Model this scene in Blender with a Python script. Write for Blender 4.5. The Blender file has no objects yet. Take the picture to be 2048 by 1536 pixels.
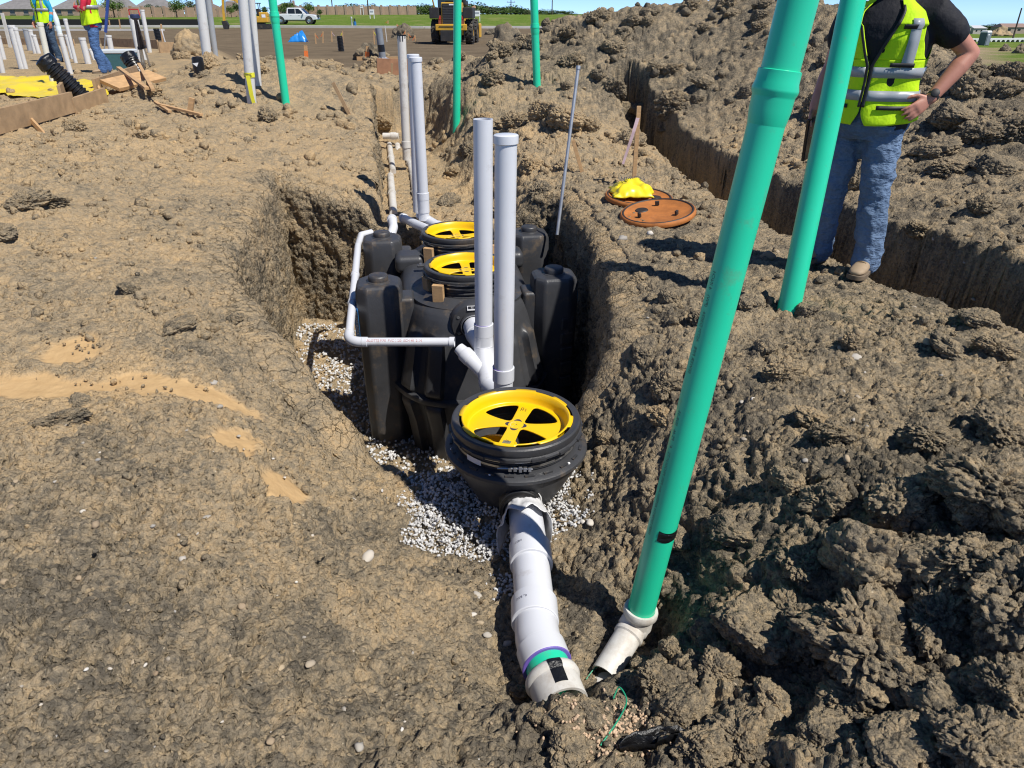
import bpy, bmesh, math, random
import numpy as np
from mathutils import Vector, Matrix, Euler

SC = bpy.context.scene
COL = SC.collection
R = math.radians
rng = np.random.default_rng(7)
random.seed(7)

# ------------------------------------------------------------------ camera, sky, sun, exposure
CAMZ, PITCH, FPX = 1.55, R(27.5), 1422.0          # eye height, downward tilt, focal length in 2048-px units
cam = bpy.data.cameras.new('camera')
cam.sensor_width = 36.0
cam.lens = 36.0 * FPX / 2048.0
cam.clip_start, cam.clip_end = 0.05, 5000
cam_ob = bpy.data.objects.new('camera', cam)
cam_ob.location = (0, 0, CAMZ)
cam_ob.rotation_euler = (R(90) - PITCH, 0, 0)
COL.objects.link(cam_ob)
SC.camera = cam_ob

SUN_DIR = Vector((0.60, -0.46, 1.05)).normalized()   # towards the sun
sun_el = math.asin(SUN_DIR.z)
sun_az = math.atan2(SUN_DIR.x, SUN_DIR.y)            # clockwise from +Y
world = bpy.data.worlds.new('World')
SC.world = world
world.use_nodes = True
wn = world.node_tree
wn.nodes.clear()
wo = wn.nodes.new('ShaderNodeOutputWorld')
wb = wn.nodes.new('ShaderNodeBackground')
ws = wn.nodes.new('ShaderNodeTexSky')
ws.sky_type = 'NISHITA'
ws.sun_disc = False
ws.sun_elevation = sun_el
ws.sun_rotation = sun_az
ws.altitude = 150
ws.air_density = 0.40
ws.dust_density = 0.0
ws.ozone_density = 9.0
wb.inputs['Strength'].default_value = 0.135
wn.links.new(ws.outputs[0], wb.inputs['Color'])
wn.links.new(wb.outputs[0], wo.inputs['Surface'])
sun = bpy.data.lights.new('sun', 'SUN')
sun.energy = 4.8
sun.angle = R(0.53)
sun.color = (1.0, 0.955, 0.88)
sun_ob = bpy.data.objects.new('sun', sun)
sun_ob.rotation_euler = (-SUN_DIR).to_track_quat('-Z', 'Y').to_euler()
sun_ob.location = SUN_DIR * 30
COL.objects.link(sun_ob)

SC.render.engine = 'CYCLES'
SC.cycles.use_denoising = True
SC.cycles.denoiser = 'OPENIMAGEDENOISE'
SC.cycles.denoising_input_passes = 'RGB_ALBEDO_NORMAL'
SC.cycles.denoising_prefilter = 'ACCURATE'
SC.cycles.filter_width = 1.15
SC.cycles.max_bounces = 6
SC.cycles.diffuse_bounces = 4
SC.cycles.glossy_bounces = 3
SC.cycles.transmission_bounces = 4
SC.cycles.transparent_max_bounces = 8
SC.cycles.caustics_reflective = False
SC.cycles.caustics_refractive = False
SC.view_settings.view_transform = 'Standard'
SC.view_settings.look = 'None'
SC.view_settings.exposure = 0.25
SC.view_settings.gamma = 1.0
SC.view_settings.use_curve_mapping = False

# ------------------------------------------------------------------ pixel <-> world
CP, SP = math.cos(PITCH), math.sin(PITCH)
def ray(px, py):
    u, v = (px - 1024) / FPX, (768 - py) / FPX
    return np.array([u, CP + v * SP, -SP + v * CP])
def at(px, py, Y):
    d = ray(px, py)
    return Vector((d * (Y / d[1]))) + Vector((0, 0, CAMZ))
def atz(px, py, z):
    d = ray(px, py)
    return Vector(d * ((z - CAMZ) / d[2])) + Vector((0, 0, CAMZ))

# ------------------------------------------------------------------ noise
_PR = np.random.default_rng(11)
_PERM = _PR.permutation(256).astype(np.int32)
_PERM = np.concatenate([_PERM, _PERM, _PERM])
_G = _PR.normal(size=(256, 3)).astype(np.float32)
_G /= np.linalg.norm(_G, axis=1, keepdims=True)
_RND = _PR.random((256, 4)).astype(np.float32)
def _hash(i, j, k):
    return _PERM[_PERM[_PERM[i & 255] + (j & 255)] + (k & 255)]
def perlin(p):
    p = np.asarray(p, np.float32)
    i = np.floor(p).astype(np.int32); f = p - i
    w = f * f * f * (f * (f * 6 - 15) + 10)
    out = 0
    for dx in (0, 1):
        wx = w[:, 0] if dx else 1 - w[:, 0]
        for dy in (0, 1):
            wy = w[:, 1] if dy else 1 - w[:, 1]
            for dz in (0, 1):
                wz = w[:, 2] if dz else 1 - w[:, 2]
                g = _G[_hash(i[:, 0] + dx, i[:, 1] + dy, i[:, 2] + dz)]
                dot = g[:, 0] * (f[:, 0] - dx) + g[:, 1] * (f[:, 1] - dy) + g[:, 2] * (f[:, 2] - dz)
                out = out + wx * wy * wz * dot
    return out * 1.5
def fbm(p, octaves=4, gain=0.5, lac=2.03):
    a, s, o = 1.0, 0, np.asarray(p, np.float32)
    for k in range(octaves):
        s = s + a * perlin(o + 17.3 * k)
        a *= gain; o = o * lac
    return s
def worley(p):
    """F1, F2 and a random id of the nearest cell (2x2x2 search, jitter kept small)"""
    p = np.asarray(p, np.float32)
    b = np.floor(p - 0.5).astype(np.int32)
    f1 = np.full(len(p), 9, np.float32); f2 = f1.copy(); idr = np.zeros(len(p), np.float32)
    for dx in (0, 1):
        for dy in (0, 1):
            for dz in (0, 1):
                c = b + np.array([dx, dy, dz], np.int32)
                rr = _RND[_hash(c[:, 0], c[:, 1], c[:, 2])]
                d = c + 0.5 + (rr[:, :3] - 0.5) * 0.8 - p
                d = np.sqrt((d * d).sum(1))
                near = d < f1
                f2 = np.where(near, f1, np.minimum(f2, d))
                idr = np.where(near, rr[:, 3], idr)
                f1 = np.where(near, d, f1)
    return f1, f2, idr
def sstep(a, b, x):
    t = np.clip((x - a) / (b - a), 0, 1)
    return t * t * (3 - 2 * t)

# ------------------------------------------------------------------ materials
MATS = {}
def _nodes(name):
    m = bpy.data.materials.new(name)
    m.use_nodes = True
    nt = m.node_tree
    return m, nt, nt.nodes['Principled BSDF']
def N(nt, kind, **kw):
    n = nt.nodes.new(kind)
    for k, v in kw.items():
        if k in n.inputs.keys() if hasattr(n.inputs, 'keys') else False:
            n.inputs[k].default_value = v
        else:
            setattr(n, k, v)
    return n
def ramp(nt, fac, stops):
    r = nt.nodes.new('ShaderNodeValToRGB')
    el = r.color_ramp.elements
    while len(el) < len(stops): el.new(0.5)
    for e, (p, c) in zip(el, stops):
        e.position = p
        e.color = (*c, 1) if len(c) == 3 else c
    nt.links.new(fac, r.inputs[0])
    return r.outputs[0]
def mixc(nt, fac, a, b, mode='MIX'):
    m = nt.nodes.new('ShaderNodeMix'); m.data_type = 'RGBA'; m.blend_type = mode
    for s, v in ((0, fac), (6, a), (7, b)):
        if hasattr(v, 'is_linked') or hasattr(v, 'links'): nt.links.new(v, m.inputs[s])
        elif s == 0: m.inputs[0].default_value = v
        else: m.inputs[s].default_value = (*v, 1)
    return m.outputs[2]
def mth(nt, op, a, b=None, clamp=False):
    m = nt.nodes.new('ShaderNodeMath'); m.operation = op; m.use_clamp = clamp
    for s, v in ((0, a), (1, b)):
        if v is None: continue
        if isinstance(v, (int, float)): m.inputs[s].default_value = v
        else: nt.links.new(v, m.inputs[s])
    return m.outputs[0]
def noise(nt, scale, detail=4, rough=0.55, coord='Object', w=None):
    tc = nt.nodes.new('ShaderNodeTexCoord')
    n = nt.nodes.new('ShaderNodeTexNoise')
    n.inputs['Scale'].default_value = scale
    n.inputs['Detail'].default_value = detail
    n.inputs['Roughness'].default_value = rough
    if w is not None:
        mp = nt.nodes.new('ShaderNodeMapping'); mp.inputs['Scale'].default_value = w
        nt.links.new(tc.outputs[coord], mp.inputs[0]); nt.links.new(mp.outputs[0], n.inputs['Vector'])
    else:
        nt.links.new(tc.outputs[coord], n.inputs['Vector'])
    return n.outputs[0]
def bump(nt, h, strength, dist=0.01, normal=None):
    b = nt.nodes.new('ShaderNodeBump')
    b.inputs['Strength'].default_value = strength
    b.inputs['Distance'].default_value = dist
    nt.links.new(h, b.inputs['Height'])
    if normal is not None: nt.links.new(normal, b.inputs['Normal'])
    return b.outputs[0]
DIRT = (0.21, 0.14, 0.07)
def M(name, col, rough=0.5, var=0.12, scale=14, dirt=0.0, dscale=5, bmp=0.0, bscale=60, metal=0.0, spec=0.5, w=None, sheen=0.0, dcol=DIRT):
    """plain material: base colour with mottling, optional soil smears, optional fine relief"""
    if name in MATS: return MATS[name]
    m, nt, bs = _nodes(name)
    n = noise(nt, scale, 4, 0.6, w=w)
    lo = tuple(c * (1 - var) for c in col); hi = tuple(min(1, c * (1 + var * 0.7)) for c in col)
    c = ramp(nt, n, [(0.3, lo), (0.7, hi)])
    if dirt > 0:
        d = noise(nt, dscale, 8, 0.72)
        f = ramp(nt, d, [(0.62 - 0.25 * dirt, (0, 0, 0)), (0.80 - 0.2 * dirt, (1, 1, 1))])
        f = mth(nt, 'MULTIPLY', f, min(0.85, 0.35 + dirt * 0.6))
        c = mixc(nt, f, c, dcol)
        rr = nt.nodes.new('ShaderNodeMapRange'); nt.links.new(f, rr.inputs[0])
        rr.inputs[3].default_value = rough; rr.inputs[4].default_value = 0.9
        nt.links.new(rr.outputs[0], bs.inputs['Roughness'])
    else:
        bs.inputs['Roughness'].default_value = rough
    nt.links.new(c, bs.inputs['Base Color'])
    bs.inputs['Metallic'].default_value = metal
    bs.inputs['Specular IOR Level'].default_value = spec
    if sheen: bs.inputs['Sheen Weight'].default_value = sheen
    if bmp > 0:
        nt.links.new(bump(nt, noise(nt, bscale, 5, 0.6, w=w), bmp), bs.inputs['Normal'])
    MATS[name] = m
    return m

# ------------------------------------------------------------------ object helpers
def props(o, label=None, cat=None, group=None, kind=None):
    if label: o['label'] = label
    if cat: o['category'] = cat
    if group: o['group'] = group
    if kind: o['kind'] = kind
    return o
def thing(name, label, cat, loc=(0, 0, 0), rot=(0, 0, 0), group=None):
    o = bpy.data.objects.new(name, None)
    o.empty_display_size = 0.1
    COL.objects.link(o)
    o.location = loc; o.rotation_euler = rot
    return props(o, label, cat, group)
def link(name, me, mat=None, parent=None):
    o = bpy.data.objects.new(name, me)
    COL.objects.link(o)
    if mat is not None:
        me.materials.clear()
        for m in (mat if isinstance(mat, (list, tuple)) else [mat]): me.materials.append(m)
    if parent is not None: o.parent = parent
    return o
def copy_tree(o, parent=None):
    c = o.copy(); COL.objects.link(c); c.parent = parent
    for ch in list(o.children):
        if ch.name in bpy.data.objects: copy_tree(ch, c)
    return c
def mesh_np(name, v, f, smooth=True, angle=None):
    me = bpy.data.meshes.new(name)
    v = np.asarray(v, np.float32); f = np.asarray(f, np.int32)
    k = f.shape[1]
    me.vertices.add(len(v)); me.vertices.foreach_set('co', v.ravel())
    me.loops.add(f.size); me.loops.foreach_set('vertex_index', f.ravel())
    me.polygons.add(len(f)); me.polygons.foreach_set('loop_start', np.arange(0, f.size, k, dtype=np.int32))
    me.update(calc_edges=True)
    me.polygons.foreach_set('use_smooth', np.full(len(f), smooth, bool))
    if angle: me.set_sharp_from_angle(angle=R(angle))
    return me
def attr(me, name, vals):
    a = me.attributes.new(name, 'FLOAT', 'POINT')
    a.data.foreach_set('value', np.asarray(vals, np.float32))

def frame_of(d):
    d = Vector(d).normalized()
    a = Vector((0, 0, 1)) if abs(d.z) < 0.9 else Vector((1, 0, 0))
    x = a.cross(d).normalized()
    return x, d.cross(x).normalized(), d
class MB:
    """collects shapes and links them as one mesh"""
    def __init__(s, org=(0, 0, 0)):
        s.v, s.f, s.mi, s.org, s.cur = [], [], [], Vector(org), 0
    def add(s, vs, fs):
        b = len(s.v)
        s.v += [Vector(p) - s.org for p in vs]
        s.f += [tuple(i + b for i in f) for f in fs]
        s.mi += [s.cur] * len(fs)
        return s
    def box(s, c, size, rot=None, taper=1.0):
        x, y, z = (k / 2 for k in size)
        vs = [Vector((sx * x * (taper if sz > 0 else 1), sy * y * (taper if sz > 0 else 1), sz * z)) for sz in (-1, 1) for sx, sy in ((-1, -1), (1, -1), (1, 1), (-1, 1))]
        if rot is not None:
            m = rot if isinstance(rot, Matrix) else Euler(rot).to_matrix()
            vs = [m @ p for p in vs]
        c = Vector(c)
        return s.add([p + c for p in vs], [(3, 2, 1, 0), (4, 5, 6, 7), (0, 1, 5, 4), (1, 2, 6, 5), (2, 3, 7, 6), (3, 0, 4, 7)])
    def beam(s, p0, p1, w, h, up=(0, 0, 1), ext=0.0):
        """rectangular bar from p0 to p1; h along up"""
        p0, p1 = Vector(p0), Vector(p1); d = (p1 - p0).normalized()
        side = d.cross(Vector(up)).normalized(); u = side.cross(d).normalized()
        vs = []
        for p in (p0 - d * ext, p1 + d * ext):
            for a, b in ((-1, -1), (1, -1), (1, 1), (-1, 1)): vs.append(p + side * a * w / 2 + u * b * h / 2)
        return s.add(vs, [(3, 2, 1, 0), (4, 5, 6, 7), (0, 1, 5, 4), (1, 2, 6, 5), (2, 3, 7, 6), (3, 0, 4, 7)])
    def tube(s, pts, rads, n=24, caps=True, closed=False):
        pts = [Vector(p) for p in pts]
        if not isinstance(rads, (list, tuple)): rads = [rads] * len(pts)
        vs = []; prev = None
        for i, p in enumerate(pts):
            d = (pts[min(i + 1, len(pts) - 1)] - pts[max(i - 1, 0)])
            if d.length < 1e-9: d = Vector((0, 0, 1))
            d.normalize()
            if prev is None: x, y, _ = frame_of(d)
            else:
                x = prev - d * prev.dot(d)
                x = x.normalized() if x.length > 1e-6 else frame_of(d)[0]
                y = d.cross(x)
            prev = x
            for k in range(n):
                a = 2 * math.pi * k / n
                vs.append(p + (x * math.cos(a) + y * math.sin(a)) * rads[i])
        fs = []
        for i in range(len(pts) - 1):
            for k in range(n):
                k2 = (k + 1) % n
                fs.append((i * n + k, i * n + k2, (i + 1) * n + k2, (i + 1) * n + k))
        if caps:
            fs.append(tuple(range(n - 1, -1, -1))); fs.append(tuple(range((len(pts) - 1) * n, len(pts) * n)))
        return s.add(vs, fs)
    def cyl(s, p0, p1, r0, r1=None, n=24, caps=True):
        return s.tube([p0, p1], [r0, r0 if r1 is None else r1], n, caps)
    def lathe(s, prof, n=48, c=(0, 0, 0), axis=(0, 0, 1), sq=None, a0=0.0):
        """profile of (radius, height) turned about an axis through c"""
        x, y, d = frame_of(axis); c = Vector(c)
        if abs(Vector(axis).normalized().z) > 0.999: x, y = Vector((1, 0, 0)), Vector((0, 1, 0))
        vs = []
        for r, h in prof:
            for k in range(n):
                a = a0 + 2 * math.pi * k / n
                vs.append(c + (x * math.cos(a) + y * math.sin(a)) * r + d * h)
        fs = []
        for i in range(len(prof) - 1):
            for k in range(n):
                k2 = (k + 1) % n
                fs.append((i * n + k, i * n + k2, (i + 1) * n + k2, (i + 1) * n + k))
        return s.add(vs, fs)
    def pipe(s, p0, p1, ro, ri, n=32):
        """open pipe with wall thickness"""
        p0, p1 = Vector(p0), Vector(p1); L = (p1 - p0).length
        return s.lathe([(ri, 0), (ro, 0), (ro, L), (ri, L), (ri, 0)], n, p0, p1 - p0)
    def loft(s, rings, caps=True):
        n = len(rings[0]); vs = [p for r in rings for p in r]; fs = []
        for i in range(len(rings) - 1):
            for k in range(n):
                k2 = (k + 1) % n
                fs.append((i * n + k, i * n + k2, (i + 1) * n + k2, (i + 1) * n + k))
        if caps:
            fs.append(tuple(range(n - 1, -1, -1))); fs.append(tuple(range((len(rings) - 1) * n, len(rings) * n)))
        return s.add(vs, fs)
    def prism(s, poly, z0, z1, m=None):
        """extrude a 2-D polygon (x, y) between z0 and z1; m maps to place"""
        m = m or Matrix.Identity(4); n = len(poly)
        vs = [m @ Vector((x, y, z)) for z in (z0, z1) for x, y in poly]
        fs = [tuple(range(n - 1, -1, -1)), tuple(range(n, 2 * n))] + [(k, (k + 1) % n, n + (k + 1) % n, n + k) for k in range(n)]
        return s.add(vs, fs)
    def mesh(s, name):
        me = bpy.data.meshes.new(name)
        me.from_pydata([tuple(p) for p in s.v], [], s.f)
        return me
    def build(s, name, mat, parent=None, smooth=40, bevel=0.0, seg=2, loc=None):
        me = s.mesh(name)
        bm = bmesh.new(); bm.from_mesh(me)
        bmesh.ops.recalc_face_normals(bm, faces=bm.faces)
        bm.to_mesh(me); bm.free()
        if any(s.mi): me.polygons.foreach_set('material_index', s.mi)
        if smooth:
            me.polygons.foreach_set('use_smooth', [True] * len(me.polygons))
            me.set_sharp_from_angle(angle=R(smooth))
        o = link(name, me, mat, parent)
        if loc is not None: o.location = loc
        if bevel:
            b = o.modifiers.new('bevel', 'BEVEL'); b.width = bevel; b.segments = seg; b.limit_method = 'ANGLE'; b.angle_limit = R(40)
            b.harden_normals = True
        return o

# ------------------------------------------------------------------ terrain: large shape
PIT = np.array([(-2.62, 7.95), (-2.30, 6.2), (-2.08, 4.85), (-1.30, 3.78), (-0.85, 3.36), (-0.32, 3.46), (0.30, 3.50),
                (0.60, 3.72), (0.69, 4.6), (0.70, 5.4), (0.60, 6.2), (0.50, 7.1), (-0.30, 7.35), (-1.33, 7.6)])
FLOORZ = -1.62
# (pixel x, pixel y, height, roughness 0..1, tan-ness 0..1)
CTRL = [
 (0, 1536, -0.05, .85, .28), (300, 1536, -0.12, .85, .28), (600, 1536, -0.28, .9, .28), (850, 1536, -0.38, .7, .3), (1100, 1520, -0.44, .35, .3),
 (1300, 1520, -0.42, .8, .2), (1500, 1520, -0.34, .95, .2), (1800, 1530, -0.18, 1, .2), (2040, 1530, -0.08, 1, .2),
 (0, 1250, -0.02, .9, .25), (250, 1250, -0.1, .8, .28), (500, 1300, -0.28, .95, .28), (750, 1300, -0.5, .6, .35), (950, 1350, -0.62, .3, .4),
 (0, 1000, 0.0, .6, .4), (250, 1000, -0.02, .8, .4), (480, 1000, -0.1, 1, .45), (600, 950, -0.30, .8, .6), (700, 1080, -0.55, .6, .45), (850, 1150, -0.64, .3, .45),
 (700, 930, -0.58, .6, .55), (620, 800, -0.43, .9, .45),
 (0, 780, 0.0, .12, .9), (200, 760, -0.02, .1, .9), (400, 790, -0.06, .25, .7), (500, 720, -0.15, .9, .4),
 (100, 620, 0.05, .45, .6), (300, 600, 0.03, .5, .6), (0, 480, 0.2, .75, .75), (200, 450, 0.14, .5, .65), (400, 420, 0.06, .5, .6), (520, 400, 0.0, .4, .7),
 (540, 335, 0.05, .35, .75), (650, 320, 0.03, .3, .8), (740, 310, 0.03, .3, .75), (400, 300, 0.2, .9, .75), (200, 320, 0.3, .95, .75), (50, 330, 0.36, 1, .7),
 (600, 240, 0.28, 1, .7), (700, 230, 0.22, .8, .55), (740, 190, 0.3, .8, .5), (420, 215, 0.42, .85, .7), (300, 215, 0.44, .8, .7), (520, 180, 0.52, .9, .65), (620, 160, 0.5, .9, .6),
 (150, 230, 0.42, .6, .75), (20, 225, 0.42, .6, .8), (100, 150, 0.46, .3, .8), (300, 160, 0.46, .5, .8), (440, 110, 0.62, .9, .8), (360, 100, 0.46, .6, .8), (700, 130, 0.32, .8, .5), (800, 130, 0.3, .7, .4),
 (900, 275, 0.06, .9, .45), (860, 330, -0.12, .8, .6), (880, 400, -0.3, .7, .6), (960, 300, 0.08, .9, .6), (1000, 210, 0.3, .9, .6), (900, 200, 0.2, .9, .4), (950, 150, 0.3, .9, .4),
 (1080, 300, 0.12, .8, .75), (1100, 380, 0.02, .75, .7), (1090, 440, -0.02, .8, .5), (1200, 380, 0.02, .5, .55), (1180, 290, 0.12, .7, .75), (1250, 280, 0.06, .7, .5),
 (1250, 480, 0.0, .35, .4), (1400, 450, 0.02, .3, .4), (1300, 560, 0.0, .5, .35), (1480, 540, 0.03, .4, .35), (1600, 560, 0.06, .4, .35), (1720, 570, 0.07, .35, .35),
 (1300, 680, -0.06, .7, .3), (1280, 780, -0.2, .75, .3), (1230, 860, -0.42, .5, .35), (1200, 960, -0.58, .35, .4), (1180, 1100, -0.62, .3, .4), (1240, 1180, -0.62, .35, .3), (1180, 1320, -0.62, .3, .3), (1330, 1235, -0.56, .6, .2), (1300, 1290, -0.6, .6, .2),
 (1500, 700, 0.0, .6, .3), (1700, 700, 0.08, .3, .4), (1900, 760, 0.12, .35, .4), (2040, 800, 0.14, .5, .35), (1450, 850, -0.1, .6, .25), (1700, 860, 0.02, .45, .35), (1950, 950, 0.1, .7, .3),
 (1380, 1000, -0.3, .7, .2), (1550, 1000, -0.12, .8, .2), (1800, 1050, 0.0, .9, .25), (2040, 1100, 0.08, 1, .2), (1380, 1180, -0.52, .8, .15), (1500, 1200, -0.33, 1, .2),
 (1600, 1350, -0.4, 1, .2), (1350, 1350, -0.5, .9, .2), (1720, 1380, -0.3, 1, .2), (1900, 1300, -0.15, 1, .2),
 (1700, 420, 0.12, .7, .3), (1900, 500, 0.16, .6, .35), (2040, 480, 0.22, .8, .3), (1900, 380, 0.24, .8, .3), (2040, 300, 0.4, .9, .25),
]
_cx = np.array([(lambda p: (p.x, p.y))(atz(a[0], a[1], a[2])) for a in CTRL])
_cz = np.array([a[2] for a in CTRL]); _cr = np.array([a[3] for a in CTRL]); _ct = np.array([a[4] for a in CTRL])
_ext = np.array([(-12, 10), (-12, 18), (-6, 22), (2, 22), (10, 20), (10, 10), (9, 4), (7, 1), (2.5, -1), (0, -1), (-3, -1), (-8, 3), (-11, 6)])
_cx = np.vstack([_cx, _ext])
_cz = np.concatenate([_cz, [.42, .44, .42, .15, .1, .2, .15, .05, -.1, -.3, .0, .15, .3]])
_cr = np.concatenate([_cr, [.6, .5, .6, .7, .7, .7, .8, .9, .9, .5, .4, .4, .5]])
_ct = np.concatenate([_ct, [.7, .7, .6, .3, .2, .2, .2, .2, .2, .3, .3, .7, .7]])
def _lg(p): return np.stack([p[:, 0], p[:, 1]], 1)
def _tps(r2): return r2 * (np.log(r2 + r2.dtype.type(1e-9)) * r2.dtype.type(0.5))
_n = len(_cx)
_K = _tps(((_cx[:, None] - _cx[None]) ** 2).sum(2)) + np.eye(_n) * 0.02
_P = np.hstack([np.ones((_n, 1)), _cx])
_A = np.block([[_K, _P], [_P.T, np.zeros((3, 3))]])
_W = np.linalg.solve(_A, np.concatenate([_cz, np.zeros(3)]))
def tps_eval(x, y):
    x = np.clip(x, -11, 9).astype(np.float32); y = np.clip(y, -0.8, 21).astype(np.float32)
    out = _W[_n] + _W[_n + 1] * x + _W[_n + 2] * y
    for i in range(_n):
        out += np.float32(_W[i]) * _tps(np.square(x - np.float32(_cx[i, 0])) + np.square(y - np.float32(_cx[i, 1])))
    return np.clip(out, -0.75, 0.75)
def idw(x, y, vals):
    x = np.asarray(x, np.float32); y = np.asarray(y, np.float32)
    num = 0; den = 1e-9
    for i in range(_n):
        s = 1.0 / np.square(np.float32(0.02) + (np.square(x - np.float32(_cx[i, 0])) + np.square(y - np.float32(_cx[i, 1]))) * np.float32(1 / (0.15 + 0.04 * _cx[i, 1])))
        vals_i = np.float32(vals[i])
        num = num + s * vals[i]; den = den + s
    return num / den
def seg_dist(x, y, a, b):
    d = np.subtract(b, a); L = (d * d).sum()
    t = np.clip(((x - a[0]) * d[0] + (y - a[1]) * d[1]) / L, 0, 1)
    return np.hypot(x - a[0] - t * d[0], y - a[1] - t * d[1]), t
def poly_sd(x, y, poly):
    """signed distance, positive inside"""
    inside = np.zeros(x.shape, bool); dist = np.full(x.shape, 1e9)
    for i in range(len(poly)):
        a, b = poly[i], poly[(i + 1) % len(poly)]
        dist = np.minimum(dist, seg_dist(x, y, a, b)[0])
        cr = (a[1] > y) != (b[1] > y)
        xx = (b[0] - a[0]) * (y - a[1]) / (b[1] - a[1] + 1e-12) + a[0]
        inside ^= cr & (x < xx)
    return np.where(inside, dist, -dist)
RIDGE = [(-0.7, 14.5, 0.25, 1.4), (-0.1, 14.2, 0.85, 2.0), (0.8, 14.0, 1.22, 3.0), (2.0, 13.6, 1.40, 3.7), (3.6, 13.0, 1.62, 4.0), (4.7, 11.0, 1.45, 3.4), (5.1, 8.6, 0.62, 2.9), (5.4, 7.0, 0.34, 2.8), (6.0, 4.6, 0.25, 2.8)]
def pile(x, y):
    h = np.zeros(x.shape)
    for i in range(len(RIDGE) - 1):
        a, b = RIDGE[i], RIDGE[i + 1]
        d, t = seg_dist(x, y, a[:2], b[:2])
        H = a[2] + (b[2] - a[2]) * t; Wd = a[3] + (b[3] - a[3]) * t
        s = np.clip(1 - d / Wd, 0, 1)
        h = np.maximum(h, H * (s * s * (1.9 - 0.9 * s)))
    return h
TRENCH = [(1.76, 11.8, .15), (2.0, 9.5, .25), (2.14, 8.0, .30), (2.31, 6.3, .32), (2.63, 4.7, .33), (2.97, 3.2, .35), (3.37, 1.6, .35)]
def line_prof(x, y, line):
    """distance beyond the half width of a channel, position along it"""
    best = np.full(x.shape, 1e9); pos = np.zeros(x.shape)
    for i in range(len(line) - 1):
        a, b = line[i], line[i + 1]
        d, t = seg_dist(x, y, a[:2], b[:2])
        e = d - (a[2] + (b[2] - a[2]) * t)
        pos = np.where(e < best, i + t, pos); best = np.minimum(best, e)
    return best, pos
CHAN = [(-0.78, 6.9, .5), (-1.0, 8.3, .5), (-1.45, 10.5, .42), (-2.05, 13.3, .36)]
CUT2 = [(0.50, 2.09, .11), (0.38, 1.96, .08), (0.27, 1.84, .05)]
CUT = [(0.02, 2.75, .15), (0.05, 2.3, .13), (0.08, 1.95, .15), (0.12, 1.74, .10)]
def farz(x, y):
    zl = np.interp(y, [0, 55, 90, 106, 150, 200, 900], [-.18, -.18, .06, .33, .95, 1.35, 1.42])
    zr = np.interp(y, [0, 8, 20, 40, 120, 250, 900], [-.1, -.12, -.2, -.6, -2.75, -4.6, -11.])
    w = sstep(.40, .58, x / (np.maximum(y, 0) + 4.0))
    return zl * (1 - w) + zr * w
def base_h(x, y):
    x = np.asarray(x, float); y = np.asarray(y, float)
    wob = 0.05 * np.sin(x * 7.3 + 1.7 * np.sin(y * 3.1)) + 0.04 * np.sin(y * 9.1 + 2.1 * np.sin(x * 4.7))
    h = tps_eval(x, y)
    # dirt mounds near the standing pipes
    for mx, my, mr, mh in ((0.75, 9.4, 0.8, .30), (-3.6, 12.8, 1.5, .34), (-2.5, 12.0, 1.0, .2), (-0.3, 12.6, 0.9, .25), (-5.2, 13.2, 0.9, .22), (-0.9, 16.2, .9, .45), (-2.3, 15.5, 1.3, .3)):
        r = np.hypot(x - mx, y - my) / mr
        h = h + mh * np.exp(-r * r * 1.5)
    fz = farz(x, y)
    far = sstep(17, 30, y)
    h = h * (1 - far) + fz * far
    side = sstep(7, 16, np.abs(x) - 0.25 * np.clip(y, 0, 30)) * (x > 0)
    h = h * (1 - side) + fz * side
    # raised building pad on the left
    pe = np.interp(y, [5, 8.4, 14.9, 22, 33], [-5.4, -5.75, -7.6, -8.9, -12.5])
    pad = sstep(-0.25, 0.25, pe - x) * (1 - sstep(33, 36, y)) * sstep(6, 8, y)
    h = h * (1 - pad) + 0.45 * pad
    p = pile(x, y)
    h = np.where(p > 0, h * (1 - sstep(0, .6, p)) + np.maximum(h, 0.1) * sstep(0, .6, p), h) + p
    # trench beside the person
    e, pos = line_prof(x, y, TRENCH)
    h = h - 1.1 * (1 - sstep(-0.02, 0.10, e + wob * 0.5))
    # pipe trench behind the tank
    e, pos = line_prof(x, y, CHAN)
    ax = -0.78 - (y - 6.9) * 0.2
    right = x > ax
    fl = -0.47 + 0.02 * pos
    soft = np.where(right, 0.75, 0.10)
    k = 1 - sstep(0, 1, (e + wob * 0.5) / soft)
    h = h * (1 - k) + np.minimum(h, fl) * k
    # narrow cut for the outlet pipe
    e, pos = line_prof(x, y, CUT)
    k = 1 - sstep(-0.03, 0.10, e + wob * 0.5)
    h = h * (1 - k) + np.minimum(h, -0.70) * k
    e, pos = line_prof(x, y, CUT2)
    k = 1 - sstep(-0.02, 0.09, e + wob * 0.3)
    h = h * (1 - k) + np.minimum(h, -0.72) * k
    h = h + 0.12 * np.exp(-((x - .17) ** 2 + (y - 1.52) ** 2) / .012) + 0.06 * np.exp(-((x - .02) ** 2 + (y - 1.56) ** 2) / .012)
    # tank excavation
    sd = poly_sd(x, y, PIT) + wob * 0.4
    k = sstep(-0.14, -0.02, sd)
    h = h * (1 - k) + FLOORZ * k
    return h
def hz(x, y):
    return float(base_h(np.array([float(x)]), np.array([float(y)]))[0])
GRID = {}
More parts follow.
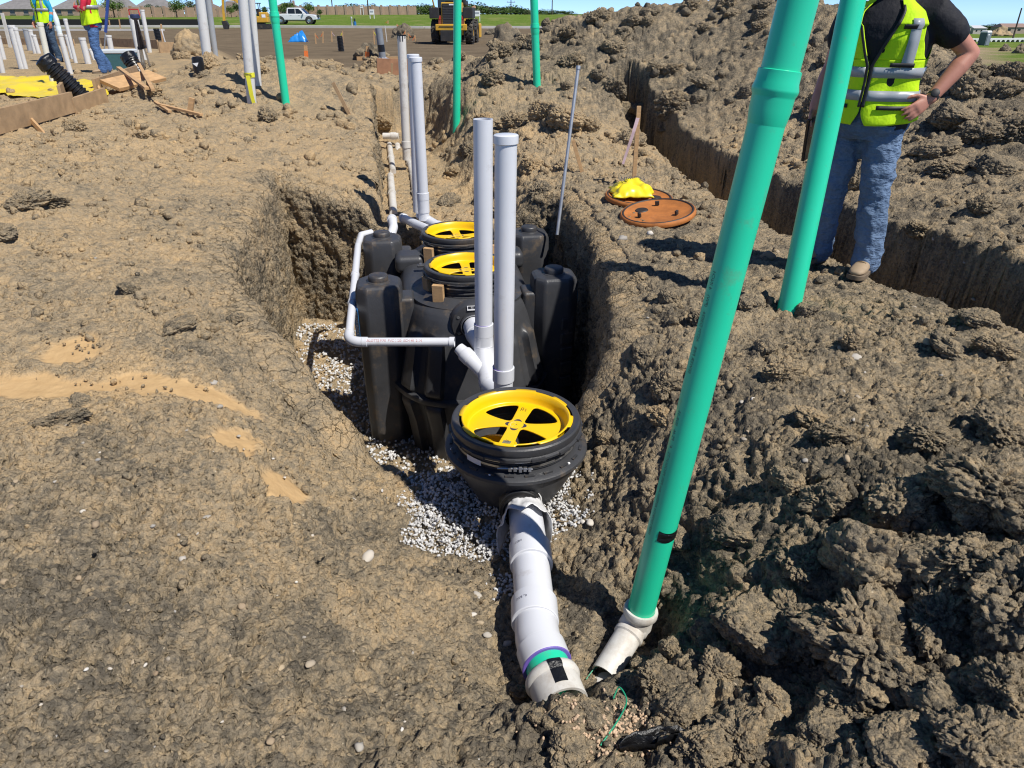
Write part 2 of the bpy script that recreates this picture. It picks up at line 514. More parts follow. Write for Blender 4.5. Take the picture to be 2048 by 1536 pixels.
def look(key, x, y):
    """bilinear lookup in the ground grid"""
    xs, ys, A = GRID['xs'], GRID['ys'], GRID[key]
    x, y = np.asarray(x, float), np.asarray(y, float)
    i = np.clip(np.searchsorted(xs, x) - 1, 0, len(xs) - 2); j = np.clip(np.searchsorted(ys, y) - 1, 0, len(ys) - 2)
    u = np.clip((x - xs[i]) / (xs[i + 1] - xs[i]), 0, 1); v = np.clip((y - ys[j]) / (ys[j + 1] - ys[j]), 0, 1)
    return (A[j, i] * (1 - u) + A[j, i + 1] * u) * (1 - v) + (A[j + 1, i] * (1 - u) + A[j + 1, i + 1] * u) * v
def ground(px, py, tmax=250.0):
    """first point where the view ray of a photo pixel meets the large shape of the ground"""
    d = ray(px, py); t = np.concatenate([np.linspace(0.8, 30, 1500), np.linspace(30, tmax, 600)[1:]])
    x, y, z = d[0] * t, d[1] * t, CAMZ + d[2] * t
    hit = np.where(z < look('H', x, y))[0]
    i = hit[0] if len(hit) else len(t) - 1
    return Vector((x[i], y[i], float(look('H', x[i:i + 1], y[i:i + 1])[0])))

def clump(p, rough, gain=1.0, cell=None):
    """lumpy clay: displacement along the normal, crack mask, random clod tint"""
    n = len(p)
    warp = np.stack([perlin(p * 6.0 + s) for s in (0, 31, 67)], 1) * 0.05
    warp = warp + np.stack([perlin(p * 23.0 + s) for s in (5, 37, 71)], 1) * 0.012
    q = p + warp
    patch = np.clip(0.5 + 0.9 * fbm(p * 1.6, 3), 0, 1)
    patch2 = np.clip(0.5 + 1.1 * fbm(p * 4.1 + 40, 2), 0, 1)
    D = 0; crack = 0; tint = 0
    fine_r = 0.72 + 0.40 * rough
    for sc, amp, pw, rr in ((3.6, 0.085, patch, rough), (7.5, 0.056, patch, rough), (16.0, 0.036, patch2, 0.5 * rough + 0.5 * fine_r), (34.0, 0.024, 0.35 + 0.65 * patch2, fine_r), (71.0, 0.0125, 1.0, fine_r)):
        f1, f2, idr = worley(q * sc + sc)
        m = np.where(idr > 0.45, 1.0, 0.15 + idr)
        lump = np.sqrt(np.clip(1 - (f1 / 0.72) ** 2, 0, 1))
        lod = 1.0 if cell is None else sstep(1.3, 2.6, (1.0 / sc) / cell)
        D = D + amp * rr * lod * (lump - 0.45) * (0.3 + 0.7 * pw) * m
        if sc in (16.0, 34.0):     # open cracks between crumbs and flakes
            D = D - (0.013 if sc == 16.0 else 0.008) * (1 - sstep(0.0, 0.16, f2 - f1)) * sstep(0.25, 0.75, patch2 if sc == 16.0 else 1 - 0.4 * patch) * fine_r * lod
        crack = np.maximum(crack, (1 - sstep(0.0, 0.12, f2 - f1)) * (0.5 if sc > 20 else 1.0))
        tint = tint + (idr - 0.5) * (0.9 if sc < 10 else 0.7)
    l2 = 1.0 if cell is None else sstep(1.3, 2.6, (1.0 / 45) / cell)
    D = D + (0.02 * fbm(p * 9.0 + 3, 2) + 0.009 * fbm(p * 45 + 9, 2) * l2) * fine_r
    return D * gain, crack * np.clip(rough * 1.5, 0, 1), tint

# soil material ------------------------------------------------------------------
def soil_material(name, wall=False):
    m, nt, bs = _nodes(name)
    def A(nm):
        a = nt.nodes.new('ShaderNodeAttribute'); a.attribute_name = nm; return a.outputs['Fac']
    tan, tint, silt, green, far = A('tan'), A('tint'), A('silt'), A('green'), A('far')
    geo = nt.nodes.new('ShaderNodeNewGeometry')
    def noise(nt, scale, detail, rough):
        n = nt.nodes.new('ShaderNodeTexNoise'); n.inputs['Scale'].default_value = scale; n.inputs['Detail'].default_value = detail; n.inputs['Roughness'].default_value = rough
        nt.links.new(geo.outputs['Position'], n.inputs['Vector']); return n.outputs[0]
    n1 = noise(nt, 1.7, 6, 0.6); n2 = noise(nt, 11, 6, 0.65); n3 = noise(nt, 60, 6, 0.7); n4 = noise(nt, 190, 3, 0.7)
    wn_ = nt.nodes.new('ShaderNodeTexNoise'); wn_.inputs['Scale'].default_value = 26; wn_.inputs['Detail'].default_value = 3
    nt.links.new(geo.outputs['Position'], wn_.inputs['Vector'])
    ws_ = nt.nodes.new('ShaderNodeVectorMath'); ws_.operation = 'SCALE'; ws_.inputs[3].default_value = 0.035
    nt.links.new(wn_.outputs['Color'], ws_.inputs[0])
    wa_ = nt.nodes.new('ShaderNodeVectorMath'); wa_.operation = 'ADD'
    nt.links.new(ws_.outputs[0], wa_.inputs[0]); nt.links.new(geo.outputs['Position'], wa_.inputs[1])
    vs = []
    for sc_ in (42, 95):
        vv = nt.nodes.new('ShaderNodeTexVoronoi'); vv.inputs['Scale'].default_value = sc_
        nt.links.new(wa_.outputs[0], vv.inputs['Vector'])
        sc0 = nt.nodes.new('ShaderNodeSeparateColor'); nt.links.new(vv.outputs['Color'], sc0.inputs[0])
        vs.append((vv.outputs['Distance'], sc0.outputs[0]))
    f = mth(nt, 'ADD', mth(nt, 'MULTIPLY', tan, 0.55), mth(nt, 'MULTIPLY', n1, 0.50))
    f = mth(nt, 'ADD', f, mth(nt, 'MULTIPLY', n2, 0.34))
    f = mth(nt, 'ADD', f, mth(nt, 'MULTIPLY', n3, 0.16))
    f = mth(nt, 'ADD', f, mth(nt, 'MULTIPLY', tint, 0.16))
    f = mth(nt, 'ADD', f, mth(nt, 'MULTIPLY', mth(nt, 'SUBTRACT', vs[0][1], 0.5), 0.20))
    f = mth(nt, 'ADD', f, mth(nt, 'MULTIPLY', mth(nt, 'SUBTRACT', vs[1][1], 0.5), 0.16))
    f = mth(nt, 'SUBTRACT', f, 0.50)
    c = ramp(nt, f, [(0.00, (0.130, 0.112, 0.086)), (0.14, (0.228, 0.188, 0.132)), (0.32, (0.335, 0.262, 0.168)), (0.56, (0.440, 0.318, 0.182)), (0.88, (0.54, 0.375, 0.195))])
    # pale specks of caliche
    v = nt.nodes.new('ShaderNodeTexVoronoi'); v.inputs['Scale'].default_value = 55
    nt.links.new(geo.outputs['Position'], v.inputs['Vector'])
    sp = mth(nt, 'LESS_THAN', v.outputs['Distance'], 0.20)
    vc = nt.nodes.new('ShaderNodeSeparateColor'); nt.links.new(v.outputs['Color'], vc.inputs[0])
    sp = mth(nt, 'MULTIPLY', sp, mth(nt, 'GREATER_THAN', vc.outputs[0], 0.95))
    sp = mth(nt, 'MULTIPLY', sp, mth(nt, 'SUBTRACT', 1.0, mth(nt, 'ADD', far, green, True)))
    c = mixc(nt, mth(nt, 'MULTIPLY', sp, 0.75), c, (0.50, 0.42, 0.30))
    g = ramp(nt, n4, [(0.25, (0.72, 0.72, 0.72)), (0.75, (1.22, 1.22, 1.22))])
    c = mixc(nt, 1.0, c, g, 'MULTIPLY')
    sc = ramp(nt, n2, [(0.3, (0.44, 0.285, 0.135)), (0.7, (0.52, 0.35, 0.175))])
    c = mixc(nt, silt, c, sc)
    dk = ramp(nt, noise(nt, 0.5, 8, .7), [(0.3, (0.115, 0.090, 0.064)), (0.7, (0.20, 0.155, 0.105))])
    c = mixc(nt, far, c, dk)
    gn = noise(nt, 0.22, 6, 0.65); gn2 = noise(nt, 2.4, 5, 0.7)
    gc = ramp(nt, gn2, [(0.3, (0.055, 0.105, 0.018)), (0.55, (0.12, 0.185, 0.035)), (0.8, (0.24, 0.26, 0.075))])
    gd = ramp(nt, gn, [(0.52, (0, 0, 0)), (0.66, (1, 1, 1))])
    gc = mixc(nt, mth(nt, 'MULTIPLY', gd, 0.55), gc, (0.33, 0.27, 0.14))
    c = mixc(nt, green, c, gc)
    nt.links.new(c, bs.inputs['Base Color'])
    bs.inputs['Roughness'].default_value = 0.93
    bs.inputs['Specular IOR Level'].default_value = 0.0
    smooth_ = mth(nt, 'SUBTRACT', 1.0, mth(nt, 'MULTIPLY', silt, 0.85))
    b = bump(nt, mth(nt, 'MULTIPLY', vs[0][0], -1.0), 0.9, 0.013)
    b = bump(nt, mth(nt, 'MULTIPLY', vs[1][0], -1.0), 0.8, 0.005, b)
    b = bump(nt, n3, 0.9, 0.010, b)
    b2 = bump(nt, n4, 0.5, 0.003, b)
    if wall:
        cr = nt.nodes.new('ShaderNodeTexVoronoi'); cr.feature = 'DISTANCE_TO_EDGE'; cr.inputs['Scale'].default_value = 9
        wv = nt.nodes.new('ShaderNodeVectorMath'); wv.operation = 'ADD'
        nn = nt.nodes.new('ShaderNodeTexNoise'); nn.inputs['Scale'].default_value = 5; nn.inputs['Detail'].default_value = 5
        nt.links.new(geo.outputs['Position'], nn.inputs['Vector'])
        sv = nt.nodes.new('ShaderNodeVectorMath'); sv.operation = 'SCALE'; sv.inputs[3].default_value = 0.3
        nt.links.new(nn.outputs['Color'], sv.inputs[0]); nt.links.new(sv.outputs[0], wv.inputs[0]); nt.links.new(geo.outputs['Position'], wv.inputs[1])
        nt.links.new(wv.outputs[0], cr.inputs['Vector'])
        e = ramp(nt, cr.outputs[0], [(0.0, (0, 0, 0)), (0.035, (1, 1, 1))])
        b2 = bump(nt, e, 0.9, 0.02, b2)
    mxn = nt.nodes.new('ShaderNodeMix'); mxn.data_type = 'VECTOR'
    nt.links.new(smooth_, mxn.inputs[0]); nt.links.new(geo.outputs['Normal'], mxn.inputs[4]); nt.links.new(b2, mxn.inputs[5])
    nt.links.new(mxn.outputs[1], bs.inputs['Normal'])
    return m
SOIL = soil_material('soil')
SOILW = soil_material('cut_clay', True)

def spaced(lo, hi, fn):
    out = [lo]
    while out[-1] < hi: out.append(out[-1] + fn(out[-1]))
    return np.array(out)
def build_ground():
    ys = spaced(-1.2, 900, lambda y: 0.03 if y < 0.6 else 0.0078 if y < 2.6 else 0.0033 * y if y < 15 else 0.0055 * y if y < 27 else 0.05 * y)
    xp = spaced(0, 700, lambda x: 0.0092 if x < 2.2 else 0.0062 * x if x < 7 else 0.012 * x if x < 12 else 0.06 * x)
    xs = np.concatenate([-xp[:0:-1], xp])
    X, Y = np.meshgrid(xs, ys)
    x, y = X.ravel(), Y.ravel()
    h = base_h(x, y)
    H = h.reshape(X.shape)
    gy, gx = np.gradient(H, ys, xs)
    gx, gy = np.clip(gx, -3, 3).ravel(), np.clip(gy, -3, 3).ravel()
    nrm = np.stack([-gx, -gy, np.ones_like(gx)], 1); nrm /= np.linalg.norm(nrm, axis=1, keepdims=True)
    rough = np.clip(idw(x, y, _cr), 0, 1); tan = idw(x, y, _ct)
    pl = pile(x, y)
    rough = np.maximum(rough, sstep(0.02, 0.3, pl) * 1.1)
    tan = tan * (1 - sstep(0.05, 0.5, pl)) + 0.27 * sstep(0.05, 0.5, pl)
    e, pos = line_prof(x, y, CHAN)
    inch = 1 - sstep(0.0, 0.5, e)
    tan = tan * (1 - inch) + 0.8 * inch; rough = rough * (1 - inch) + 0.5 * inch
    r = np.hypot(x, y)
    fine = 1 - sstep(14, 26, r)
    near = r < 27
    P = np.stack([x, y, h], 1).astype(np.float32)
    D = np.zeros(len(x)); crack = np.zeros(len(x)); tint = np.zeros(len(x))
    # silt: smooth dried puddles on the left bench
    pud = fbm(P[near] * np.array([1.1, 1.1, 0]) + 5.2, 3)
    s = np.zeros(len(x)); 
    c1 = atz(90, 770, 0.0); c2 = atz(330, 770, -.04); c3 = atz(150, 700, 0.0)
    q = np.full(len(x), -9.0)
    for c, rx, ry in ((c1, .55, .20), (c2, .40, .11), (c3, .28, .28), (atz(470, 880, -.1), .13, .16), (atz(560, 950, -.2), .12, .14)):
        q = np.maximum(q, 1.25 - np.hypot((x - c.x) / rx, (y - c.y) / ry))
    s[near] = sstep(0.20, 0.55, q[near] + 0.55 * pud + 0.25 * fbm(P[near] * 9, 3)) * 0.9
    s *= q > -0.3
    cellg = np.maximum(np.gradient(ys)[:, None] * np.ones(len(xs))[None], np.gradient(xs)[None] * np.ones(len(ys))[:, None]).ravel()
    D[near], crack[near], tint[near] = clump(P[near], 0.04 + 0.96 * rough[near] ** 1.15, 1 - 0.96 * s[near], cellg[near])
    D *= fine
    big = np.where(near, 1, 0)
    P2 = P + nrm * D[:, None]
    GRID.update(xs=xs, ys=ys, H=H, Z=P2[:, 2].reshape(X.shape).astype(float), NZ=nrm[:, 2].reshape(X.shape), RG=rough.reshape(X.shape), TN=tan.reshape(X.shape))
    # hollow under the wall strips so that they stay in front
    sd = poly_sd(x, y, PIT)
    P2[:, 2] -= (s * 0.012)
    # graded dark clay far off, then grass
    farm = sstep(23, 27, y - 0.62 * np.maximum(0, -x - 3)) * (1 - sstep(33, 35, y) * 0) * (x < 8 + .3 * y)
    farm = np.where((x < -8) & (y < 33), 0, farm)
    wig = 3 * perlin(np.stack([x * .05, y * .05, x * 0], 1))
    green = sstep(91, 94, y + wig) + (x >= 7) * sstep(.60, .66, x / np.maximum(y, 1) + 0.05 * perlin(np.stack([x * .6, y * .6, x * 0], 1))) * sstep(6.5, 8.5, x)
    green = np.clip(green, 0, 1)
    ny, nx = X.shape
    i = np.arange(nx * ny).reshape(ny, nx)
    f = np.stack([i[:-1, :-1], i[:-1, 1:], i[1:, 1:], i[1:, :-1]], -1).reshape(-1, 4)
    # leave out what no nearby viewpoint could see: far sideways of the near ground
    cxm, cym = x[f].mean(1), y[f].mean(1)
    keep = np.abs(cxm) < 0.95 * np.maximum(cym, 0) + 1.3
    f = f[keep]
    used = np.zeros(len(x), bool); used[f.ravel()] = True
    remap = np.cumsum(used) - 1
    me = mesh_np('ground', P2[used], remap[f])
    attr(me, 'tan', tan[used]); attr(me, 'tint', tint[used] - crack[used] * 0.0); attr(me, 'silt', s[used]); attr(me, 'green', green[used]); attr(me, 'far', farm[used] * (1 - green[used]))
    o = link('ground', me, SOIL)
    o['kind'] = 'structure'
    o['label'] = 'churned tan and brown clay ground of the building site'
    return o
GROUND = build_ground()

def pit_walls():
    """cut clay faces of the tank excavation"""
    pts = []
    n = len(PIT)
    for i in range(n):
        a, b = PIT[i], PIT[(i + 1) % n]
        L = np.hypot(*(b - a)); k = max(2, int(L / 0.016))
        for t in np.arange(k) / k: pts.append(a + (b - a) * t)
    pts = np.array(pts)
    for _ in range(14): pts = (np.roll(pts, 1, 0) + pts * 2 + np.roll(pts, -1, 0)) / 4
    tg = np.roll(pts, -1, 0) - np.roll(pts, 1, 0); tg /= np.linalg.norm(tg, axis=1, keepdims=True)
    sgn = 1.0
    nin = np.stack([-tg[:, 1], tg[:, 0]], 1)
    c = PIT.mean(0)
    if ((c - pts) * nin).sum() < 0: nin = -nin
    top = base_h(*(pts - nin * 0.27).T)
    for _ in range(6): top = (np.roll(top, 1) + top * 2 + np.roll(top, -1)) / 4
    m = 92
    v = np.linspace(0, 1, m)
    V = np.zeros((len(pts), m, 3), np.float32); Nn = np.zeros_like(V)
    for j, t in enumerate(v):
        z = top + 0.015 + (FLOORZ - 0.04 - top) * t
        dz = (top - z)
        off = 0.035 - 0.27 * np.exp(-np.maximum(dz, 0) / 0.036) + 0.08 * t
        V[:, j, 0] = pts[:, 0] + nin[:, 0] * off; V[:, j, 1] = pts[:, 1] + nin[:, 1] * off; V[:, j, 2] = z - 0.03 * np.exp(-np.maximum(dz, 0) / 0.02)
        up = np.exp(-np.maximum(dz, 0) / 0.045)
        Nn[:, j, :2] = nin * (1 - up)[:, None]; Nn[:, j, 2] = up
    P = V.reshape(-1, 3); nn = Nn.reshape(-1, 3); nn /= np.linalg.norm(nn, axis=1, keepdims=True)
    D, crack, tint = clump(P, np.full(len(P), 0.5), 0.8)
    streak = fbm(P * np.array([11, 11, 3.0]), 4) * 0.014 + np.abs(fbm(P * np.array([4, 4, 1.4]) + 8, 3)) * 0.03
    scoop = fbm(P * np.array([1.6, 1.6, 1.1]) + 3, 3) * 0.05
    Dt = D + (streak + scoop) * (1 - nn[:, 2])
    P = P + nn * Dt[:, None]
    k = np.arange(len(pts) * m).reshape(len(pts), m)
    k2 = np.roll(k, -1, 0)
    f = np.stack([k[:, :-1], k[:, 1:], k2[:, 1:], k2[:, :-1]], -1).reshape(-1, 4)
    me = mesh_np('pit_wall', P, f)
    dep = np.repeat(top, m) - V.reshape(-1, 3)[:, 2]
    t0 = 0.42 + 0.30 * np.exp(-dep / 0.10) + 0.12 * fbm(P * 1.3, 2)
    attr(me, 'tan', t0); attr(me, 'tint', tint); z0 = np.zeros(len(P))
    attr(me, 'silt', z0); attr(me, 'green', z0); attr(me, 'far', z0)
    o = link('pit_wall', me, SOILW, GROUND)
    return o
PITWALL = pit_walls()
def cut_wall(pts, side, depth, name, tan_top):
    """vertical cut face along an open line; side = unit step towards the hole"""
    P0 = []
    for a, b in zip(pts[:-1], pts[1:]):
        a, b = np.array(a), np.array(b); k = max(2, int(np.hypot(*(b - a)) / 0.024))
        P0 += [a + (b - a) * t for t in np.arange(k) / k]
    P0 = np.array(P0)
    for _ in range(20): P0[1:-1] = (P0[:-2] + P0[1:-1] * 2 + P0[2:]) / 4
    tg = np.gradient(P0, axis=0); tg /= np.linalg.norm(tg, axis=1, keepdims=True)
    nin = np.stack([-tg[:, 1], tg[:, 0]], 1) * side
    wig = 0.05 * fbm(np.stack([P0[:, 0] * 2.2, P0[:, 1] * 2.2, P0[:, 0] * 0], 1), 3)
    P0 = P0 + nin * wig[:, None]
    top = base_h(*(P0 - nin * 0.30).T); m = 44
    V = np.zeros((len(P0), m, 3), np.float32); Nn = np.zeros_like(V)
    for j, t in enumerate(np.linspace(0, 1, m)):
        z = top + 0.01 - (depth + 0.05) * t; dz = np.maximum(top - z, 0)
        off = 0.03 - 0.27 * np.exp(-dz / 0.035) + 0.05 * t
        V[:, j, :2] = P0 + nin * off[:, None]; V[:, j, 2] = z - 0.03 * np.exp(-dz / 0.02)
        up = np.exp(-dz / 0.06); Nn[:, j, :2] = nin * (1 - up)[:, None]; Nn[:, j, 2] = up
    P = V.reshape(-1, 3); nn = Nn.reshape(-1, 3); nn /= np.linalg.norm(nn, axis=1, keepdims=True)
    D, crack, tint = clump(P, np.full(len(P), 0.6))
    P = P + nn * (D + fbm(P * np.array([7, 7, 3.0]), 3) * 0.02 * (1 - nn[:, 2]))[:, None]
    k = np.arange(len(P0) * m).reshape(len(P0), m)
    f = np.stack([k[:-1, :-1], k[:-1, 1:], k[1:, 1:], k[1:, :-1]], -1).reshape(-1, 4)
    me = mesh_np(name, P, f if side > 0 else f[:, ::-1])
    dep = np.repeat(top, m) - V.reshape(-1, 3)[:, 2]
    attr(me, 'tan', 0.25 + tan_top * np.exp(-dep / 0.12)); attr(me, 'tint', tint); z0 = np.zeros(len(P))
    for q in ('silt', 'green', 'far'): attr(me, q, z0)
    return link(name, me, SOILW, GROUND)
cut_wall([(t[0] + t[2] - .05, t[1]) for t in TRENCH], 1, 1.1, 'trench_wall', 0.15)
cut_wall([(c[0] - c[2] - .10, c[1]) for c in CHAN[1:]][::1], -1, 0.50, 'trench_wall', 0.45)

# ------------------------------------------------------------------ loose soil: clods, crumbs, gravel
def ico(sub):
    bm = bmesh.new(); bmesh.ops.create_icosphere(bm, subdivisions=sub, radius=1.0)
    v = np.array([p.co[:] for p in bm.verts], np.float32); f = np.array([[q.index for q in t.verts] for t in bm.faces], np.int32)
    bm.free(); return v, f
def surface(x, y):
    """displaced ground height, roughness and upward normal near (x, y)"""
    return look('Z', x, y), look('RG', x, y), look('NZ', x, y)
def rand_rot(n):
    q = rng.normal(size=(n, 4)); q /= np.linalg.norm(q, axis=1, keepdims=True)
    w, x, y, z = q.T
    return np.stack([np.stack([1 - 2 * (y * y + z * z), 2 * (x * y - z * w), 2 * (x * z + y * w)], 1),
                     np.stack([2 * (x * y + z * w), 1 - 2 * (x * x + z * z), 2 * (y * z - x * w)], 1),
                     np.stack([2 * (x * z - y * w), 2 * (y * z + x * w), 1 - 2 * (x * x + y * y)], 1)], 1).astype(np.float32)
def rock_variants(sub, k, amp, seed, ang=0.0):
    v0, f = ico(sub); out = []
    for i in range(k):
        s = seed + 13.7 * i
        d = 1 + amp * fbm(v0 * 1.1 + s, 3)
        v = v0 * d[:, None]
        if ang:      # knock flat facets off
            for j in range(9):
                nrm = _G[(int(s * 7) + j * 23) % 256]
                h = v @ nrm - (0.55 + 0.25 * _RND[(int(s * 3) + j) % 256, 0])
                v = v - np.maximum(h, 0)[:, None] * nrm * ang
        out.append(v.astype(np.float32))
    return out, f
def scatter_mesh(name, pts, size, variants, f, squash=(1, 1, 1)):
    """many small stones joined into one mesh; returns the mesh and the stone index of each vertex"""
    n = len(pts); rot = rand_rot(n); pick = rng.integers(0, len(variants), n)
    sc = size[:, None] * (0.75 + 0.5 * rng.random((n, 3))) * np.array(squash)
    nv = len(variants[0]); VV = np.stack(variants)[pick]
    V = np.einsum('nij,nvj->nvi', rot, VV * sc[:, None, :].astype(np.float32)) + pts[:, None, :]
    F = f[None] + (np.arange(n) * nv)[:, None, None]
    return mesh_np(name, V.reshape(-1, 3), F.reshape(-1, 3)), np.repeat(np.arange(n), nv)
def soil_attrs(me, owner, tan, tint):
    attr(me, 'tan', tan[owner]); attr(me, 'tint', tint[owner]); z = np.zeros(len(owner))
    for k in ('silt', 'green', 'far'): attr(me, k, z)
def sample_ground(n, box, dens):
    """random ground points inside the camera's field, kept with probability dens(x, y)"""
    x = rng.uniform(box[0], box[1], n); y = rng.uniform(box[2], box[3], n)
    ok = (np.abs(x) < 0.80 * y + 0.35) & (poly_sd(x, y, PIT) < -0.06)
    x, y = x[ok], y[ok]
    k = rng.random(len(x)) < dens(x, y)
    return x[k], y[k]
def rough_at(x, y):
    return look('RG', x, y)
CHK = np.array([0.0])
def crumbs():
    va, f1 = rock_variants(1, 10, 0.45, 3.1)
    vb, f2 = rock_variants(2, 10, 0.5, 9.7)
    sets = []
    for nm, n, box, size, V, F in (('crumb', 60000, (-3.2, 3.2, .7, 4.0), (0.004, 0.011), va, f1), ('crumb', 42000, (-6, 6, 3.2, 10.5), (0.010, 0.026), va, f1),
                                ('lump', 13000, (-5, 5, 0.7, 9.0), (0.016, 0.046), vb, f2), ('lump', 9000, (-9, 8, 8, 16), (0.03, 0.075), vb, f2)):
        x, y = sample_ground(n, box, lambda x, y: (0.06 + 0.34 * rough_at(x, y) ** 1.3) * np.clip(0.25 + 1.6 * fbm(np.stack([x * 2.2, y * 2.2, x * 0], 1), 2), 0.05, 1))
        z, rg, nz = surface(x, y)
        s = size[0] + (size[1] - size[0]) * rng.random(len(x)) ** 2.2
        s = np.minimum(s, 0.006 + 0.0075 * np.maximum(y - .4, 0.3))
        ok = nz > 0.35
        x, y, z, s = x[ok], y[ok], z[ok], s[ok]
        pts = np.stack([x, y, z + s * 0.25], 1).astype(np.float32)
        me, own = scatter_mesh(nm, pts, s, V, F)
        tan = look('TN', x, y)
        soil_attrs(me, own, tan + rng.normal(0, .12, len(x)), rng.normal(0, 0.5, len(x)))
        o = link('soil_crumbs', me, SOIL, GROUND); o['kind'] = 'stuff'
        sets.append(len(me.polygons))
    print('crumb tris', sets)
crumbs()

CLOD = None
def clod_meshes():
    v0, f = ico(6); out = []
    for i in range(9):
        s = 5.3 + 11.9 * i
        v = v0 * (1 + 0.42 * fbm(v0 * 0.9 + s, 3))[:, None]
        for j in range(5):
            nrm = _G[(i * 31 + j * 17) % 256]
            h = v @ nrm - (0.62 + 0.2 * _RND[i * 7 + j, 0]); v = v - np.maximum(h, 0)[:, None] * nrm * 0.6
        q = v + 0.1 * np.stack([perlin(v * 3 + k) for k in (s, s + 9, s + 21)], 1)
        n = v / np.linalg.norm(v, axis=1, keepdims=True); D = 0; tint = 0
        for sc, a in ((2.2, .24), (4.6, .17), (9.5, .11), (20, .055)):
            f1, f2, idr = worley(q * sc + s); D = D - a * .22 * (1 - sstep(0, .14, f2 - f1)) + a * (np.sqrt(np.clip(1 - (f1 / .72) ** 2, 0, 1)) - .4) * np.where(idr > .4, 1, .3); tint = tint + (idr - .5) * .7
        v = v + n * (D * (0.5 + 0.7 * (i % 3) / 2))[:, None]
        me = mesh_np('dirt_clod', v, f)
        z = np.zeros(len(v)); attr(me, 'tan', z + (0.28, 0.36, 0.48, 0.36, .65, .32, .5, .8, .36)[i]); attr(me, 'tint', tint)
        for k in ('silt', 'green', 'far'): attr(me, k, z)
        me.materials.append(SOIL); out.append(me)
    return out
CLODS = clod_meshes()
def clod(x, y, r, var, sq=0.8, sink=0.25, yaw=None, zz=None):
    o = bpy.data.objects.new('dirt_clod', CLODS[var % len(CLODS)])
    COL.objects.link(o); o.parent = GROUND
    z = surface([x], [y])[0][0] if zz is None else zz
    o.location = (x, y, z + r * sq * (0.6 - sink))
    o.scale = (r * random.uniform(.85, 1.2), r * random.uniform(.8, 1.1), r * sq)
    o.rotation_euler = (random.uniform(-.35, .35), random.uniform(-.35, .35), random.uniform(0, 6.28) if yaw is None else yaw)
    return o
# the clods one can pick out of the photograph: pixel, radius in pixels, kind of soil, flatness
BIG = [(1735, 1120, 92, 3, .85), (1745, 1290, 112, 8, .62), (1510, 1245, 84, 0, .6), (1312, 1372, 36, 5, .7), (1870, 1245, 62, 5, .8), (1650, 985, 52, 1, .75), (1790, 1010, 50, 2, .7), (1570, 965, 34, 3, .8), (1960, 985, 80, 8, .7),
       (1460, 1060, 55, 0, .6), (1600, 1130, 40, 8, .7), (1850, 1130, 60, 3, .75), (1950, 1120, 60, 5, .7), (1360, 1420, 44, 0, .7), (1430, 1345, 40, 1, .7), (1545, 1400, 44, 3, .6),
       (1700, 1400, 50, 8, .6), (1800, 1380, 56, 0, .7), (1900, 1420, 66, 3, .7), (2010, 1400, 60, 5, .8), (1650, 1470, 56, 0, .6), (1400, 1490, 50, 1, .7), (1800, 1490, 60, 3, .6), (1960, 1500, 60, 8, .7), (2035, 1220, 85, 5, 1.1),
       (1075, 1432, 18, 1, .6), (1120, 1436, 18, 3, .6), (1165, 1418, 18, 1, .7), (1040, 1390, 16, 2, .7), (1185, 1446, 22, 0, .6), (1285, 1322, 20, 3, .8), (1340, 1310, 22, 1, .8), (1480, 1470, 46, 8, .7), (1140, 1500, 36, 1, .6), (1590, 1250, 50, 5, .7), (1560, 745, 30, 2, .8), (1590, 755, 16, 1, .8), (1660, 870, 34, 8, .7), (1700, 690, 22, 2, .8), (1620, 840, 26, 4, .7),
       (1330, 770, 34, 1, .8), (1320, 830, 28, 4, .8), (1290, 700, 30, 0, .7), (1340, 600, 26, 0, .7), (1400, 640, 24, 5, .7), (1500, 610, 30, 3, .7), (1440, 560, 22, 1, .6), (1280, 560, 22, 4, .6), (1610, 620, 26, 0, .6), (1530, 700, 22, 3, .6),
       (1900, 690, 40, 3, .5), (1990, 700, 34, 2, .5), (1300, 980, 22, 3, .8), (1350, 1080, 30, 0, .7), (1210, 880, 18, 2, .8), (1850, 870, 40, 5, .5), (2000, 860, 44, 8, .6), (1960, 640, 30, 0, .6),
       (120, 830, 34, 5, .4), (160, 795, 24, 5, .35), (50, 405, 38, 1, .5), (90, 400, 30, 5, .5), (0, 470, 24, 1, .6), (560, 1080, 30, 3, .5), (620, 1100, 24, 1, .5), (540, 690, 22, 5, .6), (360, 645, 40, 3, .4), (260, 580, 22, 5, .4),
       (590, 690, 18, 7, .5), (470, 640, 18, 1, .6),
       (1090, 230, 26, 7, .8), (1130, 235, 34, 7, .8), (1180, 250, 22, 4, .8), (1060, 330, 26, 7, .7), (1130, 330, 22, 4, .7), (935, 300, 22, 1, .8), (970, 390, 26, 0, .7), (1000, 420, 22, 4, .7), (1080, 400, 24, 1, .8), (900, 400, 22, 0, .7), (905, 345, 20, 4, .7),
       (1900, 240, 36, 0, .7), (1960, 270, 36, 5, .6), (1870, 300, 30, 3, .6), (1990, 330, 40, 0, .5), (1930, 180, 28, 1, .8), (1850, 170, 28, 1, .8), (1900, 330, 34, 5, .4), (2030, 260, 34, 5, .7), (1960, 420, 26, 1, .6), (1830, 470, 22, 2, .6), (1350, 200, 22, 4, .8), (1330, 230, 18, 3, .8)]
for i, (px, py, rp, var, sq) in enumerate(BIG):
    g = ground(px, py + rp * 0.35)
    dist = (g - Vector((0, 0, CAMZ))).length
    clod(g.x, g.y, rp / FPX * dist * 0.95, var, sq, 0.3)
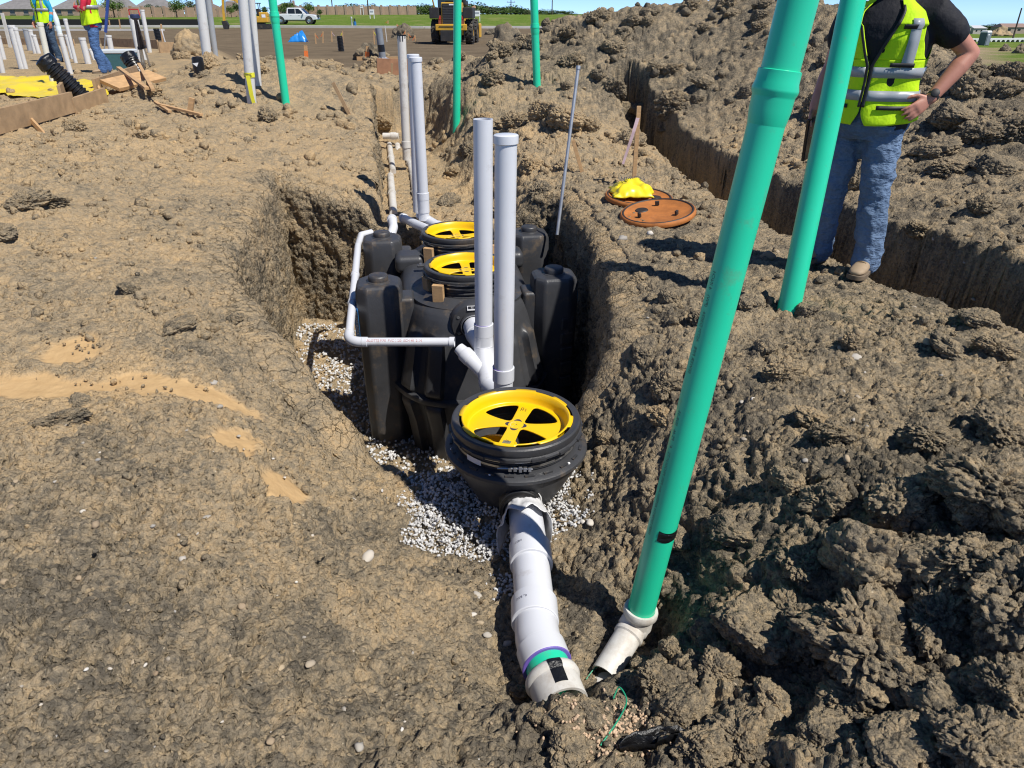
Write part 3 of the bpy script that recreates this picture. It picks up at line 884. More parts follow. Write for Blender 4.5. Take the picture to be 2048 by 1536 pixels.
def more_clods():
    x, y = sample_ground(9000, (-9, 8, 1.0, 21), lambda x, y: 0.16 * (rough_at(x, y) > .62) * rough_at(x, y) ** 2 * (y > 4.5) * (x > -.62 * y) + 0.22 * (pile(x, y) > .25) + .10 * (y > 11.5) * (x > -.35 * y))
    k = rng.permutation(len(x))[:215]
    for xx, yy in zip(x[k], y[k]):
        pl = float(pile(np.array([xx]), np.array([yy]))[0]); tn = float(look('TN', [xx], [yy])[0])
        var = random.choice((0, 1, 3, 5, 8)) if (pl > .1 or tn < .45) else random.choice((2, 4, 6, 7, 4, 7))
        clod(xx, yy, random.uniform(.05, .12) * (1 + .05 * yy), var, random.uniform(.6, .9), .3)
more_clods()

# pebbles one can pick out, then pea gravel
PEB, _nt, _bs = _nodes('pebble')
_oi = _nt.nodes.new('ShaderNodeObjectInfo')
_nt.links.new(ramp(_nt, _oi.outputs['Random'], [(0, (.26, .19, .12)), (.35, (.38, .30, .20)), (.6, (.30, .28, .25)), (.85, (.50, .45, .38)), (1, (.60, .57, .52))]), _bs.inputs['Base Color']); _bs.inputs['Roughness'].default_value = .85
PEBV = []
_v, _f = rock_variants(2, 6, .35, 77.)
for q in _v:
    me = mesh_np('pebble', q, _f); me.materials.append(PEB); PEBV.append(me)
def pebble(px, py, rp):
    g = ground(px, py); r = rp / FPX * (g - Vector((0, 0, CAMZ))).length
    o = bpy.data.objects.new('pebble', PEBV[random.randrange(6)]); COL.objects.link(o); o.parent = GROUND
    o.location = (g.x, g.y, surface([g.x], [g.y])[0][0] + r * .25); o.scale = (r * random.uniform(.9, 1.3), r * random.uniform(.7, 1.0), r * random.uniform(.5, .8)); o.rotation_euler = (random.uniform(-.4, .4), random.uniform(-.4, .4), random.uniform(0, 6.28))
for px, py, rp in ((198, 1070, 7), (622, 1333, 9), (561, 1346, 8), (556, 1333, 7), (720, 1500, 9), (815, 1505, 8), (23, 1018, 8), (415, 1036, 7), (368, 1128, 7), (487, 1228, 7), (162, 1165, 5), (310, 1067, 5), (160, 1035, 5), (168, 1030, 5), (12, 1168, 7), (343, 1340, 5), (311, 1348, 5), (267, 1322, 6), (690, 1428, 6), (735, 1120, 14), (545, 1500, 7), (1240, 688, 9), (1228, 620, 9), (1213, 500, 9), (1245, 480, 12), (1300, 470, 7), (1535, 520, 14), (1692, 690, 15), (1712, 716, 8), (1855, 690, 10), (1555, 980, 7), (1608, 932, 6), (1715, 800, 6), (1690, 930, 8), (1830, 1370, 9), (1770, 1345, 18), (1505, 1215, 5), (1500, 1130, 5), (1690, 1045, 6), (1895, 1010, 8), (1858, 972, 9), (430, 770, 9), (440, 815, 6), (560, 745, 5), (545, 770, 5), (1120, 1050, 8), (1150, 1030, 7), (1165, 1045, 6), (1180, 1050, 9), (1140, 1010, 6), (1100, 1080, 6), (970, 1100, 5), (955, 1190, 8), (975, 1280, 8), (960, 1250, 7), (945, 1230, 6), (1015, 1290, 7), (700, 620, 5), (260, 480, 5), (200, 560, 4), (190, 520, 4)):
    pebble(px, py, rp)
for k in range(75):
    px, py = random.uniform(0, 1000), random.uniform(850, 1530)
    pebble(px, py, random.uniform(2, 4))
for k in range(60): pebble(random.uniform(1200, 2040), random.uniform(480, 1500), random.uniform(2.5, 5))
x = rng.normal(.305, .075, 700); y = rng.normal(1.50, .055, 700); z = surface(x, y)[0]
_v1, _f1 = rock_variants(1, 6, .35, 77.)
me, own = scatter_mesh('pea_gravel', np.stack([x, y, z + .003], 1).astype(np.float32), .004 + .005 * rng.random(700), _v1, _f1, (1, .8, .6))
o = link('pea_gravel', me, M('pink_pea_gravel', (.50, .36, .24), .8, .3, 30), GROUND); o['kind'] = 'stuff'

# ------------------------------------------------------------------ shared plastics
PVC = M('white_pvc', (0.62, 0.632, 0.665), 0.32, 0.04, 3, dirt=0.10, dscale=7)
PVCD = M('muddy_white_pvc', (0.60, 0.58, 0.54), 0.42, 0.06, 3, dirt=0.45, dscale=4)
GREEN = M('green_sewer_pipe', (0.020, 0.59, 0.335), 0.33, 0.07, 2, dirt=0.16, dscale=9)
BLACK = M('black_polyethylene', (0.044, 0.045, 0.049), 0.42, 0.2, 5, dirt=0.30, dscale=6, bmp=0.12, bscale=90)
BLACKC = M('black_corrugated_plastic', (0.013, 0.013, 0.014), 0.33, 0.2, 5, dirt=0.12, dscale=8)
RUBBER = M('black_rubber', (0.012, 0.012, 0.013), 0.45, 0.2, 20, dirt=0.1, dscale=10)
YEL = M('yellow_plastic', (0.82, 0.50, 0.004), 0.34, 0.03, 8)
STEEL = M('stainless_band', (0.55, 0.55, 0.54), 0.28, 0.08, 30, metal=0.9)
TAPE = M('black_tape', (0.008, 0.008, 0.009), 0.3, 0.2, 30, bmp=0.5, bscale=70)
WOOD = M('fresh_lumber', (0.50, 0.31, 0.15), 0.75, 0.22, 9, bmp=0.3, bscale=80, w=(1, 1, 6), dirt=0.15, dscale=6)
WOODG = M('weathered_lumber', (0.36, 0.24, 0.13), 0.8, 0.25, 7, bmp=0.35, bscale=60, dirt=0.3, dscale=4)
WHITE = M('white_print', (0.8, 0.8, 0.8), 0.5, 0.02)
INK = M('dark_print', (0.02, 0.02, 0.025), 0.5, 0.02)
CREAM = M('cream_print', (0.78, 0.60, 0.28), 0.5, 0.02)
PURPLE = M('purple_primer', (0.16, 0.10, 0.42), 0.5, 0.15)
BLUEP = M('blue_print', (0.05, 0.22, 0.50), 0.45, 0.1)

def text_shape(body, size, depth=0.0):
    cu = bpy.data.curves.new('lettering', 'FONT'); cu.body = body; cu.size = size
    cu.align_x = 'CENTER'; cu.align_y = 'CENTER'; cu.extrude = depth; cu.resolution_u = 2
    ob = bpy.data.objects.new('lettering', cu)
    me = bpy.data.meshes.new_from_object(ob)
    v = [p.co.copy() for p in me.vertices]; f = [tuple(p.vertices) for p in me.polygons]
    bpy.data.meshes.remove(me); bpy.data.objects.remove(ob); bpy.data.curves.remove(cu)
    return v, f
def text_on(mb, body, size, m):
    """flat lettering placed by matrix m"""
    v, f = text_shape(body, size)
    return mb.add([m @ p for p in v], f)
def text_round(mb, body, size, p0, axis, r, ang, along):
    """lettering wrapped on a pipe, reading along its axis"""
    v, f = text_shape(body, size); x, y, d = frame_of(axis); p0 = Vector(p0)
    return mb.add([p0 + d * (along + q.x) + (x * math.cos(ang + q.y / r) + y * math.sin(ang + q.y / r)) * (r + 0.0008) for q in v], f)

# ------------------------------------------------------------------ yellow safety grate
def grate_mesh():
    nt_, R0 = 240, 0.290
    st = [(R0, 0.0), (0.272, 0.001), (0.266, -0.004), (0.260, -0.030), (0.255, -0.052), (0.250, -0.060)] + [(r, -0.062 + 0.010 * (1 - r / .245)) for r in np.linspace(0.244, 0.004, 44)]
    th = np.arange(nt_) / nt_ * 2 * math.pi
    V = []
    for k, (r, z) in enumerate(st):
        rr = np.full(nt_, r)
        if k == 0: rr = np.where((np.floor(th / (2 * math.pi) * 16 + 0.3) % 2) == 0, 0.290, 0.276)
        V.append(np.stack([rr * np.cos(th), rr * np.sin(th), np.full(nt_, z)], 1))
    V = np.concatenate(V)
    def fo(v):
        x, y = np.abs(v[:, 0]) / .245, np.abs(v[:, 1]) / .245
        a = 0.125 - x + 0.04 * y; b = 0.09 + 0.40 * x ** 1.8 - y; c = np.hypot(x, y) - 0.90
        k = 22
        return np.log(np.exp(k * a) + np.exp(k * b) + np.exp(k * c)) / k
    f = []
    for i in range(len(st) - 1):
        for k in range(nt_):
            k2 = (k + 1) % nt_
            f.append((i * nt_ + k, i * nt_ + k2, (i + 1) * nt_ + k2, (i + 1) * nt_ + k))
    f = np.array(f)
    F = fo(V); cent = V[f].mean(1); cut = (fo(cent) < 0) & (np.hypot(cent[:, 0], cent[:, 1]) < .24)
    edge = np.intersect1d(np.unique(f[cut]), np.unique(f[~cut]))
    for _ in range(3):
        e = 1e-4; p = V[edge]
        gx = (fo(p + [e, 0, 0]) - fo(p - [e, 0, 0])) / (2 * e); gy = (fo(p + [0, e, 0]) - fo(p - [0, e, 0])) / (2 * e)
        g2 = gx * gx + gy * gy + 1e-6; val = fo(p)
        V[edge, 0] -= np.clip(val * gx / g2, -.006, .006); V[edge, 1] -= np.clip(val * gy / g2, -.006, .006)
    fl = f[~cut][:, ::-1]
    used = np.zeros(len(V), bool); used[fl.ravel()] = True; rm = np.cumsum(used) - 1
    me = mesh_np('safety_grate', V[used], rm[fl], True, 40)
    me.materials.append(YEL)
    return me
GRATE = grate_mesh()
SLOT = MB().box((0, 0, 0), (.007, .034, .002)).mesh('rim_slot')
def riser(root, c, rot, detail=True, base=-0.16, wide=False):
    """black ring with yellow grate; c is the centre of the ring's top"""
    c = Vector(c)
    rg = MB().lathe([(0.288, -0.012), (0.290, -0.004), (0.318, 0.0), (0.326, -0.006), (0.330, -0.030), (0.322, -0.046), (0.335, -0.052), (0.335, -0.062), (0.318, -0.066), (0.300, -0.068), (0.292, -0.05), (0.288, -0.012)], 96, c)
    for k in range(14):
        a = 2 * math.pi * k / 14 + .1
        rg.box(c + Vector((math.cos(a) * .332, math.sin(a) * .332, -.056)), (.018, .07, .014), (0, 0, a))
    ro = rg.build('adapter_ring', BLACK, root)
    nk = MB().lathe([(0.300, -0.06), (0.300, base), (0.272, base), (0.272, -0.05)], 72, c)
    for z in np.arange(-0.085, base + .01, -0.028): nk.lathe([(0.299, z), (0.308, z - .005), (0.308, z - .011), (0.299, z - .016)], 72, c)
    no = nk.build('riser_neck', BLACK, root)
    MB().lathe([(0.3095, -0.100), (0.3125, -0.101), (0.3125, -0.112), (0.3095, -0.113)], 72, c).build('clamp_band', STEEL, no)
    MB().lathe([(0.3095, -0.072), (0.3115, -0.073), (0.3115, -0.082), (0.3095, -0.083)], 72, c).build('clamp_band', STEEL, no)
    g = link('safety_grate', GRATE, None, root); g.location = c + Vector((0, 0, -.004)); g.rotation_euler = (0, 0, rot)
    s = g.modifiers.new('thickness', 'SOLIDIFY'); s.thickness = 0.006
    for k in range(16):
        a = 2 * math.pi * (k + .5) / 16 + .02
        q = link('rim_slot', SLOT, INK, g); q.location = (math.cos(a) * .277, math.sin(a) * .277, .0022); q.rotation_euler = (0, 0, a)
    m = Matrix.Translation((0, 0, -0.0500))
    hub = [(math.cos(a) * (.047 + .010 * math.cos(4 * a)), math.sin(a) * (.047 + .010 * math.cos(4 * a))) for a in np.linspace(0, 2 * math.pi, 48, endpoint=False)]
    MB().prism([(x * 1.14, y * 1.14) for x, y in hub], 0, .0012, m).build('emblem_border', CREAM, g, smooth=0)
    e = MB().prism(hub, .0012, .0024, m).build('emblem', M('emblem_blue', (.035, .035, .06), .45), g, smooth=0)
    t = MB(); text_on(t, 'SCHIER', .015, m @ Matrix.Translation((.012, 0, .003)) @ Matrix.Rotation(math.pi / 2, 4, 'Z'))
    ring = [(math.cos(a) * .012, math.sin(a) * .022) for a in np.linspace(0, 2 * math.pi, 24)]
    for (x0, y0), (x1, y1) in zip(ring[:-1], ring[1:]): t.beam(m @ Vector((x0 - .016, y0, .003)), m @ Vector((x1 - .016, y1, .003)), .003, .0006)
    t.build('emblem_lettering', CREAM, e, smooth=0) if False else t.build('emblem_lettering', CREAM, g, smooth=0)
    if detail:
        m2 = Matrix.Translation((0, -.135, -.0575)) @ Matrix.Rotation(R(-3.5), 4, 'X')
        MB().prism([(-.020, -.055), (.020, -.055), (.020, .050), (-.020, .050)], 0.003, .0042, m2).build('spoke_label', M('label_grey', (.20, .19, .13), .4), g, smooth=0)
        t = MB(); text_on(t, '\u22a5 SCHIER', .026, m2 @ Matrix.Translation((0, -.002, .005)) @ Matrix.Rotation(math.pi / 2, 4, 'Z'))
        t.build('spoke_lettering', INK, g, smooth=0)
        m3 = Matrix.Translation((0, .135, -.0575)) @ Matrix.Rotation(R(3.5), 4, 'X')
        t = MB()
        for x in (-.018, -.006): t.beam(m3 @ Vector((x, -.05, .004)), m3 @ Vector((x, .05, .004)), .0025, .0006)
        for y in (-.05, -.03, -.01, .01, .03, .05): t.beam(m3 @ Vector((-.018, y, .004)), m3 @ Vector((-.006, y, .004)), .0025, .0006)
        text_on(t, 'WARNING  SAFETY', .011, m3 @ Matrix.Translation((.008, 0, .0045)) @ Matrix.Rotation(math.pi / 2, 4, 'Z'))
        t.build('spoke_lettering', INK, g, smooth=0)
    return ro

# ------------------------------------------------------------------ buried tank
TANK_ROT = R(8)
TANK_C = Vector((-0.43, 5.87, 0))
TM = Matrix.Translation(TANK_C) @ Matrix.Rotation(TANK_ROT, 4, 'Z')
def build_tank():
    t = thing('grease_interceptor', 'large black moulded plastic tank with four corner posts standing in the excavated pit', 'tank', TANK_C, (0, 0, TANK_ROT))
    prof = [(-.375, .0, .0), (-.378, .30, .70), (-.384, .40, .87), (-.40, .46, .96), (-.43, .498, 1.00), (-.47, .518, 1.025), (-.53, .538, 1.05), (-.62, .56, 1.075), (-.80, .60, 1.11), (-.98, .65, 1.15), (-1.06, .665, 1.165), (-1.12, .66, 1.155), (-1.3, .61, 1.12), (-1.5, .58, 1.09), (-1.66, .56, 1.07)]
    zs = np.concatenate([np.linspace(-.375, -.50, 12), np.linspace(-.52, -1.66, 42)])
    pz = np.array([-p[0] for p in prof]); A = np.interp(-zs, pz, [p[1] for p in prof]); B = np.interp(-zs, pz, [p[2] for p in prof])
    n = 192; th = np.arange(n) / n * 2 * math.pi; rings = []
    for z, a, b in zip(zs, A, B):
        c, s = np.cos(th), np.sin(th); e = 2 / 2.7
        x = a * np.sign(c) * np.abs(c) ** e; y = b * np.sign(s) * np.abs(s) ** e
        k = np.zeros(n)
        for base in (-90, 90):
            for off in (-66, -44, -22, 22, 44, 66):
                d = np.abs((np.degrees(th) - base - off + 180) % 360 - 180)
                k = np.maximum(k, 1 - sstep(5.5, 7.2, d))
        rib = 0.065 * k * float(sstep(.56, .64, -z)) * (1 - float(sstep(1.0, 1.05, -z)) * (1 - float(sstep(1.07, 1.12, -z))))
        L = np.hypot(x, y) + 1e-9
        x, y = x * (1 + rib / L), y * (1 + rib / L)
        rings.append([Vector((p, q, z)) for p, q in zip(x, y)])
    mb = MB(); mb.loft(rings, caps=False)
    mb.build('tank_shell', BLACK, t, smooth=50)
    # moulded flange at mid height
    fl = MB(); pr = [(0, -1.035), (.05, -1.045), (.055, -1.065), (.05, -1.085), (0, -1.095)]
    rr = []
    for dz in pr:
        c, s = np.cos(th), np.sin(th); e = 2 / 2.7
        rr.append([Vector(((.655 + dz[0]) * np.sign(p) * abs(p) ** e, (1.155 + dz[0]) * np.sign(q) * abs(q) ** e, dz[1])) for p, q in zip(c, s)])
    fl.loft(rr, caps=False).build('seam_flange', BLACK, t)
    # raised saddle between the lids, bracket with bolts
    MB().box((0, -.05, -.37), (.62, .14, .07)).build('saddle', BLACK, t, bevel=.03, seg=3)
    MB().box((-.44, .30, -.40), (.26, .26, .16)).build('shoulder_pad', BLACK, t, bevel=.055, seg=4)
    MB().box((.44, .30, -.40), (.26, .26, .16)).build('shoulder_pad', BLACK, t, bevel=.055, seg=4)
    for sx in (-.3, .3):
        b = MB().box((sx, -.05, -.33), (.16, .05, .02)).build('lifting_bracket', BLACK, t, bevel=.006)
        for q in (-.05, .05): MB().lathe([(.0, .012), (.010, .012), (.012, 0)], 10, (sx + q, -.05, -.321)).build('bolt', STEEL, b)
    for sy in (-1, 1):
        for sx in (-1, 1):
            x, y = sx * .68, sy * .61
            oc = []
            for z, r in ((-.255, .12), (-.258, .150), (-.272, .168), (-.30, .178), (-.6, .181), (-1.2, .176), (-1.66, .17)):
                if sx > 0 and z < -.9: r -= .02
                q = r * .98; ch = q * .42; oc.append([Vector((x + u, y + v, z)) for u, v in ((q, -q + ch), (q, q - ch), (q - ch, q), (-q + ch, q), (-q, q - ch), (-q, -q + ch), (-q + ch, -q), (q - ch, -q))])
            p = MB().loft(oc).build('corner_post', BLACK, t, smooth=25, bevel=.022, seg=3)
            MB().lathe([(0, .048), (.060, .048), (.070, .044), (.076, .034), (.076, .004), (.090, 0.0), (.094, -.008)], 32, (x, y, -.252)).build('post_cap', BLACK, p)
            # moulded steps down the outer front face
            if sx > 0 and sy < 0:
                for k in range(5): MB().box((x + .085, y - .155, -.62 - .13 * k), (.11, .04, .10), (0, 0, R(22))).build('moulded_step', BLACK, p, bevel=.012)
            br = MB().box((sx * .52, y, -.62), (.2, .22, .5)).build('web', BLACK, t, bevel=.03, seg=3)
    # stickers
    sm = Matrix.Translation((-.68 - .186, -.61 - .075, -.56)) @ Matrix.Rotation(R(-62), 4, 'Z') @ Matrix.Rotation(R(90), 4, 'X')
    s = MB().prism([(-.040, -.13), (.040, -.13), (.040, .13), (-.040, .13)], -.012, .003, sm).build('blue_sticker', BLUEP, t, smooth=0)
    tx = MB(); text_on(tx, 'SCHIER', .062, sm @ Matrix.Translation((0.008, 0, .004)) @ Matrix.Rotation(R(90), 4, 'Z'))
    tx.build('sticker_lettering', WHITE, s, smooth=0)
    m = Matrix.Translation((.68 + .19, -.61 + .0, -.47)) @ Matrix.Rotation(R(67), 4, 'Z') @ Matrix.Rotation(R(90), 4, 'X')
    MB().prism([(math.cos(a) * .045, math.sin(a) * .06) for a in np.linspace(0, 2 * math.pi, 24, endpoint=False)], -.02, .004, m).build('round_sticker', M('sticker_cyan', (.05, .35, .5), .4), t, smooth=0)
    # outlet boss on the front
    yb = -1.035
    bo = MB().lathe([(.17, -.06), (.165, .0), (.155, .02), (.10, .024), (.10, .05), (.088, .055), (.088, .0)], 40, (0.0, yb, -.47), (0, -1, -.05)).build('outlet_boss', BLACK, t)
    MB().lathe([(.092, .05), (.094, .05), (.094, .064), (.0885, .064), (.0885, .05)], 36, (0, yb, -.47), (0, -1, -.05)).build('clamp_band', STEEL, bo)
    for k in range(6):
        a = R(30 + 60 * k); MB().lathe([(0, .030), (.011, .030), (.012, .02)], 10, (math.cos(a) * .125, yb, -.47 + math.sin(a) * .125), (0, -1, 0)).build('bolt', STEEL, bo)
    lb = MB().box((.0, yb - .035, -.335), (.085, .003, .034), (R(-8), 0, 0)).build('maker_label', WHITE, t, smooth=0)
    tx = MB().box((-.006, yb - .0375, -.330), (.06, .002, .018), (R(-8), 0, 0))
    tx.build('label_print', INK, lb, smooth=0)
    tx = MB(); text_on(tx, 'EZ', .018, Matrix.Translation((-.006, yb - .0395, -.330)) @ Matrix.Rotation(R(82), 4, 'X')); tx.build('label_lettering', WHITE, lb, smooth=0)
    for y, rot in ((-.52, R(0)), (.42, R(4))):
        riser(t, (-.0, y, -.175 if y < 0 else -.165), rot, False, base=-.20)
        MB().lathe([(.33, 0), (.355, -.01), (.37, -.03), (.44, -.05), (.44, -.08)], 64, (0, y, -.345)).build('manhole_collar', BLACK, t)
    return t
TANK = build_tank()
def on_tank(p): return TM @ Vector(p)
for i, (x, y, a, lab) in enumerate(((-.235, -.79, R(-22), 'short wood block wedged under the near black ring, left of the white pipes'),
                               (-.31, -.60, R(-66), 'wood block under the near black ring on its shaded left side'),
                               (-.27, .17, R(-30), 'wood block wedged under the rear black ring of the tank'),
                               (.27, .17, R(30), 'wood block under the rear ring, half hidden by the white pipe'))):
    o = MB().box((0, 0, .07), (.085, .038, .14)).build('wood_block', WOOD, bevel=.002)
    o.location = on_tank((x, y, -.385)) ; o.rotation_euler = (R(3), 0, TANK_ROT + a)
    props(o, lab, 'wood block', 'wood blocks under the tank rings')

# ------------------------------------------------------------------ sampling basin in front of the tank
BAS = Vector((0.02, 3.13, -0.262))
def build_basin():
    t = thing('sampling_basin', 'black conical sampling basin with yellow spoked grate half buried in white gravel', 'basin', BAS + Vector((0, 0, -.55)))
    o = Vector((0, 0, .55))
    riser(t, o, R(-16), True, base=-.15)
    MB().lathe([(.27, .0), (.30, .0), (.352, -.012), (.365, -.020), (.368, -.034), (.355, -.040), (.34, -.046), (.335, -.085), (.16, -.42), (.13, -.52), (.11, -.52), (.30, -.09), (.27, 0)], 96, o + Vector((0, 0, -.135))).build('cone_body', BLACK, t)
    tab = MB().box((0, 0, 0), (.012, .045, .010)).mesh('flange_tab')
    for k in range(22):
        a = 2 * math.pi * k / 22 + .05
        q = link('flange_tab', tab, BLACK, t); q.location = o + Vector((math.cos(a) * .335, math.sin(a) * .335, -.141)); q.rotation_euler = (0, 0, a)
    for a in (-112, -40, 30, 100, 170, -165, 65):
        MB().lathe([(0, .006), (.006, .005), (.007, 0)], 10, o + Vector((math.cos(R(a)) * .338, math.sin(R(a)) * .338, -.144))).build('bolt', WHITE, t)
    lb = MB()
    for k in range(5):
        a = R(-140 + 3.4 * k); a2 = R(-140 + 3.4 * (k + 1))
        q = [o + Vector((math.cos(b) * .3135, math.sin(b) * .3135, z)) for b in (a, a2) for z in (-.098, -.128)]
        lb.add([q[0], q[1], q[3], q[2]], [(0, 1, 2, 3)])
    lb.build('riser_label', WHITE, t, smooth=0)
    cl = MB()
    for dx in (-.05, -.025, 0, .022, .045): cl.box(o + Vector((.02 + dx, -.318, -.108)), (.016, .018, .022 if dx else .03))
    cl.cyl(o + Vector((-.09, -.312, -.108)), o + Vector((.08, -.318, -.108)), .005, n=8)
    cl.build('band_screw', STEEL, t, bevel=.002)
    # ribbed outlet sleeve towards the white pipe
    d = Vector((0.03, -1, -.02)); p0 = o + Vector((.015, -.13, -.32))
    pr = [(.07, .0), (.10, .02), (.102, .10)]
    for k in range(6): pr += [(.100, .105 + .018 * k), (.105, .112 + .018 * k), (.105, .118 + .018 * k), (.100, .122 + .018 * k)]
    pr += [(.0985, .235), (.086, .235), (.086, .1)]
    s = MB().lathe(pr, 48, p0, d).build('rubber_sleeve', RUBBER, t)
    t2 = MB()
    for k in range(5): text_round(t2, 'IIIIII', .016, p0, d, .1055, R(96), .105 + .018 * k + .01) if False else None
    g = MB(); frr = np.random.default_rng(4)
    # wet floor inside, with a yellow ring seen through the openings
    MB().lathe([(0, 0), (.20, 0), (.20, -.01), (0, -.01)], 40, o + Vector((0, 0, -.30))).build('inner_tray', M('dark_tray', (.05, .055, .06), .3, .2), t)
    MB().lathe([(.105, 0), (.120, 0), (.120, -.05), (.105, -.05), (.105, 0)], 40, o + Vector((-.11, -.07, -.14))).build('inlet_baffle', YEL, t)
    MB().lathe([(.085, 0), (.095, 0), (.095, -.05), (.085, -.05), (.085, 0)], 40, o + Vector((.12, -.10, -.17))).build('inlet_baffle', YEL, t)
    return t
BASIN = build_basin()

# ------------------------------------------------------------------ crushed stone
STONE = M('crushed_limestone', (0.58, 0.575, 0.565), 0.85, 0.3, 24, bmp=0.3, bscale=120, dirt=0.2, dscale=22, dcol=(.34, .27, .18))
def gravel(name, pts, size, seed, label):
    V, F = rock_variants(1, 12, 0.55, seed, 0.95)
    me, own = scatter_mesh('gravel', pts.astype(np.float32), size, V, F)
    me.polygons.foreach_set('use_smooth', np.zeros(len(me.polygons), bool))
    o = link('gravel', me, STONE); return props(o, label, 'gravel', kind='stuff')
def gravel_beds():
    # around the basin, ragged patch
    x = rng.uniform(-.85, .62, 13000); y = rng.uniform(2.30, 3.62, 13000)
    m = 1.15 - np.hypot((x + .10) / .52, (y - 3.10) / .50) + 0.45 * fbm(np.stack([x * 3.1, y * 3.1, x * 0], 1) + 4, 3)
    m2 = 1.0 - np.hypot((x + .02) / .16, (y - 2.35) / .28) + 0.5 * fbm(np.stack([x * 5, y * 5, x * 0], 1), 2)
    m = np.maximum(m, m2 * .32)
    ok = (rng.random(len(x)) < sstep(0.10, 0.42, m)) & (poly_sd(x, y, PIT) < .06)
    x, y, m = x[ok], y[ok], m[ok]
    z = surface(x, y)[0]
    hump = .05 * sstep(.2, .7, m) * rng.random(len(x))
    s = .0045 + .0065 * rng.random(len(x)) ** 1.4
    gravel('a', np.stack([x, y, z + .006 + hump], 1), s, 31., 'white crushed stone heaped round the black basin')
    # pit floor
    x = rng.uniform(-2.4, .7, 7500); y = rng.uniform(3.6, 7.5, 7500)
    ok = (poly_sd(x, y, PIT) > .02)
    for (cx, cy) in ((0, 0),): pass
    x, y = x[ok], y[ok]
    gravel('b', np.stack([x, y, FLOORZ + .012 + .03 * rng.random(len(x)) + .03 * fbm(np.stack([x * 3, y * 3, x * 0], 1), 2)], 1), .009 + .011 * rng.random(len(x)), 47., 'pale crushed stone bedding on the shaded pit floor')
gravel_beds()

# ------------------------------------------------------------------ outlet pipe in the narrow cut
def outlet_line():
    ctr = [atz(1049, 1012, -.60), atz(1058, 1090, -.60), atz(1068, 1200, -.60), atz(1073, 1258, -.60), atz(1080, 1292, -.60), atz(1092, 1325, -.60), atz(1104, 1356, -.595), atz(1118, 1392, -.60), atz(1128, 1430, -.63)]
    t = thing('outlet_pipe', 'thick white jointed pipe running from the black basin towards the viewer', 'pipe', ctr[3] - Vector((0, 0, .084)))
    og = t.location.copy()
    MB(og).tube(ctr[:4], .082, 40).build('pipe_section', PVC, t)
    def seg(a, b, r, nm, mat, lip=.003):
        a, b = Vector(a), Vector(b); L = (b - a).length
        return MB(og).lathe([(.070, 0), (r - lip, 0), (r, lip), (r, L - lip), (r - lip, L), (.070, L)], 44, a, b - a).build(nm, mat, t)
    c1 = seg(atz(1060, 1094, -.60), atz(1063, 1131, -.60), .0955, 'coupling', PVC)
    c2 = seg(atz(1068, 1204, -.60), atz(1070, 1247, -.60), .0955, 'coupling', PVC)
    MB(og).tube([ctr[3] + (ctr[2] - ctr[3]) * .2, ctr[3], atz(1076, 1280, -.60), atz(1083, 1302, -.60)], [.0855, .087, .0885, .0885], 40).build('elbow', PVC, t)
    hub = seg(atz(1081, 1296, -.60), atz(1094, 1331, -.60), .0955, 'elbow_hub', PVC)
    seg(atz(1093.4, 1329.6, -.60), atz(1094.6, 1332.5, -.60), .0962, 'primer_stain', PURPLE)
    MB(og).tube([ctr[5], ctr[6] + (ctr[7] - ctr[6]) * .2], .082, 40).build('green_section', GREEN, t)
    b = atz(1102, 1352, -.597); d = (ctr[7] - b)
    bell = MB(og).lathe([(.083, -.004), (.090, -.004), (.101, .006), (.104, .022), (.100, .034), (.094, .040), (.094, .13), (.083, .13)], 44, b, d).build('bell_end', PVCD, t)
    x, y, dd = frame_of(d); tp = MB(og)
    up = Vector((0, 0, 1)); sd = dd.cross(up).normalized(); uu = sd.cross(dd)
    rows = []
    for h, r in ((-.004, .0915), (.006, .1025), (.022, .1055), (.034, .1015), (.041, .0955), (.10, .0955)):
        rows.append([b + dd * h + (uu * math.cos(a) + sd * math.sin(a)) * (r + .0012 + .0015 * math.sin(9 * a + 80 * h)) for a in np.linspace(-.28, .22, 9)])
    for i in range(len(rows) - 1):
        for k in range(8): tp.add([rows[i][k], rows[i][k + 1], rows[i + 1][k + 1], rows[i + 1][k]], [(0, 1, 2, 3)])
    tp.build('tape_strip', TAPE, bell)
    tx = MB(og); text_round(tx, 'Tmax', .020, c1.location + og, ctr[2] - ctr[1], .0, 0, 0) if False else None
    # lettering stamped on the couplings
    for c, px, py, s in ((c1, 1037, 1113, 'NDS'), (c2, 1040, 1226, '6" PVC')):
        p = atz(px + 28, py, -.50); dirv = (ctr[2] - ctr[1]).normalized()
        xx, yy, d2 = frame_of(dirv); tx = MB(og); base = atz(1060 + (8 if c is c2 else 0), py - 3, -.60)
        ang = math.atan2((Vector((-.55, 0, .83))).dot(yy), (Vector((-.55, 0, .83))).dot(xx))
        v, f = text_shape(s, .018)
        tx.add([base + d2 * (-q.y * 1.0) + (xx * math.cos(ang + q.x / .0955) + yy * math.sin(ang + q.x / .0955)) * .0963 for q in v], f)
        tx.build('stamp', M('grey_ink', (.12, .12, .16), .6), c, smooth=0)
    # primer smear
    return t
OUTLET = outlet_line()
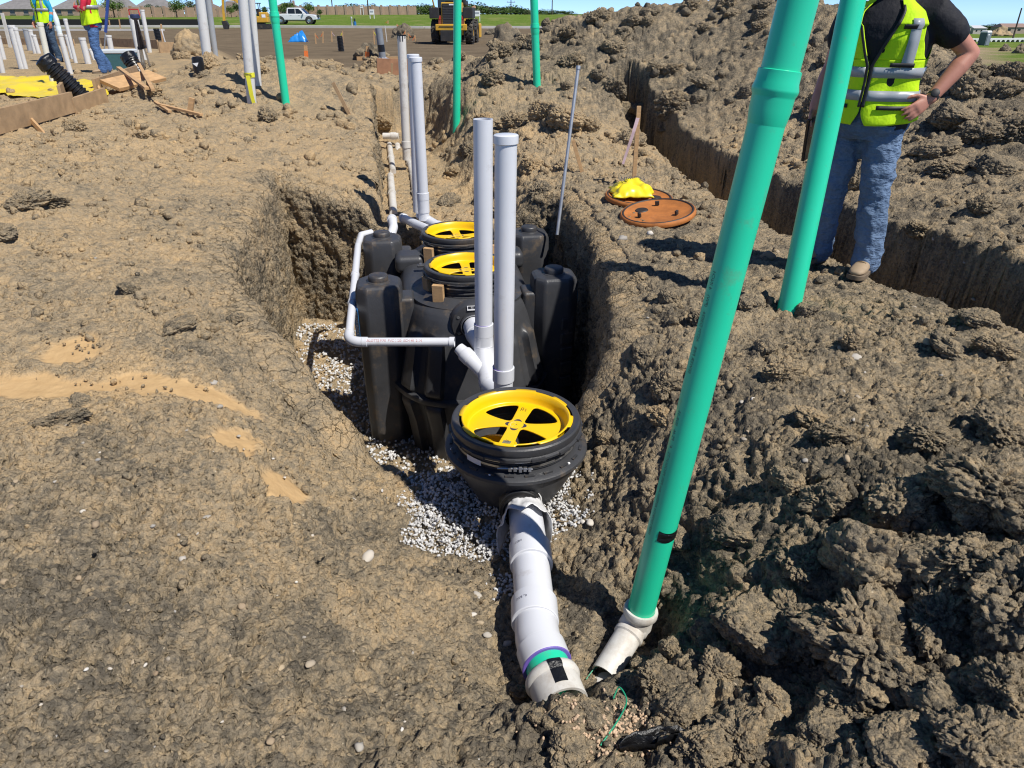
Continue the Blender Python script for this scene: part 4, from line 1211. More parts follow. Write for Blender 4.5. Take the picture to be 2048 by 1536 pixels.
def plastic_wrap():
    """torn white film tied round the sleeve end"""
    a, b = atz(1047, 1006, -.60), atz(1054, 1055, -.60); d = (b - a); L = d.length; dd = d.normalized()
    sd = dd.cross(Vector((0, 0, 1))).normalized(); uu = sd.cross(dd)
    nu, nv = 64, 22; V = []
    for j in range(nv):
        tt = j / (nv - 1)
        for i in range(nu):
            s = i / (nu - 1); ang = -2.15 + 4.3 * s
            q = np.array([[math.cos(ang) * 2.2, tt * 3.0, math.sin(ang) * 2.2]])
            cr = float(fbm(q, 3)[0])
            flare = max(0.0, tt - .35) * (0.04 + .10 * max(0, -math.cos(ang * .9 + .4)))
            r = .087 + .004 + .012 * abs(cr) + flare
            edge = .25 * float(perlin(np.array([[ang * 1.7, 3.3, 1.1]]))[0]) * tt
            p = a + dd * (L * (tt * (1.0 + edge) - .05)) + (uu * math.cos(ang) + sd * math.sin(ang)) * r
            if abs(ang) > 1.5: p += Vector((0, 0, -.05 * (abs(ang) - 1.5))) + dd * .10 * (abs(ang) - 1.5) * tt
            V.append(p)
    mb = MB(a - Vector((0, 0, .09)))
    mb.add(V, [(j * nu + i, j * nu + i + 1, (j + 1) * nu + i + 1, (j + 1) * nu + i) for j in range(nv - 1) for i in range(nu - 1)])
    o = mb.build('plastic_wrap', M('white_film', (.66, .66, .66), .35, .06), None, loc=a - Vector((0, 0, .09)))
    m = o.modifiers.new('thickness', 'SOLIDIFY'); m.thickness = .0015
    props(o, 'crumpled white plastic film wrapped round the top of the outlet pipe', 'plastic wrap')
plastic_wrap()

# ------------------------------------------------------------------ big green riser in front
def bell(mb, p, d, r):
    """moulded socket on a green pipe, widening upward along d"""
    return mb.lathe([(r, -.085), (r * 1.02, -.08), (r * 1.11, -.045), (r * 1.115, -.012), (r * 1.13, -.006), (r * 1.21, .004), (r * 1.22, .012), (r * 1.13, .030), (r * 1.12, .060), (r * 1.05, .062), (r, .061)], 44, p, d)
def green_front():
    p0, p1 = Vector((.512, 2.10, -.585)), Vector((.772, 2.18, 1.58)); d = (p1 - p0).normalized(); top = p0 + d * 3.3
    t = thing('green_pipe', 'thick leaning green sewer pipe rising out of a white socket in the foreground', 'pipe', p0)
    og = p0
    pj = p0 + d * ((at(1549, 187, 2.16) - p0).dot(d))
    r = .0535
    MB(og).tube([p0, pj], r, 48).build('lower_length', GREEN, t)
    up = MB(og).tube([pj, top], r, 48).build('upper_length', GREEN, t)
    b = MB(og); bell(b, pj, d, r); bo = b.build('bell_joint', GREEN, t)
    x, y, dd = frame_of(d)
    ang = math.atan2(Vector((-.93, -.36, 0)).dot(y), Vector((-.93, -.36, 0)).dot(x))
    for s, al in (('(NSF) NORTH AMERICAN PIPE PRODUCTS   4"   PS 46   SDR-35', 1.02), ('SEWER PIPE   ASTM D3034   (PW)   4 INCH', 1.60)):
        v, f = text_shape(s, .019); tx = MB(og)
        tx.add([p0 + dd * (al - .35 + q.x) + (x * math.cos(ang + q.y / r) + y * math.sin(ang + q.y / r)) * (r + .0007) for q in v], f)
        tx.build('print', M('faded_ink', (.03, .12, .09), .6), t, smooth=0)
    # tape patch near the foot
    ta = MB(og); pt = p0 + d * ((at(1337, 1057, 2.12) - p0).dot(d)); rows = []
    a0 = math.atan2(Vector((.55, -.83, 0)).dot(y), Vector((.55, -.83, 0)).dot(x))
    for j in range(7):
        h = -.022 + .044 * j / 6
        rows.append([pt + dd * (h + .004 * math.sin(3 * a + j)) + (x * math.cos(a0 + a) + y * math.sin(a0 + a)) * (r + .0016 + .0012 * math.sin(j * 2.2)) for a in np.linspace(-1.05, 1.2, 20)])
    for j in range(6):
        for k in range(19): ta.add([rows[j][k], rows[j][k + 1], rows[j + 1][k + 1], rows[j + 1][k]], [(0, 1, 2, 3)])
    ta.build('tape_patch', TAPE, t)
    # white socket and wye leg underneath
    s0 = p0 + d * .03
    so = MB(og).lathe([(.052, .0), (.0555, .004), (.066, .004), (.069, -.004), (.069, -.022), (.064, -.030), (.058, -.034), (.058, -.085), (.05, -.085)], 44, s0, d).build('socket', PVCD, t)
    e0, e1 = p0 - d * .055 + Vector((-.01, 0, 0)), atz(1208, 1350, -.70)
    dl = (e1 - e0)
    MB(og).lathe([(.05, -.03), (.060, -.028), (.062, .0), (.062, .02), (.057, .026), (.057, .04), (.060, .044), (.060, .060), (.054, .066), (.052, dl.length), (.045, dl.length)], 44, e0, dl).build('wye_leg', PVCD, t)
    return t
GREENF = green_front()
def wire(name, pts, r, mat, label, cat):
    pts = [Vector(p) for p in pts]; P = []
    for i in range(len(pts) - 1):
        a, b = pts[max(i - 1, 0)], pts[min(i + 2, len(pts) - 1)]
        for k in range(8):
            t = k / 8; p, q = pts[i], pts[i + 1]
            P.append(0.5 * ((2 * p) + (q - a) * t + (2 * a - 5 * p + 4 * q - b) * t * t + (3 * p - a - 3 * q + b) * t ** 3))
    P.append(pts[-1])
    o = MB(pts[0]).tube(P, r, 8).build(name, mat, loc=pts[0])
    return props(o, label, cat)
def G(px, py, up=0.0):
    g = ground(px, py); z = surface([g.x], [g.y])[0][0]
    return Vector((g.x, g.y, max(g.z, z) + up))
GW = M('green_wire', (.02, .30, .16), .4)
wire('tracer_wire', [G(1172, 1366, .01), G(1190, 1352, .03), G(1220, 1345, .04), G(1255, 1340, .01)], .0022, GW, 'green tracer wire arching beside the white wye leg', 'wire')
wire('tracer_wire', [G(1200, 1500, .01), G(1235, 1465, .02), G(1250, 1430, .05), G(1235, 1410, .06), G(1225, 1416, .03)], .0026, GW, 'curled green wire end on pebbles at the bottom of the picture', 'wire')
STUMP = atz(1222, 1352, -.62)
o = MB().lathe([(.0, .035), (.03, .035), (.045, .03), (.048, .0), (.048, -.05)], 28).build('pipe_stub', PVCD); o.location = G(1212, 1366, -.03); o.rotation_euler = (R(14), R(-10), 0)
props(o, 'muddy white pipe stub poking from the soil below the green wire', 'pipe stub')

# ------------------------------------------------------------------ other upright pipes
def stand(name, base, top, r, mat, label, group, cat='pipe', open_top=False, cap=None, joint=None, collar=None, deep=.35, extra=None):
    """upright pipe from the ground to a top point"""
    base, top = Vector(base), Vector(top); d = (top - base).normalized()
    t = thing(name, label, cat, base, group=group); og = base
    b0 = base - d * deep; L = (top - b0).length
    if open_top: MB(og).lathe([(r, 0), (r, L), (r * .88, L), (r * .88, L - .35), (0, L - .36)], 36, b0, d).build('barrel', mat, t)
    else: MB(og).tube([b0, top], r, 36).build('barrel', mat, t)
    if cap: MB(og).lathe([(0, .008), (r * 1.02, .008), (r * 1.11, .004), (r * 1.12, -.004), (r * 1.12, -cap), (r, -cap - .004)], 36, top, d).build('end_cap', mat, t)
    if joint is not None:
        m = MB(og); bell(m, joint, d, r); m.build('bell_joint', mat, t)
    if collar:
        for z, h, k in collar:
            p = base + d * ((z - base.z) / d.z)
            MB(og).lathe([(r * .99, 0), (r * k, .002), (r * k, h), (r * .99, h + .002)], 36, p, d).build('coupling', mat, t)
    return t
# green ones
stand('green_pipe', (1.555, 3.74, -.02), Vector((1.555, 3.74, -.02)) + (at(1706, 0, 4.09) - Vector((1.555, 3.74, -.02))) * 1.6, .062, GREEN, 'green sewer pipe standing between the leaning green pipe and the man in the vest', None)
o = GREENF
def green_far(px, py, tx, ty, w, lab, jy=None):
    g = ground(px, py); d = g.y / ray(px, py)[1]; r = w / FPX * d / 2
    tp = at(tx, ty, g.y); k = (tp - g); top = g + k * 1.6
    j = g + k * ((py - jy) / (py - ty)) if jy is not None else None
    return stand('green_pipe', g, top, r, GREEN, lab, 'thin green pipes standing behind the tank', joint=j)
green_far(572, 208, 545, 0, 15.5, 'slim green pipe in the tan mound, nearest the left edge', 32)
green_far(913, 258, 915, 0, 15, 'slim green pipe standing in line with the yellow wheel loader')
green_far(1074, 172, 1068, 0, 15, 'slim green pipe on the spoil heap, right of the wheel loader', 55)

# white pair in front of the tank
T1 = Vector((-.195, 4.47, -.50))
tpW1 = at(966, 238, 4.47)
w1 = stand('white_pipe', T1, tpW1, .059, PVC, 'taller white standpipe with open top just behind its capped neighbour', 'white standpipes in front of the tank', open_top=True, deep=.05, collar=[(-.40, .085, 1.12), (-.50, .03, 1.15)])
T2 = Vector((-.055, 3.80, -.62))
w2 = stand('white_pipe', T2, at(1012, 272, 3.78), .0575, PVC, 'white standpipe with domed cap rising behind the yellow basin grate', 'white standpipes in front of the tank', cap=.035, deep=.02, collar=[(-.40, .085, 1.13)])
for w, zc in ((w1, -.318), (w2, -.317)):
    b = w.location; MB().lathe([(.0595, 0), (.0612, .001), (.0612, .006), (.0595, .007)], 36, Vector((0, 0, zc - b.z)) + ((tpW1 - T1).normalized() * .0)).build('primer_ring', PURPLE, w)
def tank_fittings():
    t = thing('wye_fitting', 'white pipe wye and tee joining the tank outlet to the standpipes', 'pipe fitting', T1 - Vector((0, 0, .1)))
    og = t.location
    bs = on_tank((0, -1.09, -.47))
    MB(og).tube([bs, bs + (T1 - bs) * .55, T1 + Vector((0, 0, .0))], [.078, .078, .066], 36).build('outlet_stub', PVC, t)
    MB(og).lathe([(.06, 0), (.085, 0), (.085, .05), (.06, .05)], 36, bs + (T1 - bs) * .25, T1 - bs).build('hub', PVC, t)
    MB(og).tube([T1 + Vector((0, 0, .10)), T1, T1 + Vector((.02, -.10, -.10)), T1 + Vector((.06, -.28, -.16)), T2 + Vector((0, .12, .02)), T2], [.066, .070, .072, .072, .068, .066], 36).build('sweep', PVC, t)
    q = T1 + Vector((.045, -.2, -.14)); MB(og).lathe([(.06, 0), (.080, 0), (.080, .06), (.06, .06)], 36, q, Vector((.14, -.55, -.22))).build('hub', PVC, t)
    MB(og).tube([T2 + Vector((0, 0, .04)), T2 + Vector((.01, -.1, -.02)), BAS + Vector((-.02, .30, -.36))], [.066, .07, .072], 36).build('basin_inlet', PVC, t)
    # side arm taking the thin line
    a = at(905, 684, 4.50); b = T1 + Vector((.03, -.16, -.13))
    MB(og).tube([a + (b - a) * .18, a + (b - a) * .45, b], [.040, .052, .056], 32).build('side_arm', PVC, t)
    MB(og).lathe([(.03, 0), (.050, 0), (.056, .01), (.056, .07), (.05, .075)], 32, a + (b - a) * .32, b - a).build('reducer', PVC, t)
    return t
tank_fittings()
def thin_line():
    el = at(697, 684, 4.55); a = at(905, 684, 4.50); e2 = at(716, 492, 6.35); e3 = at(722, 470, 6.75)
    t = thing('vent_line', 'thin white pipe bent round the left side of the black tank', 'pipe', el - Vector((0, 0, .03)))
    og = t.location
    MB(og).tube([el + (a - el) * .12, a], .0305, 28).build('cross_length', PVC, t)
    MB(og).tube([el + (e2 - el) * .06, e2], .0305, 28).build('side_length', PVC, t)
    P = []
    u, v = (e2 - el).normalized(), (a - el).normalized()
    for k in range(9):
        s = k / 8; P.append(el + u * .10 * (1 - s) ** 2 + v * .10 * s ** 2)
    MB(og).tube(P, .036, 28).build('elbow', PVC, t)
    for p, d in ((el + v * .10, v), (el + u * .10, u), (el + u * .62, u), (el + u * 1.15, u), (a - v * .02, v)):
        MB(og).lathe([(.030, 0), (.036, .001), (.036, .035), (.030, .036)], 28, p, d).build('coupling', PVC, t)
    e4 = at(785, 462, 6.95); e5 = at(792, 440, 7.25)
    MB(og).tube([e2, e3, e3 + (e4 - e3) * .3 + Vector((0, .05, 0))], .0305, 28).build('rear_length', PVC, t)
    # red print on the cross length
    tx = MB(og); x, y, dd = frame_of(a - el); pd = Vector((.1, -.75, .66)); ang = math.atan2(pd.dot(y), pd.dot(x))
    s, f = text_shape('CHARLOTTE PIPE  PVC 1120  SCH 40  2 IN', .0235)
    L = (a - el).length
    sg = 1 if (x * math.cos(ang + .3) + y * math.sin(ang + .3)).dot(Vector((0, 0, 1))) > (x * math.cos(ang) + y * math.sin(ang)).dot(Vector((0, 0, 1))) else -1
    tx.add([el + dd * (L * .42 + q.x) + (x * math.cos(ang + sg * q.y / .0305) + y * math.sin(ang + sg * q.y / .0305)) * .0312 for q in s], f)
    tx.build('print', M('red_ink', (.45, .12, .10), .6), t, smooth=0)
    return t
thin_line()
# tie wires on the thin line
def elbow_piece(name, pts, r, label, mat=PVC):
    pts = [Vector(p) for p in pts]
    t = thing(name, label, 'pipe', pts[0])
    MB(pts[0]).tube(pts, r, 28).build('bend', mat, t)
    for i, j in ((0, 1), (-1, -2)):
        d = pts[j] - pts[i]
        MB(pts[0]).lathe([(r, 0), (r * 1.17, .001), (r * 1.17, .05), (r, .051)], 28, pts[i], d).build('hub', mat, t)
    return t
elbow_piece('white_elbow', [at(765, 478, 6.98), at(783, 470, 7.0), at(787, 455, 7.1), at(784, 438, 7.35)], .045, 'white elbow behind the rear left corner post of the tank')
elbow_piece('white_inlet', [at(806, 436, 7.62), at(814, 440, 7.5), at(835, 450, 7.2), at(872, 466, 6.85)], .045, 'white inlet pipe dipping down to the rear yellow grate')
elbow_piece('white_inlet', [at(842, 430, 7.5), at(858, 442, 7.3), at(880, 455, 7.1)], .05, 'short white bend beside the reducer at the foot of the standpipe')

# pair behind the tank and the lines in the trench
def lone(base_px, base_py, top_px, top_py, Y, r, label, zb=None, **k):
    b = at(base_px, base_py, Y); 
    return stand('white_pipe', b, at(top_px, top_py, Y), r, k.pop('mat', PVC), label, 'white standpipes in the trench behind the tank', **k)
lone(848, 432, 831, 116, 7.3, .0555, 'white standpipe with flared cap and grey reducer, right of its twin', cap=.03, deep=.04, collar=[(-.13, .07, 1.14), (-.26, .13, 1.10)])
lone(836, 405, 826, 110, 7.75, .0555, 'white capped standpipe mostly hidden behind the one with the grey reducer', cap=.03, deep=.1)
w5 = lone(813, 305, 803, 72, 10.4, .057, 'white standpipe with torn black tape on its top, deep in the trench', mat=PVCD, deep=.1, collar=[(-.12, .09, 1.15)])
tb = MB(); 
for k in range(10):
    a = 2 * math.pi * k / 10; a2 = a + .75
    h = .02 + .05 * random.random()
    q = [Vector((math.cos(b) * .060, math.sin(b) * .060, z)) for b in (a, a2) for z in (.015, -h)]
    tb.add([q[0], q[1], q[3], q[2]], [(0, 1, 2, 3)])
o = tb.build('tape_wrap', TAPE, w5); o.location = at(803, 72, 10.4) - w5.location
for i, (p, q, z, r, lab) in enumerate((((779, 292), (786, 345), -.42, .045, 'muddy white pipe lying furthest left in the trench, far piece'), ((781, 352), (787, 425), -.42, .045, 'muddy white pipe lying furthest left in the trench, near piece'),
                                     ((795, 292), (815, 437), -.41, .047, 'long white pipe lying along the middle of the trench'), ((814, 308), (826, 350), -.42, .045, 'short white pipe lying behind the taped standpipe'),
                                     ((826, 352), (836, 415), -.42, .045, 'white pipe lying along the right side of the trench floor'))):
    a, b = atz(p[0], p[1], z), atz(q[0], q[1], z); t = thing('trench_pipe', lab, 'pipe', a, group='white pipes lying in the trench')
    a = Vector((a.x, a.y, hz(a.x, a.y) + .018)); b = Vector((b.x, b.y, hz(b.x, b.y) + .018)); t.location = a
    MB(a).tube([a, b], r, 24).build('barrel', PVCD, t)
    MB(a).lathe([(r, 0), (r * 1.17, .001), (r * 1.17, .08), (r, .081)], 24, a + (b - a) * .5, b - a).build('coupling', PVCD, t)
a, b = atz(766, 272, -.22), atz(797, 272, -.22); g = (a + b) / 2
o = MB(g).tube([a, b], .05, 24).lathe([(.05, 0), (.058, .001), (.058, .09), (.05, .09)], 24, g, b - a).build('cross_pipe', PVCD, loc=g); props(o, 'short white pipe lying crosswise at the far end of the trench', 'pipe')

# ------------------------------------------------------------------ rusty lids, yellow bag, rods and stakes on the right bank
RUST = M('rusty_orange_lid', (0.42, 0.145, 0.03), 0.75, 0.3, 7, dirt=0.3, dscale=5, dcol=(.10, .06, .035), bmp=.2, bscale=60)
RUSTD = M('dark_gasket', (0.03, 0.022, 0.018), 0.6, 0.3, 10)
def lid(px, py, w, tilt, label, yaw):
    g = ground(px, py); dist = g.y / ray(px, py)[1]; r = w / 2 / FPX * dist
    t = thing('manhole_lid', label, 'lid', (g.x, g.y, surface([g.x], [g.y])[0][0] + .055), tilt, 'rusty manhole lids lying on the bank')
    MB().lathe([(0, -.012), (r * .80, -.010), (r * .88, .004), (r * .955, .010), (r * .98, .004), (r, -.012), (r * .985, -.03), (r * .9, -.035), (0, -.035)], 64).build('disc', RUST, t)
    MB().lathe([(r * .885, .006), (r * .90, .012), (r * .93, .013), (r * .945, .009)], 64).build('gasket', RUSTD, t)
    for a in (yaw, yaw + 2.1, yaw + 4.2):
        MB().box((math.cos(a) * r * .55, math.sin(a) * r * .55, .012), (.036, .02, .036), (0, 0, a + 1.57)).build('lug', RUSTD, t, bevel=.004)
    MB().lathe([(0, -.002), (r * .16, -.004), (r * .19, -.014)], 24, (r * .5 * math.cos(yaw + 5.2), r * .5 * math.sin(yaw + 5.2), 0)).build('lifting_recess', RUSTD, t)
    return t, r
lid(1314, 438, 150, (R(5), R(-7), 0), 'rusty orange manhole lid lying nearer the pit, uncovered', 3.5)
L2, r2 = lid(1277, 404, 136, (R(3), R(2), 0), 'rusty orange manhole lid half covered by a yellow bag', 1.2)
def bag():
    g = L2.location; nu, nv = 40, 40; V = []; c = Vector((g.x - .07, g.y + .04, g.z))
    for j in range(nv):
        for i in range(nu):
            u, v = i / (nu - 1) * 2 - 1, j / (nv - 1) * 2 - 1
            rr = max(abs(u), abs(v)); q = np.array([[u * 1.1 + 2, v * 1.1, 4.0]])
            n1 = float(fbm(q, 2)[0]); n2 = float(perlin(q * 2.3)[0])
            z = .02 + .085 * max(0, 1 - rr ** 3.0) * (0.9 + .45 * n1) + .012 * n2
            fold = abs(math.sin(2.2 * u + 1.6 * v + 2 * n1)) * .026
            V.append(c + Vector((u * .18 * (1 + .25 * n2 * rr), v * .2 * (1 + .2 * n1 * rr), max(.016, z + fold * (1 - rr ** 4)))))
    o = MB(c).add(V, [(j * nu + i, j * nu + i + 1, (j + 1) * nu + i + 1, (j + 1) * nu + i) for j in range(nv - 1) for i in range(nu - 1)]).build('yellow_bag', M('yellow_film', (.82, .66, .02), .35, .05), loc=c, smooth=30)
    m = o.modifiers.new('thickness', 'SOLIDIFY'); m.thickness = .004
    props(o, 'crumpled yellow plastic bag with black print lying on a rusty lid', 'bag')
    tx = MB()
    for k, (x, y, s) in enumerate((('-.06', .02, 'WM'), ('.04', .06, 'VE'), ('.10', .02, 'N'))):
        text_on(tx, s, .07, Matrix.Translation((float(x), y, .14)) @ Matrix.Rotation(.3, 4, 'Z') @ Matrix.Rotation(R(35), 4, 'X'))
    tx.build('bag_print', INK, o, smooth=0)
bag()
# galvanised rod leaning by the pit, wooden stakes
GALV = M('galvanised_steel', (.36, .38, .41), .45, .2, 12, metal=.5, dirt=.2, dscale=9)
a, b = at(1118, 440, 6.35), at(1157, 132, 6.75); d = b - a
t = thing('steel_rod', 'thin grey steel rod leaning at the edge of the pit', 'rod', a)
MB(a).tube([a - d * .1, b], .0145, 16).build('shaft', GALV, t); MB(a).lathe([(.0145, 0), (.019, .001), (.019, .03), (0, .031)], 16, b - d.normalized() * .03, d).build('head', GALV, t)
def stake(px, py, tx, ty, w, label, mat=WOOD, group=None, ribbon=None, Y=None, point=True, th=None, dY=0.0):
    g = ground(px, py) if Y is None else at(px, py, Y); dist = g.y / ray(px, py)[1]; ww = w / FPX * dist
    tp = at(tx, ty, g.y + dY); d = (tp - g).normalized(); g0 = g - d * .15
    t = thing('stake', label, 'stake', g, group=group)
    MB(g).beam(g0, tp, ww, th or ww * .6, up=(0, 1, 0)).build('post', mat, t, bevel=.002)
    if ribbon:
        col, side, hh = ribbon
        k = MB(g); p = tp - d * (.04 + hh * .1); n = 7; P = []
        for i in range(n):
            s = i / (n - 1); P.append((p + Vector((side * s * ww * 1.6, -.01 - .01 * math.sin(5 * s), -hh * s)), ww * (.9 - .3 * s)))
        for (q, wd), (q2, wd2) in zip(P[:-1], P[1:]):
            k.add([q + Vector((-wd * .5, 0, 0)), q + Vector((wd * .5, 0, 0)), q2 + Vector((wd2 * .5, 0, 0)), q2 + Vector((-wd2 * .5, 0, 0))], [(0, 1, 2, 3)])
        k.build('ribbon', col, t)
    return t
PINK = M('pink_ribbon', (.62, .45, .48), .6); ORANGE = M('orange_flagging', (.85, .20, .04), .55)
stake(1267, 372, 1278, 212, 8, 'thin wooden stake with a pale ribbon standing behind the yellow bag', WOOD, None, (PINK, -1.8, .45))
stake(1164, 345, 1146, 280, 7, 'short leaning wooden stake right of the steel rod', WOOD)
stake(700, 232, 666, 165, 7, 'weathered stake leaning in the slope left of the trench', WOODG)
# black rag in the foreground
def rag():
    g = G(1335, 1492, .012); nu, nv = 46, 12; V = []
    for j in range(nv):
        for i in range(nu):
            s, w = i / (nu - 1) * 2 - 1, j / (nv - 1) * 2 - 1
            q = np.array([[s * 2.2, w * 1.2 + 7, 1.0]]); n = float(fbm(q, 3)[0])
            wid = .035 * (1 - .75 * abs(s) ** 2) * (1 + .5 * float(perlin(np.array([[s * 3, 0, 2.]]))[0]))
            x = g.x + s * .155; y = g.y + w * wid - .025 * s * s + .01 * n
            V.append(Vector((x, y, 0)))
    Z = surface([p.x for p in V], [p.y for p in V])[0]; 
    for p, z, k in zip(V, Z, range(len(V))):
        j = k // nu; p.z = max(z, g.z - .02) + .012 + .012 * math.sin(j * 1.25) 
    o = MB(g).add(V, [(j * nu + i, j * nu + i + 1, (j + 1) * nu + i + 1, (j + 1) * nu + i) for j in range(nv - 1) for i in range(nu - 1)]).build('plastic_scrap', TAPE, loc=g)
    m = o.modifiers.new('thickness', 'SOLIDIFY'); m.thickness = .003
    props(o, 'torn strip of black plastic lying on the soil at the bottom', 'plastic scrap')
rag()

# ------------------------------------------------------------------ people
def ell(c, rx, ry, n=20, ax=None, ay=None):
    c = Vector(c); ax = Vector(ax or (1, 0, 0)); ay = Vector(ay or (0, 1, 0))
    return [c + ax * rx * math.cos(2 * math.pi * k / n) + ay * ry * math.sin(2 * math.pi * k / n) for k in range(n)]
def limb(mb, pts, rad, n=16):
    """tapered limb with rounded ends"""
    pts = [Vector(p) for p in pts]; d0 = (pts[1] - pts[0]).normalized(); d1 = (pts[-1] - pts[-2]).normalized()
    P = [pts[0] - d0 * rad[0] * .95, pts[0] - d0 * rad[0] * .6] + pts + [pts[-1] + d1 * rad[-1] * .6, pts[-1] + d1 * rad[-1] * .95]
    Rr = [rad[0] * .3, rad[0] * .8] + list(rad) + [rad[-1] * .8, rad[-1] * .3]
    return mb.tube(P, Rr, n)
def blob(mb, name, mat, parent, voxel, smooth=6, wrinkle=None):
    o = mb.build(name, mat, parent)
    m = o.modifiers.new('merge', 'REMESH'); m.mode = 'VOXEL'; m.voxel_size = voxel; m.use_smooth_shade = True
    s = o.modifiers.new('smooth', 'SMOOTH'); s.iterations = smooth; s.factor = .5
    if wrinkle:
        tex = bpy.data.textures.new('wrinkle', 'CLOUDS'); tex.noise_scale = wrinkle[0]; tex.noise_depth = 3
        d = o.modifiers.new('wrinkle', 'DISPLACE'); d.texture = tex; d.strength = wrinkle[1]; d.mid_level = .5; d.texture_coords = 'LOCAL'
    return o
SKIN = M('skin', (0.46, 0.20, 0.135), 0.5, 0.12, 14)
LENS = M('black_glass', (.01, .01, .012), .1)
def denim(name, col):
    if name in MATS: return MATS[name]
    m, nt, bs = _nodes(name)
    n = noise(nt, 3.2, 5, .6, w=(1, 1, .5)); n2 = noise(nt, 60, 3, .6); n3 = noise(nt, 9, 4, .65, w=(1, 1, 2.4))
    c = ramp(nt, n, [(.30, tuple(k * .55 for k in col)), (.55, col), (.78, tuple(min(1, k * 1.9 + .02) for k in col))])
    c = mixc(nt, .25, c, ramp(nt, n2, [(.3, tuple(k * .6 for k in col)), (.7, tuple(k * 1.5 for k in col))]))
    nt.links.new(c, bs.inputs['Base Color']); bs.inputs['Roughness'].default_value = .85; bs.inputs['Specular IOR Level'].default_value = .25
    b = bump(nt, n3, .9, .035); nt.links.new(bump(nt, n2, .3, .002, b), bs.inputs['Normal'])
    MATS[name] = m; return m
def cloth(name, col, fold=.5, scale=7):
    if name in MATS: return MATS[name]
    m, nt, bs = _nodes(name)
    n = noise(nt, scale, 4, .6, w=(1, 1, .7))
    c = ramp(nt, n, [(.3, tuple(k * .86 for k in col)), (.7, tuple(min(1, k * 1.06) for k in col))])
    nt.links.new(c, bs.inputs['Base Color']); bs.inputs['Roughness'].default_value = .75; bs.inputs['Specular IOR Level'].default_value = .3
    nt.links.new(bump(nt, n, fold, .03), bs.inputs['Normal'])
    MATS[name] = m; return m
HIVIS = cloth('hivis_lime', (.52, .80, .008), .55)
SILVER = M('reflective_tape', (.30, .32, .34), .35, .1, 8)
TRIM = M('black_trim', (.010, .010, .012), .6, .1)
TORSO0 = [(.86, .170, .118), (.93, .178, .125), (1.02, .172, .120), (1.12, .170, .120), (1.22, .180, .128), (1.33, .192, .134), (1.41, .190, .125), (1.47, .165, .108), (1.51, .115, .088), (1.545, .072, .070)]
def hand(mb, wrist, tip, palm_n, side, curl=.35, L=.185, spread=.12):
    """palm, four fingers and a thumb; side is where the thumb leaves the palm"""
    w, t = Vector(wrist), Vector(tip); d = (t - w).normalized(); nrm = Vector(palm_n); nrm = (nrm - d * nrm.dot(d)).normalized()
    s = Vector(side); s = (s - d * s.dot(d) - nrm * s.dot(nrm)).normalized()
    k = L / .185; rings = []
    for q, a, b in ((-.01, .024, .019), (.02, .030, .018), (.055, .040, .017), (.085, .043, .015), (.095, .040, .012)):
        rings.append(ell(w + d * q * k, a * k, b * k, 16, s, nrm))
    mb.loft(rings)
    for i, (off, ln) in enumerate(((.031, .075), (.011, .085), (-.010, .080), (-.030, .062))):
        p0 = w + d * .085 * k + s * off * k; dv = (d + s * spread * (1.5 - i) * .6).normalized(); P = [p0]
        for j in range(3):
            a = curl * (j + .6); P.append(P[-1] + (dv * math.cos(a) + nrm * math.sin(a)) * ln * k * (.45, .32, .23)[j])
        limb(mb, P, [.0095 * k, .0092 * k, .0085 * k, .0072 * k], 10)
    p0 = w + d * .025 * k + s * .028 * k; P = [p0, p0 + (d * .6 + s * .75 + nrm * .2) * .036 * k, p0 + (d * 1.35 + s * 1.05 + nrm * .45) * .042 * k, p0 + (d * 2.0 + s * 1.1 + nrm * .8) * .042 * k]
    limb(mb, P, [.0135 * k, .0125 * k, .0105 * k, .0085 * k], 10)
